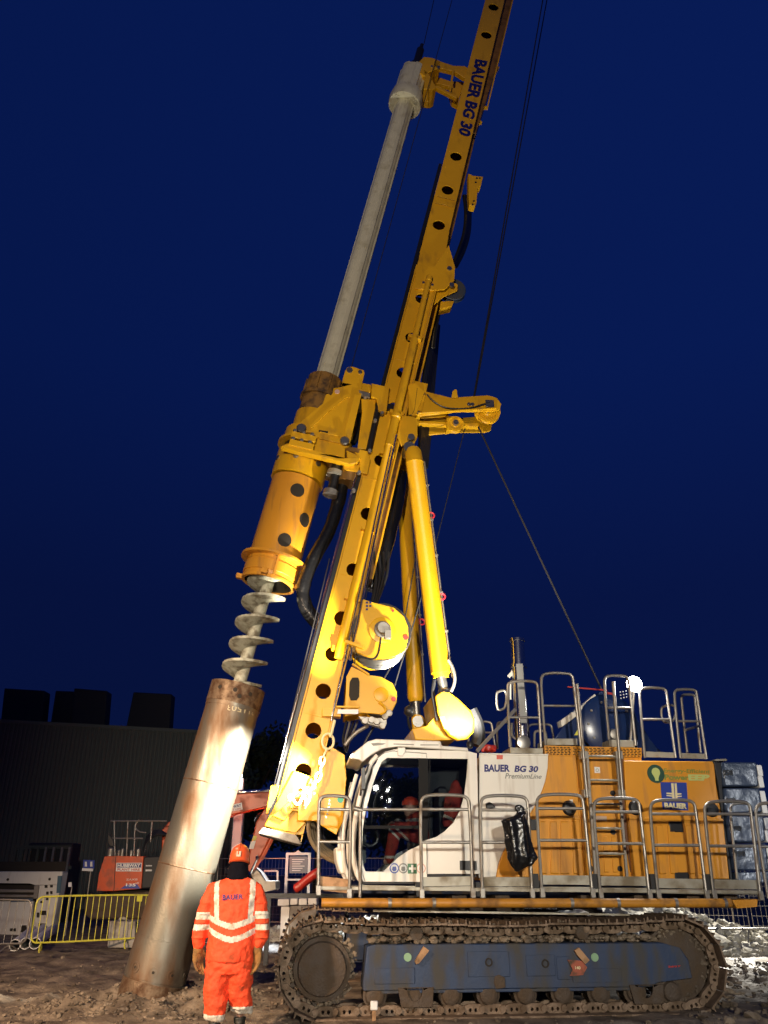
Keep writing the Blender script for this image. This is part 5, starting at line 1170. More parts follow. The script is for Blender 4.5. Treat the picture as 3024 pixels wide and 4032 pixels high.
# ================================================================== things on the rig
def wrapmesh(name, mb, m, parent, vox, disp=0, dsc=.1, smooth=6, mats=None, fn=None):
    me = bpy.data.meshes.new(name); bmesh.ops.recalc_face_normals(mb.b, faces=mb.b.faces); mb.b.to_mesh(me); mb.b.free(); o = bpy.data.objects.new(name, me); COL.objects.link(o)
    r_ = o.modifiers.new('r', 'REMESH'); r_.mode = 'VOXEL'; r_.voxel_size = vox
    s_ = o.modifiers.new('s', 'SMOOTH'); s_.iterations = smooth; s_.factor = .5
    if disp:
        t = bpy.data.textures.new('c', 'CLOUDS'); t.noise_scale = dsc; t.noise_depth = 2
        d = o.modifiers.new('d', 'DISPLACE'); d.texture = t; d.strength = disp; d.mid_level = .5; d.texture_coords = 'GLOBAL'
    dg = bpy.context.evaluated_depsgraph_get(); dg.update(); e = bpy.data.meshes.new_from_object(o.evaluated_get(dg)); bpy.data.objects.remove(o)
    e.name = name; o = bpy.data.objects.new(name, e); COL.objects.link(o); e.materials.clear()
    for q in (mats or [m]): e.materials.append(q)
    if fn:
        for p in e.polygons: p.material_index = fn(p.center)
    if parent: o.parent = parent
    e.transform(wmat(o).inverted())
    for p in e.polygons: p.use_smooth = True
    return o
# bin bag tied to the guard rail
mb = MB(); WBg = WR - .07
bag = [(1577, 425, 12), (1578, 440, 16), (1573, 458, 26), (1545, 485, 58), (1540, 520, 72), (1552, 570, 70), (1563, 630, 72), (1578, 690, 72), (1578, 735, 56), (1566, 775, 28), (1560, 797, 10)]
rg_ = []
bag = [(208, 230, 428), (200, 236, 440), (190, 242, 452), (110, 246, 488), (116, 262, 530), (128, 272, 580), (135, 288, 620), (148, 308, 680), (156, 318, 706), (166, 290, 742), (178, 244, 766), (188, 208, 784)]
cc = [((m1('B', WBg, a_, y) + m1('B', WBg, b_, y)) / 2, (m1('B', WBg, b_, y) - m1('B', WBg, a_, y)).length / 2) for a_, b_, y in bag]
# pleated loft
rings = []
for j, (c, hw) in enumerate(cc):
    ring = []
    for i in range(48):
        an = 2 * math.pi * i / 48; pl_ = 1 + .10 * math.sin(an * 7 + j * .7) * min(1, hw * 8) + .12 * noise.noise(Vector((math.cos(an) * 2, math.sin(an) * 2, j * .8)))
        ring.append(mb.b.verts.new(c + E1 * hw * math.cos(an) * pl_ + E2 * hw * .62 * math.sin(an) * pl_ + EZ * .05 * noise.noise(Vector((math.cos(an), j, 5))) * (hw > .1)))
    rings.append(ring)
for a_, b_ in zip(rings[:-1], rings[1:]):
    for i in range(48): j = (i + 1) % 48; mb.face([a_[i], a_[j], b_[j], b_[i]])
mb.face(rings[0]); mb.face(list(reversed(rings[-1])))
mb.path([m1('A', WBg, x, y) for x, y in ((1575, 440), (1555, 430), (1560, 418), (1585, 416), (1598, 432), (1580, 442), (1600, 448), (1606, 462))], .028, 8, 1)
tag(wrapmesh('bin_bag', mb, PLS, None, .010, .035, .16, 2), 'black plastic rubbish bag tied to the walkway guard rail', 'rubbish bag')
mb = MB()
for i in range(9): mb.path([m1('G', 11.9 + .05 * (i % 4), 135 + 8 * i, 625 - 3 * (i % 3)), m1('G', 11.9 + .05 * (i % 3), 150 + 7 * i, 588 + 5 * (i % 4)), m1('G', 11.9, 195 - 5 * i, 600 + 3 * (i % 5))], .025, 8, 2)
tag(wrapmesh('lifting_sling', mb, RED, None, .012, .01, .05, 2), 'bundled red lifting sling lying on the roof behind the cab', 'sling')
# jacket hanging in the rear cab window
mb = MB()
for (x, y, hw, d_) in (): pass
def loft(mb, k, w_, rows, seg=24, deps=None):
    rings = []
    for x0, x1, y, dp in rows:
        a_, b_ = m1(k, w_, x0, y), m1(k, w_, x1, y); c = (a_ + b_) / 2; hw = (b_ - a_).length / 2
        rings.append([mb.b.verts.new(c + E1 * hw * math.cos(2 * math.pi * i / seg) + E2 * dp * math.sin(2 * math.pi * i / seg)) for i in range(seg)])
    for a_, b_ in zip(rings[:-1], rings[1:]):
        for i in range(seg): j = (i + 1) % seg; mb.face([a_[i], a_[j], b_[j], b_[i]])
    mb.face(rings[0]); mb.face(list(reversed(rings[-1])))
loft(mb, 'K', 11.55, [(1275, 1300, 455, .03), (1250, 1325, 480, .06), (1240, 1350, 540, .07), (1190, 1350, 620, .08), (1180, 1345, 700, .08), (1175, 1320, 780, .08), (1170, 1290, 860, .07), (1175, 1240, 890, .05)])
HVR = mat('hi_vis_red', (.36, .03, .015), .8, 0, (.2, .04, .02), .2, 8)
def jf(c):
    z = c.z; z0 = m1('K', 11.55, 1200, 742).z; z1 = m1('K', 11.55, 1200, 815).z; return 1 if abs(z - z0) < .016 or abs(z - z1 + (c - m1('K', 11.55, 1230, 815)).dot(E1) * .5) < .02 else 0
tag(wrapmesh('hanging_jacket', mb, HVR, None, .012, .03, .08, 3, [HVR, REF], jf), 'red hi-vis jacket hanging behind the rear pane of the cab', 'jacket')
# ================================================================== people
def tloft(mb, rows, seg=24, ax=None):
    """rows: centre point, half width along a, half depth along b, (a, b axes)"""
    rings = []
    for c, hx, hy, a_, b_ in rows: rings.append([mb.b.verts.new(c + a_ * hx * math.cos(2 * math.pi * i / seg) + b_ * hy * math.sin(2 * math.pi * i / seg)) for i in range(seg)])
    for p, q in zip(rings[:-1], rings[1:]):
        for i in range(seg): j = (i + 1) % seg; mb.face([p[i], p[j], q[j], q[i]])
    mb.face(rings[0]); mb.face(list(reversed(rings[-1])))
def limb(mb, pts, rs, seg=16):
    P = [Vector(p) for p in pts]
    n = len(P)
    for i in range(n):
        mb.ball(P[i], rs[i], 2)
        if i < n - 1: mb.lathe(P[i], P[i + 1] - P[i], [(0, rs[i]), ((P[i + 1] - P[i]).length, rs[i + 1])], seg)
WY = 9.75
def H(x, y, dy=0): return y1('H', WY + dy, x, y)
X_, Y_, Z_ = Vector((1, 0, 0)), Vector((0, 1, 0)), Vector((0, 0, 1))
def rows(data, dy=0):
    r = []
    for x0, x1, y, dp in data:
        a_, b_ = H(x0, y), H(x1, y); r.append(((a_ + b_) / 2 + Y_ * dy, (b_ - a_).length / 2, dp, X_, Y_))
    return r
pc = H(600, 2000); worker = thing('person', 'standing person seen from behind in orange hi-vis suit, orange helmet, black snood, brown gloves', 'person', (pc.x, WY, gh(pc.x, WY)))
# body (one continuous surface under the clothes)
mb = MB(); sc = .001
hc = H(685, 330); 
tloft(mb, [(hc + Vector((0, .01, -.14)), .05, .06, X_, Y_), (hc + Vector((0, .03, -.11)), .062, .08, X_, Y_), (hc + Vector((0, .015, -.05)), .074, .095, X_, Y_), (hc + Vector((0, 0, .02)), .078, .10, X_, Y_), (hc + Vector((0, -.01, .07)), .06, .08, X_, Y_), (hc + Vector((0, -.01, .09)), .02, .03, X_, Y_)])
mb.ball(hc + Vector((0, .115, -.05)), .018, 2, (.8, 1.2, 1.6)); mb.ball(hc + Vector((-.078, 0, -.04)), .02, 2, (.5, .8, 1.5)); mb.ball(hc + Vector((.078, 0, -.04)), .02, 2, (.5, .8, 1.5))
limb(mb, [H(685, 600), hc + Vector((0, 0, -.08))], [.065, .06])
tloft(mb, rows([(600, 770, 590, .07), (430, 860, 660, .09), (400, 880, 760, .11), (400, 860, 950, .11), (400, 820, 1150, .11), (370, 800, 1400, .12), (360, 800, 1500, .12)]))
for P, r in (([H(400, 700), H(290, 1000), H(235, 1300), H(225, 1400)], [.055, .045, .035, .03]), ([H(880, 700), H(935, 1000), H(925, 1300), H(900, 1400)], [.055, .045, .035, .03]),
             ([H(450, 1500), H(430, 1850), H(410, 2200)], [.075, .05, .04]), ([H(700, 1500), H(690, 1850, .05), H(690, 2130, .14)], [.075, .05, .035])): limb(mb, P, r)
wrapmesh('body', mb, SKN, worker, .012, 0, .1, 3)
# eyes, mouth
mb = MB()
for s in (-.03, .03): mb.ball(hc + Vector((s, .094, -.015)), .011, 2)
obj('eyes', mb, WPL, worker); mb = MB(); mb.ball(hc + Vector((0, .10, -.095)), .02, 2, (1.1, .4, .3)); obj('mouth', mb, RED, worker)
# jacket
mb = MB()
tloft(mb, rows([(570, 790, 560, .075), (560, 810, 585, .085), (470, 870, 615, .10), (380, 915, 655, .12), (350, 930, 710, .135), (352, 925, 800, .145), (362, 895, 920, .15), (360, 880, 1020, .155), (348, 865, 1150, .16), (335, 855, 1300, .165), (318, 846, 1420, .17), (312, 842, 1500, .172), (325, 830, 1518, .16)]))
AL = [H(395, 715), H(335, 860), H(283, 1010), H(252, 1130), H(245, 1230), H(232, 1320), H(225, 1345)]
AR = [H(885, 715), H(915, 860), H(937, 1010), H(948, 1130), H(938, 1230), H(905, 1320), H(898, 1352)]
limb(mb, AL, [.075, .078, .076, .078, .080, .062, .046]); limb(mb, AR, [.07, .072, .070, .072, .074, .058, .046])
for P in (AL, AR):
    for t in (1.0, 1.8, 2.6, 3.4, 4.2): i = int(t); c = P[i].lerp(P[min(i + 1, 6)], t - i); mb.ball(c + Vector((0, -.01, 0)), .081, 2, (1, 1, .22))
def jfn(c):
    p = c - CP; fy = p.dot(FW); x = CX + F * p.x / fy; y = CY - F * p.dot(UP) / fy; hx = (x - 700) / .3535; hy = (y - 3250) / .3535
    return hx, hy
xl0 = H(0, 1000).x
def hcoord(c):
    """garment coordinates: metres across and height, scaled to the suit's pattern"""
    q = Vector((c.x, WY, c.z)) - CP; fy = q.dot(FW); return ((CX + F * q.x / fy) - 700) / .3535, ((CY - F * q.dot(UP) / fy) - 3250) / .3535
def jacket_m(c):
    x, y = hcoord(c)
    on_arm = (x < 372 - (y - 900) * .06 and y > 800) or (x > 868 and y > 800)
    if on_arm:
        if x < 500:
            if 965 < y < 1045 or 1100 < y < 1165: return 1
        elif 955 < y < 1035 or 1095 < y < 1160: return 1
        return 0
    k = abs(x - 625) / 260
    yb = 1118 - 95 * k ** 1.3
    if abs(y - yb) < 33 and 350 < x < 880: return 1
    yb = 1262 - 110 * k ** 1.6
    if abs(y - yb) < 33: return 1
    if y < 1060:
        cl = 450 + (y - 600) * .01; cr = 848 - max(0, y - 760) * .10
        if abs(x - cl) < 29 or abs(x - cr) < 29: return 1
    return 0
jk = wrapmesh('jacket', mb, HIV, worker, .009, .034, .085, 2, [HIV, REF], jacket_m)
# lettering wrapped on the back
bv = BVHTree.FromObject(jk, bpy.context.evaluated_depsgraph_get()); M_ = wmat(jk); Mi = M_.inverted()
def back(p):
    ys = []
    for dx in (-.06, -.03, 0, .03, .06):
        for dz in (-.05, -.025, 0, .025, .05):
            h = bv.ray_cast(Mi @ Vector((p.x + dx, WY - 1, p.z + dz)), Vector((0, 1, 0)))
            if h[0]: ys.append((M_ @ h[0]).y)
    return Vector((p.x, min(ys) - .003, p.z)) if ys else p
text('back_lettering', 'BAUER', [H(524, 832), H(750, 815), H(750, 762), H(526, 768)], NVY, jk, (0, 0, 0), .03, back, 1.08)
# trousers
mb = MB()
tloft(mb, rows([(330, 825, 1440, .135), (318, 832, 1500, .15), (312, 826, 1580, .155), (310, 815, 1650, .14)]))
LL = [(300, 578, 1600, .13, 0), (296, 574, 1720, .125, 0), (290, 566, 1800, .12, 0), (292, 558, 1900, .115, 0), (296, 546, 2000, .11, 0), (296, 536, 2080, .105, 0), (300, 524, 2130, .10, 0), (312, 512, 2172, .085, 0)]
RL = [(556, 836, 1600, .13, 0), (556, 828, 1720, .125, .02), (552, 816, 1800, .12, .04), (552, 812, 1900, .115, .07), (558, 816, 2000, .11, .10), (572, 812, 2060, .105, .12), (588, 800, 2108, .09, .13)]
for L_ in (LL, RL): tloft(mb, [(r[0] + Y_ * q[4], r[1], r[2], r[3], r[4]) for q in L_ for r in rows([q[:4]])])
for y in (1830, 1930, 2030): mb.ball(H(428, y), .105, 2, (1, .85, .2)); mb.ball(H(690, y, .06), .098, 2, (1, .85, .2))
def trou_m(c):
    x, y = hcoord(c)
    return 1 if (x < 545 and y > 2098) or (x > 545 and y > 2022) else 0
wrapmesh('trousers', mb, HIV, worker, .009, .046, .09, 2, [HIV, REF], trou_m)
# boots
for cx_, dy in ((412, 0), (690, .13)):
    a_ = H(cx_, 2130, dy); g = gh(a_.x, WY + dy) ; mb = MB()
    tloft(mb, [(a_, .068, .075, X_, Y_), (a_ * .4 + Vector((a_.x, WY + dy, g + .11)) * .6, .062, .07, X_, Y_), (Vector((a_.x, WY + dy, g + .10)), .058, .075, X_, Y_)])
    tloft(mb, [(Vector((a_.x, WY + dy + .06, g + .12)), .045, .11, X_, Y_), (Vector((a_.x, WY + dy + .07, g + .06)), .052, .145, X_, Y_), (Vector((a_.x, WY + dy + .07, g + .002)), .055, .15, X_, Y_)])
    wrapmesh('boot', mb, BOO, worker, .008, 0, .1, 3)
_limb, _tloft = limb, tloft
# gloves: palm, four bent fingers, thumb
def glove(wr, side, par, scale=1.22):
    mb = MB(); limb = lambda m_, P_, R_, s_=16: _limb(m_, [Vector(wr) + (Vector(q) - Vector(wr)) * scale for q in P_], [r * scale for r in R_], s_)
    tloft = lambda m_, D_: _tloft(m_, [(Vector(wr) + (q[0] - Vector(wr)) * scale, q[1] * scale, q[2] * scale, q[3], q[4]) for q in D_]); d = Vector((side * -.06, 0.10, -1)).normalized(); sx = Vector((-side * .72, .69, 0)).normalized(); n = d.cross(sx).normalized()     # palm faces the thigh
    p0 = Vector(wr); limb(mb, [p0, p0 + d * .04], [.040, .042])
    tloft(mb, [(p0 + d * .03, .042, .026, sx, n), (p0 + d * .07, .052, .028, sx, n), (p0 + d * .12, .054, .026, sx, n), (p0 + d * .135, .050, .022, sx, n)])
    inn = n if n.x * side < 0 else -n
    for i, (o_, l1, l2) in enumerate(((.037, .045, .040), (.013, .052, .045), (-.012, .048, .042), (-.036, .038, .032))):
        b = p0 + d * .125 + sx * o_; k1 = b + d * l1 + inn * (.008 + .003 * i); k2 = k1 + d * l2 * .72 + inn * l2 * .62; k3 = k2 + d * l2 * .25 + inn * l2 * .5
        limb(mb, [b, k1, k2, k3], [.0135, .0135, .012, .010], 10)
    b = p0 + d * .05 + sx * .045; limb(mb, [b, b + sx * .025 + d * .035 + inn * .01, b + sx * .03 + d * .068 + inn * .022], [.017, .0155, .012], 10)
    o = wrapmesh('glove', mb, GLV, par, .0045, .004, .03, 1); return o
glove(H(228, 1330), -1, worker); glove(H(895, 1340), 1, worker)
# snood and helmet
mb = MB(); tloft(mb, rows([(548, 802, 605, .10), (545, 800, 585, .105), (560, 790, 540, .10), (572, 785, 480, .095), (580, 780, 430, .095), (585, 775, 395, .09)])); limb(mb, [H(540, 470), H(535, 530)], [.015, .018])
wrapmesh('snood', mb, SNO, worker, .009, .02, .06, 2)
hb_ = H(686, 425); ht = H(686, 200); hh = (ht - hb_).length
mb = MB(); rg2 = []
prof = [(.0, 1.02), (.03, 1.05), (.06, 1.0), (.3, 1.0), (.55, .93), (.75, .76), (.9, .5), (1.0, .12)]
tl = Matrix.Rotation(R(-14), 3, 'X')
tloft(mb, [(hb_ + tl @ Vector((0, .0, hh * t)), .113 * r, .135 * r, X_, tl @ Y_) for t, r in prof], 40)
tloft(mb, [(hb_ + tl @ Vector((0, .145, .03)), .09, .05, X_, tl @ Y_), (hb_ + tl @ Vector((0, .15, .035)), .085, .05, X_, tl @ Y_)], 24)
hm = obj('helmet', mb, HEL, worker, ang=60)
mb = MB(); mb.path([hb_ + tl @ Vector((0, -.138 * math.cos(a_) , hh * (.28 + .72 * math.sin(a_)))) for a_ in [i * .26 for i in range(6)]], .010, 8, 1); obj('helmet_rib', mb, HEL, hm)
obj('helmet_sticker', MB().boxv(hb_ + tl @ Vector((-.02, -.142, .035)), Vector((.05, 0, 0)), tl @ Vector((0, 0, .06)), Vector((0, .02, 0))), mat('sticker_grey', (.45, .4, .3), .5), hm, .003)
mb = MB(); c = H(305, 1330, .06); mb.lathe(c, Z_, [(-.02, .02), (.02, .025)], 10); obj('belt_tool', mb, STL, worker)

# operator in the cab, seated facing the mast
wO = WC + .55
def K(x, y, dw=0): return m1('K', wO + dw, x, y)
oc = K(880, 1000); op = thing('person', 'seated operator in red hi-vis overalls behind the cab door window', 'person', oc)
def pose_op():
    body = MB(); cl = MB()
    hd = K(868, 712); pel = K(960, 985); ch = K(915, 850); neck = K(892, 780)
    for b, e in ((body, 0), (cl, .018)):
        tloft(b, [(pel, .12 + e, .17 + e, E1, E2), (pel.lerp(ch, .5), .12 + e, .17 + e, E1, E2), (ch, .12 + e, .2 + e, E1, E2), (ch.lerp(neck, .7), .09 + e, .16 + e, E1, E2), (neck, .05 + e, .06 + e, E1, E2)])
        for s in (-1, 1):
            limb(b, [pel + E2 * .1 * s, K(730, 900, .1 * s), K(670, 1190, .1 * s)], [.09 + e, .075 + e, .05 + e]); limb(b, [ch + E2 * .19 * s + EZ * .06, K(840, 905, .24 * s), K(745, 850, .18 * s)], [.055 + e, .045 + e, .035 + e])
    tloft(body, [(hd - EZ * .13 + E1 * .01, .05, .045, E1, E2), (hd - EZ * .09, .085, .065, E1, E2), (hd, .10, .075, E1, E2), (hd + EZ * .07, .09, .07, E1, E2), (hd + EZ * .11, .03, .03, E1, E2)])
    body.ball(hd - E1 * .105 - EZ * .02, .018, 2, (1.2, .8, 1.4)); limb(body, [neck, hd - EZ * .1], [.055, .05])
    for s in (-1, 1):
        h0 = K(745, 850, .18 * s); body.ball(h0 - E1 * .05, .035, 2, (1.4, 1, .6))
        for f in range(4): limb(body, [h0 - E1 * .08 + E2 * (.024 * f - .036), h0 - E1 * .12 + E2 * (.022 * f - .033) - EZ * .012, h0 - E1 * .125 + E2 * (.022 * f - .033) - EZ * .04], [.009, .009, .008], 8)
        limb(body, [h0 - E1 * .04 - E2 * .03 * s, h0 - E1 * .08 - E2 * .045 * s - EZ * .01], [.012, .01], 8); limb(body, [K(670, 1190, .1 * s), K(640, 1215, .1 * s)], [.045, .04])
    wrapmesh('body', body, SKN, op, .011, 0, .1, 2)
    k1, k2 = K(680, 1130), K(680, 1175)
    def fm(c):
        z = c.z; s_ = (c - oc).dot(E1); q = (z - K(700, 960).z) + (s_ - (K(700, 960) - oc).dot(E1)) * .9
        if abs(z - k2.z) < .02: return 1
        if z < K(0, 900).z + .03 and (abs(q) < .018 or abs(q - .10) < .018): return 1
        if abs(z - K(0, 830).z) < .02 and z > K(0, 870).z: return 1
        return 0
    wrapmesh('overalls', cl, HVR, op, .011, .02, .09, 2, [HVR, REF], fm)
    mb = MB(); tloft(mb, [(hd + EZ * .03, .125, .10, E1, E2), (hd + EZ * .08, .12, .10, E1, E2), (hd + EZ * .13, .08, .07, E1, E2), (hd + EZ * .15, .02, .02, E1, E2)], 28); obj('helmet', mb, mat('helmet_red', (.62, .06, .02), .4), op, ang=60)
pose_op()

# ================================================================== barriers
def barrier(name, label, A0, A1, top, m, n=18, plate=None, h0=.17, foots=(.12, .86)):
    """A0, A1 ground ends; crowd-control barrier: rounded tube frame, vertical bars, splayed feet"""
    A0, A1 = Vector(A0), Vector(A1); d = (A1 - A0).normalized(); L = (A1 - A0).length; nrm = Vector((-d.y, d.x, 0))
    t = thing(name, label, 'barrier', A0, 0, 'crowd barriers along the edge of the work area')
    P = lambda u, z: A0 + d * u + Z_ * z
    mb = MB(); r = .14; mb.path([P(r, h0), P(L - r, h0), P(L - r * .3, h0 + r * .3), P(L, h0 + r), P(L, top - r), P(L - r * .3, top - r * .3), P(L - r, top), P(r, top), P(r * .3, top - r * .3), P(0, top - r), P(0, h0 + r), P(r * .3, h0 + r * .3)], .020, 10, 1, True)
    obj('frame', mb, m, t)
    for i in range(1, n): u = L * i / n; obj('bar', MB().tube(P(u, h0), P(u, top), .0085, seg=8), m, t)
    for u in foots:
        mb = MB()
        for s in (-1, 1): mb.path([P(L * u, h0), P(L * u + .07 * s, .08) + nrm * .12 * s, P(L * u + .10 * s, .0) + nrm * .25 * s], .017, 8, 1)
        obj('foot', mb, m, t)
    if plate: o_ = P(L * plate, top - .14); obj('tag_plate', MB().boxv(o_ - nrm * .012, d * .13, Z_ * -.14 * -1 + Z_ * 0, nrm * .006), m, t)
    return t
bl, br = GR(130, 3752), GR(640, 3722)
bl = Vector((bl.x - .10, bl.y, 0)); dirb = (br - bl).normalized()
barrier('crowd_barrier', 'bright yellow steel crowd barrier with vertical bars and splayed feet', bl, bl + dirb * 2.62, 1.06, BYE, 19, .86, foots=(.09, .80))
g1 = Vector((bl.x - .02, bl.y - .15, 0)); g0 = g1 + Vector((-2.5, .35, 0))
barrier('crowd_barrier', 'grey galvanised crowd barrier at the left edge beside the yellow one', g0, g1, 1.0, GAL, 15, foots=(.2, .86))

# ================================================================== background building
wa, wb = Vector((-26, 37.5, 0)), y1('X', 43.5, 957, 3300); wb.z = 0
BH = YW(0, 2842, 40).z; hb1 = y1('X', 43.5, 957, 2895).z; d = (wb - wa); L = d.length; dn = d.normalized(); nn = Vector((-dn.y, dn.x, 0))
bt = thing('warehouse', 'large dark clad shed with ribbed walls behind the site at the left', 'building', wa)
mb = MB(); zt0 = BH; zt1 = hb1
pit = .19; n = int(L / pit)
def top(u): return zt0 + (zt1 - zt0) * max(0, (u - 7)) / (L - 7)
prev = None; prof = []
for i in range(n + 1):
    u = i * pit
    for du, o_ in ((0, 0), (.10, 0), (.12, .05), (.17, .05)): prof.append((u + du, o_))
A_, B_ = [], []
for u, o_ in prof:
    p = wa + dn * min(u, L) - nn * o_; A_.append(mb.b.verts.new(p)); B_.append(mb.b.verts.new(p + Z_ * top(min(u, L))))
for i in range(len(A_) - 1): mb.face([A_[i], A_[i + 1], B_[i + 1], B_[i]])
obj('wall', mb, CLD, bt, ang=10)
mb = MB(); a_ = wb; mb.prism([wa + nn * .02, wb + nn * .02, wb + nn * 22, wa + nn * 22], Z_ * (zt1 - .3)); obj('side_wall', mb, CLD, bt)
mb = MB(); mb.prism([wa + Z_ * (zt0 - .05) - nn * .08, wb + Z_ * (zt1 - .05) - nn * .08, wb + Z_ * (zt1 + .12) - nn * .08, wa + Z_ * (zt0 + .12) - nn * .08], nn * .3); obj('roof_edge', mb, CLD, bt)
DKC = mat('dark_tower', (.022, .022, .022), .7)
for q, Y in (([(25, 165), (266, 180), (246, 390), (0, 390)], 47), ([(330, 180), (440, 184), (428, 400), (296, 400)], 48), ([(440, 165), (637, 181), (618, 410), (420, 400)], 46.5), ([(792, 188), (1020, 200), (1004, 430), (742, 430)], 47.5)):
    P = yp('C', Y, q); obj('roof_cowl', MB().prism(P, Vector((0, .9, 0))), DKC, bt, .05)
# ================================================================== other background things
tre = [((1010, 3260), 46, 3.4, 9.3), ((1250, 3280), 52, 4.2, 9.6), ((1580, 3280), 55, 4.0, 7.8)]
LEAF = mat('dark_foliage', (.020, .032, .014), .7, 0, None, 0, 2, 0, 30, .4); BARK = mat('bark', (.05, .035, .025), .8)
tl_ = ['dark leafy tree just right of the shed behind the mast foot', 'dark tree behind the mast foot and cab front', 'low dark tree behind the cab roof']
for i, ((x, y), Y, r_, h_) in enumerate(tre):
    p = y1('X', Y, x, y); p.z = 0; t = thing('tree', tl_[i], 'tree', p, 0, 'trees beyond the site'); rnd = random.Random(20 + i)
    mb = MB(); mb.path([p, p + Vector((.1, 0, h_ * .3)), p + Vector((-.1, .1, h_ * .7))], lambda q: .28 - .2 * q, 8, 1)
    for k in range(7): a_ = k * .9; mb.path([p + Z_ * h_ * (.3 + .05 * k), p + Vector((math.cos(a_) * r_ * .4, math.sin(a_) * r_ * .4, h_ * (.45 + .05 * k)))], .06, 6)
    obj('trunk', mb, BARK, t)
    mb = MB(); cl_ = [(rnd.gauss(0, r_ * .42), rnd.gauss(0, r_ * .35), h_ * rnd.uniform(.34, .9), rnd.uniform(.5, 1.1)) for _ in range(46)]
    for cx_, cy_, cz, cr in cl_:
        if cz > h_ * .7: cx_ *= .6; cy_ *= .6
        for _ in range(110):
            v = Vector((rnd.gauss(0, 1), rnd.gauss(0, 1), rnd.gauss(0, .8))).normalized() * cr * rnd.random() ** .4; c = p + Vector((cx_, cy_, cz)) + v
            if c.z > h_: continue
            a1 = Vector((rnd.uniform(-1, 1), rnd.uniform(-1, 1), rnd.uniform(-1, 1))).normalized() * .16; a2 = a1.orthogonal().normalized() * .10
            mb.face([mb.b.verts.new(c - a1), mb.b.verts.new(c + a2), mb.b.verts.new(c + a1), mb.b.verts.new(c - a2)])
    obj('crown', mb, LEAF, t)
# white plant unit at the left
YG = 24.6
t = thing('power_unit', 'dirty white container-like power unit with open front behind the grey barrier', 'generator', y1('Q', YG, 300, 1300))
t.location.z = 0; bpy.context.view_layer.update()
def qz(x, y, Y=YG): return y1('Q', Y, x, y)
mb = MB(); mb.prism([qz(-400, 607), qz(640, 607), qz(600, 735), qz(355, 740), qz(300, 722), qz(-400, 715)], Y_ * .1)
mb.prism([qz(395, 742), qz(600, 737), qz(560, 1000), qz(520, 1270), qz(330, 1280), qz(372, 860)], Y_ * .1); mb.prism([qz(-400, 900), qz(340, 890), qz(310, 1275), qz(-400, 1290)], Y_ * .12)
mb.prism([qz(-400, 610), qz(640, 610), qz(640, 600), qz(-400, 600)], Y_ * .4); obj('housing', mb, WHT, t, .02)
mb = MB(); mb.prism([qz(640, 612), qz(600, 735), qz(560, 1000), qz(522, 1270), qz(522, 1270) + Y_ * 2.4, qz(560, 1000) + Y_ * 2.4, qz(640, 612) + Y_ * 2.4][:4], Vector((.02, .35, 0))); obj('side_panel', mb, WHT, t)
mb = MB(); mb.prism([qz(-400, 740), qz(345, 740), qz(345, 900), qz(-400, 910)], Y_ * .25); mb.boxv(qz(-400, 1275) + Y_ * .3, qz(520, 1275) - qz(-400, 1275), Z_ * 1.9, Y_ * .02)
obj('dark_bay', mb, HOL, t)
mb = MB(); mb.prism([qz(-400, 775, YG - .05), qz(350, 785, YG - .05), qz(350, 815, YG - .05), qz(-400, 812, YG - .05)], Y_ * .06); mb.prism([qz(-400, 830, YG - .05), qz(350, 838, YG - .05), qz(350, 866, YG - .05), qz(-400, 862, YG - .05)], Y_ * .06); mb.prism([qz(348, 740, YG - .06), qz(398, 740, YG - .06), qz(380, 880, YG - .06), qz(340, 880, YG - .06)], Y_ * .06); obj('cross_rail', mb, GAL, t, .01)
mb = MB()
for x, y in ((78, 682), (505, 678), (335, 835)): mb.disc(qz(x, y, YG - .02), Y_, .035, .03, 12)
for x, y, w_, h_ in ((455, 740, 28, 28), (510, 735, 26, 28), (470, 805, 24, 30), (512, 800, 22, 30), (470, 870, 22, 22), (410, 900, 22, 22), (375, 1020, 24, 50), (410, 1000, 60, 45), (390, 1130, 80, 35), (100, 1180, 60, 30), (210, 1150, 60, 70)): mb.prism([qz(x, y, YG - .02), qz(x + w_, y, YG - .02), qz(x + w_, y + h_, YG - .02), qz(x, y + h_, YG - .02)], Y_ * .02)
obj('panel_opening', mb, HOL, t)
obj('blue_panel', MB().prism([qz(588, 645, YG - .02), qz(632, 645, YG - .02), qz(612, 820, YG - .02), qz(575, 820, YG - .02)], Y_ * .02), mat('dull_blue', (.05, .12, .17), .5), t)
obj('blue_plate', MB().prism([qz(105, 880, YG - .02), qz(335, 876, YG - .02), qz(333, 905, YG - .02), qz(105, 912, YG - .02)], Y_ * .02), mat('slate_blue', (.07, .11, .18), .5), t)
# drain pipes in front of it
for i, (x0, y0, x1, y1_) in enumerate(((365, 1280, 545, 1175), (270, 1275, 440, 1180), (160, 1290, 330, 1195))):
    p = y1('Q', 19.6 + .02 * i, x0, y0); q = y1('Q', 24.3, x1, y1_); r_ = .115; zz_ = gh(p.x, p.y) + r_ + .01; p.z = zz_; q.z = zz_ + .02
    o = obj('drain_pipe', MB().lathe(p, q - p, [(0, r_), ((q - p).length, r_), ((q - p).length, r_ - .012), (0, r_ - .012)], 28, True), WPL)
    tag(o, ('white plastic drain pipe nearest the yellow barrier, right one of the bundle', 'white plastic drain pipe in the middle of the bundle on the mud', 'white plastic drain pipe, leftmost of the bundle on the mud')[i], 'pipe', 'drain pipes lying on the mud')
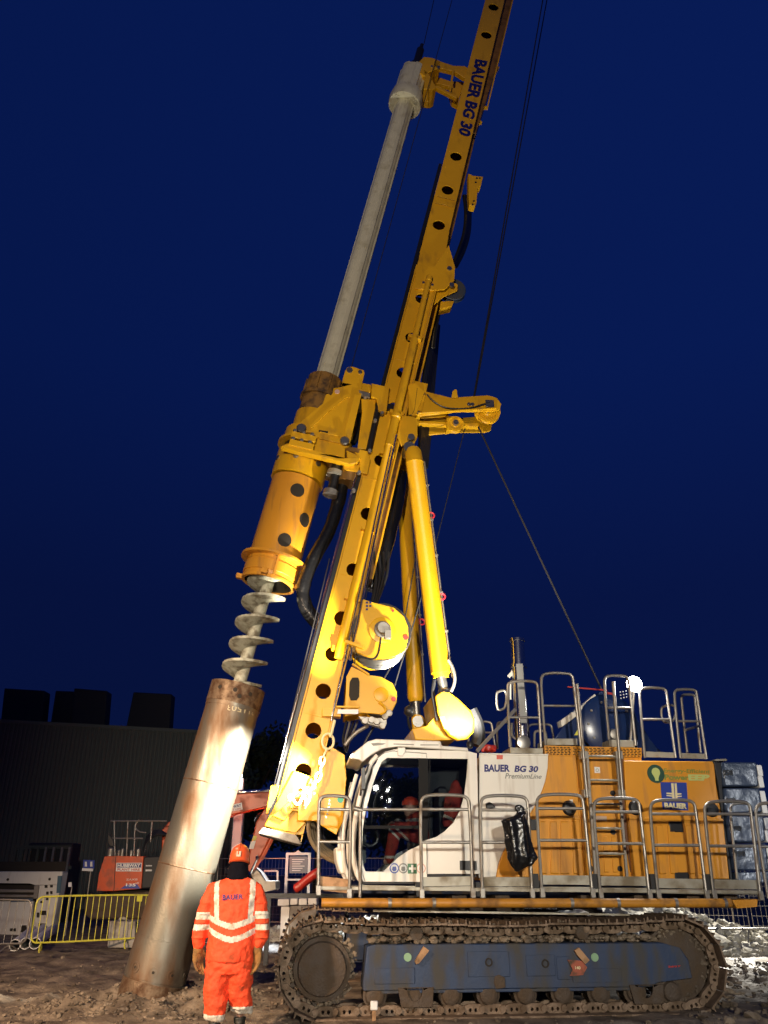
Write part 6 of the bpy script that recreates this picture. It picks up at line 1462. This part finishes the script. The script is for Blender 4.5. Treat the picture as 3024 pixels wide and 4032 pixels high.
# concrete block behind the barrier
YB = 20.4; P = [y1('Q', YB, x, y) for x, y in ((1115, 1105), (1380, 1110), (1385, 1275), (1105, 1280))]; P[2].z = P[3].z = -.02
o = obj('concrete_block', MB().prism(P, Y_ * .7), CON, None, .02); tag(o, 'pale concrete block standing behind the yellow barrier', 'concrete block')
obj('lifting_loop', MB().path([y1('Q', YB + .3, x, y) for x, y in ((1220, 1100), (1225, 1080), (1255, 1075), (1285, 1085), (1290, 1100))], .03, 8, 1), CON, o)
# blue notice board on a stake
YN = 25; P = [y1('Q', YN, x, y) for x, y in ((850, 480), (965, 485), (962, 570), (848, 565))]
t = thing('notice_board', 'small blue and white notice board on a thin stake left of the orange excavator', 'sign', (y1('Q', YN, 940, 600).x, YN, 0))
obj('board', MB().prism(P, Y_ * .02), SBL, t); obj('board_footer', MB().prism([y1('Q', YN - .01, x, y) for x, y in ((838, 566), (950, 571), (948, 598), (835, 592))], Y_ * .02), WPL, t)
mb = MB()
for cx_ in (876, 932): mb.prism([y1('Q', YN - .01, x, y) for x, y in ((cx_ - 10, 500), (cx_ + 10, 500), (cx_ + 12, 550), (cx_ - 12, 550))], Y_ * .005)
obj('pictogram', mb, WPL, t); pa = y1('Q', YN + .02, 940, 500); mb = MB().tube(pa, (pa.x, YN + .02, 0), .02); obj('stake', mb, GAL, t)
P = [y1('Q', 24, x, y) for x, y in ((698, 712), (730, 708), (732, 755), (696, 758))]; o = obj('notice_sheet', MB().prism(P, Y_ * .01), WPL); tag(o, 'small white notice sheet on a post before the dark racking', 'notice')
mb = MB(); mb.tube(P[2] + Y_ * .02, (P[2].x, 24.02, 0), .02); obj('post', mb, GAL, o)
# dark racking against the shed
t = thing('storage_rack', 'dark steel storage racking standing before the shed wall', 'racking', (y1('Q', 30, 500, 500).x, 30, 0))
for x in (150, 220, 300, 380, 460, 540, 625, 700): a_ = y1('Q', 30, x, 352 + (0 if x > 280 else 20)); obj('upright', MB().wbox(a_.x, a_.x + .07, 30, 30.1, 0, a_.z), GAL if x > 440 else CLD, t)
for y in (350, 560): a_, b_ = y1('Q', 30, 140, y), y1('Q', 30, 715, y); obj('beam', MB().wbox(a_.x, b_.x, 30.11, 30.2, a_.z - .05, a_.z + .05), CLD, t)
a_, b_ = y1('Q', 30, 240, 400), y1('Q', 30, 700, 400); obj('shelf_load', MB().wbox(a_.x, b_.x, 30.3, 31.2, 0, a_.z + .3), DRK, t, .05)

# ------------------------------------------------------------------ orange excavator
YE = 24.0
ex = thing('excavator', 'orange tracked excavator behind the leaning casing with its boom reaching right', 'excavator', (y1('Q', YE, 1300, 900).x, YE, 0))
def eq(x, y, dy=0): return y1('Q', YE + dy, x, y)
P = [eq(1065, 445), eq(1180, 440), eq(1465, 445), eq(1440, 775), eq(1160, 800), eq(985, 800), eq(1010, 620)]
hs_ = obj('engine_housing', MB().prism(P, Y_ * 2.2), ORA, ex, .05)
obj('housing_seam', MB().prism([eq(1178, 446, -.01), eq(1184, 446, -.01), eq(1164, 800, -.01), eq(1158, 800, -.01)], Y_ * .02), DRK, hs_)
obj('sign_plate', MB().prism([eq(1188, 512, -.02), eq(1446, 512, -.02), eq(1442, 600, -.02), eq(1182, 598, -.02)], Y_ * .02), WPL, hs_); obj('sign_band', MB().prism([eq(1194, 518, -.03), eq(1440, 518, -.03), eq(1438, 560, -.03), eq(1192, 560, -.03)], Y_ * .01), NVY, hs_)
ytext('sign_lettering', 'HUBBWAY', 'Q', YE - .03, [(1200, 556), (1432, 556), (1434, 522), (1202, 522)], WPL, hs_, .04); ytext('sign_lettering', 'PLANT HIRE', 'Q', YE - .02, [(1200, 592), (1428, 592), (1430, 568), (1200, 568)], RED, hs_, .02)
obj('decal', MB().prism([eq(1230, 775, -.01), eq(1290, 735, -.01), eq(1400, 730, -.01), eq(1430, 775, -.01)], Y_ * .01), SBL, hs_); ytext('model_number', '135', 'Q', YE - .01, [(1285, 752), (1385, 752), (1388, 722), (1288, 722)], WPL, hs_, .04)
ytext('model_number', 'US', 'Q', YE - .01, [(1388, 726), (1416, 726), (1416, 710), (1388, 710)], WPL, hs_, .02); ytext('maker_lettering', 'ZAXIS', 'Q', YE - .01, [(1290, 692), (1405, 690), (1405, 672), (1290, 674)], WPL, hs_, .0)
obj('front_frame', MB().prism([eq(1468, 450, .05), eq(1700, 440, .05), eq(1700, 770, .05), eq(1440, 775, .05)], Y_ * 2.0), DRK, ex, .03)
mb = MB()
for i in range(4): mb.prism([eq(1490 + i * 16, 535, 0), eq(1500 + i * 16, 535, 0), eq(1498 + i * 16, 548, 0), eq(1488 + i * 16, 548, 0)], Y_ * .06); mb.prism([eq(1488 + i * 16, 580, 0), eq(1499 + i * 16, 580, 0), eq(1497 + i * 16, 598, 0), eq(1486 + i * 16, 598, 0)], Y_ * .06)
obj('white_stencil', mb, WPL, ex)
mb = MB()                                                  # undercarriage
P = [eq(860, 870), eq(940, 840), eq(1600, 840), eq(1700, 900), eq(1700, 1040), eq(1600, 1090), eq(930, 1090), eq(850, 1040)]; z0 = min(p.z for p in P)
mb.prism(P, Y_ * .5); mb.prism([p + Y_ * 1.7 for p in P], Y_ * .5); xs = [p.x for p in P]; mb.wbox(min(xs) + .5, max(xs) - .5, YE + .4, YE + 1.9, z0 + .2, z0 + .7)
o_ = obj('crawler_track', mb, MDD, ex, .06)
mb = MB()                                                  # engine deck clutter and rails
for x, y, r_ in ((1130, 400, .10), (1210, 420, .06), (1250, 405, .05), (1340, 420, .06), (1410, 405, .07)): p = eq(x, y, .4); mb.lathe(Vector((p.x, p.y, eq(0, 442).z - .02)), Z_, [(0, r_), (p.z - eq(0, 442).z + .1, r_), (p.z - eq(0, 442).z + .13, r_ * .5)], 14)
obj('deck_fittings', mb, GAL, ex)
mb = MB()
for dy in (.1, 1.9):
    for x0, x1, y in ((1130, 1700, 85), (1140, 1460, 262)): mb.tube(eq(x0, y, dy), eq(x1, y, dy), .022, seg=8)
    for x0, y0, x1, y1_ in ((1165, 85, 1172, 440), (1305, 85, 1290, 440), (1378, 125, 1365, 440), (1550, 85, 1535, 300)): mb.tube(eq(x0, y0, dy), eq(x1, y1_, dy), .02, seg=8)
mb.path([eq(1420, 70, .1), eq(1375, 130, .1), eq(1400, 190, .1), eq(1490, 205, .1)], .02, 8, 1); obj('deck_rail', mb, GAL, ex)
obj('mirror', MB().prism([eq(1098, 205, 0), eq(1150, 275, 0), eq(1165, 340, 0), eq(1125, 345, 0), eq(1100, 290, 0)], Y_ * .05), BLK, ex, .01)
mb = MB()
for i in range(6): mb.path([eq(1470, 400 - i * 6, .3 + i * .08), eq(1500, 300 - i * 14, .3 + i * .08), eq(1600, 215 - i * 10, .3 + i * .08), eq(1720, 230, .3 + i * .08)], .03, 8, 2)
obj('boom_hose', mb, BLK, ex)
# boom: from behind the casing up to the right, then the stick down to the bucket
YX = 24.8
def c_(x, y, dy=0): return y1('C', YX + dy, x, y)
P = [c_(960, 1010), c_(1000, 960), c_(1200, 850), c_(1400, 775), c_(1590, 762), c_(1720, 740), c_(1725, 800), c_(1660, 850), c_(1580, 868), c_(1400, 910), c_(1240, 980), c_(1060, 1120), c_(960, 1180)]
bm_ = obj('boom', MB().prism(P, Y_ * .45), ORA, ex, .03)
obj('sign_plate', MB().prism([c_(1330, 870, -.02), c_(1435, 845, -.02), c_(1440, 885, -.02), c_(1335, 905, -.02)], Y_ * .02), WPL, bm_)
ytext('sign_lettering', 'HUBBWAY', 'C', YX - .02, [(1334, 890), (1434, 868), (1433, 850), (1332, 872)], NVY, bm_, .04); ytext('sign_lettering', 'PLANT HIRE', 'C', YX - .02, [(1338, 902), (1436, 884), (1435, 873), (1336, 891)], RED, bm_, .01)
mb = MB(); mb.tube(c_(1350, 790, -.05), c_(1620, 770, -.05), .05); mb.path([c_(1400, 790, -.08), c_(1440, 770, -.08), c_(1500, 790, -.08), c_(1600, 765, -.08)], .03, 8, 2); obj('boom_cylinder', mb, CHR, ex)
P = [c_(1640, 760), c_(1735, 790), c_(1700, 870), c_(1610, 1040), c_(1570, 1120), c_(1520, 1230), c_(1490, 1262), c_(1462, 1240), c_(1480, 1150), c_(1520, 960), c_(1570, 880)]
st_ = obj('dipper_arm', MB().prism(P, Y_ * .4), ORA, ex, .03)
obj('arm_sticker', MB().prism([c_(1490, 1075, -.02), c_(1520, 1070, -.02), c_(1505, 1120, -.02), c_(1478, 1120, -.02)], Y_ * .02), WPL, st_); obj('arm_sticker', MB().prism([c_(1505, 1042, -.02), c_(1526, 1044, -.02), c_(1520, 1068, -.02), c_(1495, 1070, -.02)], Y_ * .02), BYE, st_)
mb = MB(); mb.tube(c_(1612, 1060, -.1), c_(1550, 1180, -.1), .07); mb.tube(c_(1550, 1180, -.1), c_(1500, 1250, -.1), .04); obj('bucket_cylinder', mb, ORA, ex)
mb = MB(); mb.path([c_(1570, 905, .1), c_(1535, 920, .1), c_(1515, 960, .1), c_(1535, 1000, .1)], .05, 8, 2); obj('arm_hose', mb, BLK, ex)
mb = MB(); mb.ball(c_(1530, 1170, -.15), .07, 1); mb.tube(c_(1530, 1170, -.12), c_(1490, 1260, -.12), .035); obj('bucket_link', mb, CHR, ex)
mb = MB(); mb.prism([c_(1485, 1255), c_(1510, 1230), c_(1545, 1260), c_(1580, 1310), c_(1640, 1310), c_(1640, 1360), c_(1560, 1380), c_(1510, 1340)], Y_ * .9); obj('bucket', mb, GAL, ex, .02)
# lighting tower behind the casing
YT = 27.5
def l_(x, y): return y1('C', YT, x, y)
b_ = l_(1386, 1300); t = thing('lighting_tower', 'white telescopic lighting tower mast with lit lamps behind the leaning casing', 'lighting tower', (b_.x, YT, 0))
mb = MB(); zt = l_(1386, 905).z
mb.wbox(b_.x - .14, b_.x + .14, YT, YT + .28, .5, zt); mb.wbox(b_.x - .09, b_.x + .09, YT + .05, YT + .23, zt, l_(1400, 700).z); obj('tower_mast', mb, WPL, t, .02)
obj('tower_base', MB().wbox(b_.x - .7, b_.x + .7, YT - .3, YT + 1.5, .05, 1.0), GAL, t, .08)
mb = MB()
for i in range(12): z = .6 + i * .2; mb.wbox(b_.x - .2, b_.x - .15, YT + .05, YT + .15, z, z + .06)
obj('mast_rack', mb, BLK, t)
zl = l_(1425, 690).z; lx = l_(1418, 690).x
worklamp('tower_lamp', (lx, YT - .05, zl), (.75, -.55, -.45), t, .16, LEN); worklamp('tower_lamp', (lx - .3, YT - .05, zl), (-.3, -.6, -.5), t, .16, LEN)
lamp('tower_light', (lx + .15, YT - .35, zl - .05), (-1.0, 21.8, 0), 15000, COOL, size=.2, ang=46, blend=.4)
# mesh fence panels
def mesh_fence(name, label, p, q, h=1.95, grid=.11, m=GAL, board=False):
    p, q = Vector(p), Vector(q); d = (q - p); L = d.length; d.normalize(); t = thing(name, label, 'fence panel', p, 0, 'temporary mesh fence panels')
    mb = MB(); mb.path([p + Z_ * .12, p + Z_ * h, q + Z_ * h, q + Z_ * .12], .02, 8, 0, True); obj('frame', mb, m, t)
    mb = MB(); n = int(L / grid)
    for i in range(1, n): c = p + d * (L * i / n); mb.tube(c + Z_ * .12, c + Z_ * h, .0045, seg=4)
    for j in range(1, int(h / .22)): mb.tube(p + Z_ * (.12 + j * .22), q + Z_ * (.12 + j * .22), .0045, seg=4)
    obj('mesh', mb, m, t)
    mb = MB(); nn_ = Vector((-d.y, d.x, 0))
    for c in (p + d * .1, q - d * .1):
        mb.boxv(c - nn_ * .3 - d * .1, nn_ * .6, d * .2, Z_ * .12)
    obj('foot', mb, CON, t, .02); return t
lf = [('mesh fence panel left of the cab, behind the excavator bucket', (-5.4, 28.5), (-2.6, 28.0)), ('mesh fence panel directly behind the mast foot and lower hoses', (-2.5, 28.0), (.6, 27.6)), ('mesh fence panel hidden mostly behind the crawler tracks', (3.2, 24.5), (6.1, 23.2)), ('mesh fence panel right of the crawler track by the gravel heap', (6.2, 23.2), (8.9, 21.9)), ('mesh fence panel at the far right edge of the picture', (9.0, 21.9), (11.6, 20.9))]
for s_, a_, b_ in lf: mesh_fence('fence_panel', s_, (*a_, 0), (*b_, 0))
# framed board on posts
YF = 26.0
t = thing('site_board', 'white framed site notice board with shaped top behind the railing left of the cab', 'sign', (y1('A', YF, 265, 900).x, YF, 0))
def a2(x, y, dy=0): return y1('A', YF + dy, x, y)
mb = MB()
for x0, x1 in ((198, 190), (330, 322)): p = a2(x0, 690); mb.wbox(p.x - .04, p.x + .04, YF, YF + .06, 0, p.z)
mb.bar(a2(195, 697), a2(333, 697), .07, .07); mb.prism([a2(238, 692), a2(262, 675), a2(285, 690)], Y_ * .05); mb.bar(a2(190, 850), a2(325, 850), .05, .05); mb.bar(a2(140, 800), a2(140, 912), .05, .05); mb.bar(a2(60, 798), a2(140, 798), .05, .05); obj('frame', mb, WPL, t)
obj('board', MB().prism([a2(212, 712), a2(318, 712), a2(316, 812), a2(210, 812)], Y_ * .03), mat('board_grey', (.16, .18, .20), .5), t)
mb = MB()
for i in range(6): mb.prism([a2(226, 728 + i * 13, -.01), a2(300 - (i % 3) * 12, 728 + i * 13, -.01), a2(300 - (i % 3) * 12, 733 + i * 13, -.01), a2(226, 733 + i * 13, -.01)], Y_ * .005)
obj('printed_lines', mb, WPL, t)
# white blocks, red corrugated hose, benches
bx = [(140, 965, 212, 1005), (214, 962, 262, 1000), (264, 962, 318, 1002), (320, 960, 376, 1000), (160, 1010, 215, 1040)]
for i, (x0, y0, x1, y1_) in enumerate(bx):
    p = y1('A', 20 + .02 * i, x0, y1_); q = y1('A', 20 + .02 * i, x1, y0); zb_ = p.z if i < 4 else 0
    o = obj('white_block', MB().wbox(p.x, q.x - .01, 20 + .02 * i, 20.5, zb_, q.z), WPL, None, .015)
    tag(o, ('leftmost pale block on top of the stack beyond the track front', 'second pale block from the left on the stack beyond the track front', 'third pale block from the left on the stack beyond the track front', 'rightmost pale block of the stack, nearest the yellow pipe end', 'pale block under the stack beyond the track front')[i], 'block', 'pale blocks stacked beyond the track')
p = y1('A', 20.2, 140, 1040); q = y1('A', 20.2, 376, 1000); zb_ = y1('A', 20, 140, 1005).z
o = obj('pallet', MB().wbox(p.x + .3, q.x, 20.02, 20.6, 0.0, zb_ - .005), CON, None, .01); tag(o, 'low grey plinth carrying the pale blocks beyond the track front', 'plinth')
mb = MB(); PP = [y1('A', 16.5, x, y) for x, y in ((240, 910), (270, 890), (310, 855), (350, 825), (372, 812))]
for i in range(len(PP) - 1):
    for j in range(4): c = PP[i].lerp(PP[i + 1], j / 4); mb.lathe(c, PP[i + 1] - PP[i], [(0, .055), (.03, .085), (.06, .085), (.09, .055)], 14)
o = obj('corrugated_hose', mb, RED); tag(o, 'red corrugated hose standing up behind the front end of the walkway', 'hose')
mb = MB(); a_ = PP[0]; mb.wbox(a_.x - .6, PP[-1].x + .6, 16.4, 16.7, a_.z - .14, a_.z - .06)
for dx in (-.5, .95): mb.wbox(a_.x + dx, a_.x + dx + .08, 16.42, 16.5, 0, a_.z - .141)
o = obj('bench', mb, BLK); tag(o, 'dark metal trestle bench under the red corrugated hose', 'trestle')
# gravel heaps lit behind
GRV = mat('gravel', (.46, .44, .37), .85, 0, (.26, .23, .17), .35, 5, 1.0, 10, .4)
def heap(label, cx_, cy_, rx, ry, h_, seed):
    bm = bmesh.new(); n = 70; G = []
    for j in range(n):
        row = []
        for i in range(n):
            u, v = i / (n - 1) * 2 - 1, j / (n - 1) * 2 - 1; r_ = math.hypot(u, v); x, y = cx_ + u * rx, cy_ + v * ry
            k = max(0, 1 - r_) ** .9; row.append(bm.verts.new((x, y, gh(x, y) - .08 + h_ * k * (1 + .3 * noise.noise(Vector((x, y, seed)))) + .10 * k ** .3 * noise.noise(Vector((x * 4, y * 4, seed))) + .05 * noise.noise(Vector((x * 11, y * 11, seed))) * (k > 0))))
        G.append(row)
    for j in range(n - 1):
        for i in range(n - 1): bm.faces.new((G[j][i], G[j][i + 1], G[j + 1][i + 1], G[j + 1][i]))
    rnd = random.Random(seed)
    for _ in range(900):
        a_ = rnd.random() * 6.28; r_ = rnd.random() ** .5; x, y = cx_ + rx * r_ * math.cos(a_), cy_ + ry * r_ * math.sin(a_); k = max(0, 1 - r_) ** .9; s_ = rnd.uniform(.03, .11)
        mt = Matrix.Translation((x, y, gh(x, y) - .05 + h_ * k)) @ Matrix.Rotation(rnd.random() * 6, 4, 'X') @ Matrix.Rotation(rnd.random() * 6, 4, 'Z') @ Matrix.Diagonal((s_ * 1.3, s_, s_ * .7, 1))
        ico(bm, 1, mt)
    tag(obj('rubble_heap', bm, GRV, None, ang=20), label, 'gravel heap', kind='stuff')
heap('floodlit heap of pale rubble behind the rear end of the crawler track', 5.3, 20.5, 4.2, 2.6, 1.15, 3)
heap('low brightly lit spoil heap left of the crawler tracks', -.6, 24.0, 3.5, 2.2, .5, 8)
heap('low brightly lit pale heap at the right edge before the mesh fence', 9.5, 19.6, 2.4, 1.6, .45, 5)
# trestle
t = thing('trestle', 'low metal trestle frame standing on the lit ground at the right', 'trestle', (*GR(2880, 3745).xy, 0)); mb = MB(); s0 = GR(2880, 3745)
for dx in (-.25, .45):
    for s in (-1, 1): mb.tube(s0 + Vector((dx, 0, .42)), s0 + Vector((dx + .14 * s, .1 * s, 0)), .02, seg=8)
mb.tube(s0 + Vector((-.55, 0, .42)), s0 + Vector((.9, 0, .42)), .025, seg=8); obj('frame', mb, STL, t)
mb = MB(); a_ = m1('J', 12.5, 1420, 110); 
p = GR(*px('J', 1455, 300)); q = YW(*px('J', 1425, 100), p.y); t = obj('leaning_pole', MB().tube(p, q, .035), GAL); tag(t, 'thin pale pole leaning below the rear end of the yellow pipe', 'pole')
# survey peg
p = GR(*px('I', 738, 905)); t = thing('survey_peg', 'short white-topped survey peg in front of the crawler track', 'peg', (p.x, p.y, 0)); s_ = .0016
obj('stake', MB().wbox(p.x - .02, p.x + .02, p.y - .02, p.y + .02, -.05, .10), WOD, t); obj('peg_cap', MB().wbox(p.x - .042, p.x + .042, p.y - .035, p.y + .035, .102, .19), WPL, t, .01)
lamp('ground_flood', (10.5, 26.5, 6.0), (7.5, 20.5, 0), 14000, WHITE, size=.3, ang=44, blend=.5)

# floodlights on poles across the site, mirrored in the cab window
SITE = [(546, 527, .085), (655, 550, .05), (662, 645, .075), (637, 715, .03), (678, 518, .025), (600, 612, .02), (612, 455, .015), (625, 768, .02)]
for i, (x, y, r_) in enumerate(SITE):
    g_ = m1('K', WC + .018, x, y); dv = ray(*px('K', x, y)); dv = dv - E2 * 2 * dv.dot(E2); p = g_ + dv * (16 + 1.5 * i)
    t = thing('site_lamp', 'lit round floodlight on a thin pole across the yard, mirrored in the cab window', 'floodlight', (p.x, p.y, 0), 0, 'site floodlights across the yard')
    obj('lamp_head', MB().ball(p, r_ * 1.1, 2), LEN, t); obj('pole', MB().tube((p.x, p.y, 0), p - Z_ * r_ * 1.7, .04), GAL, t)
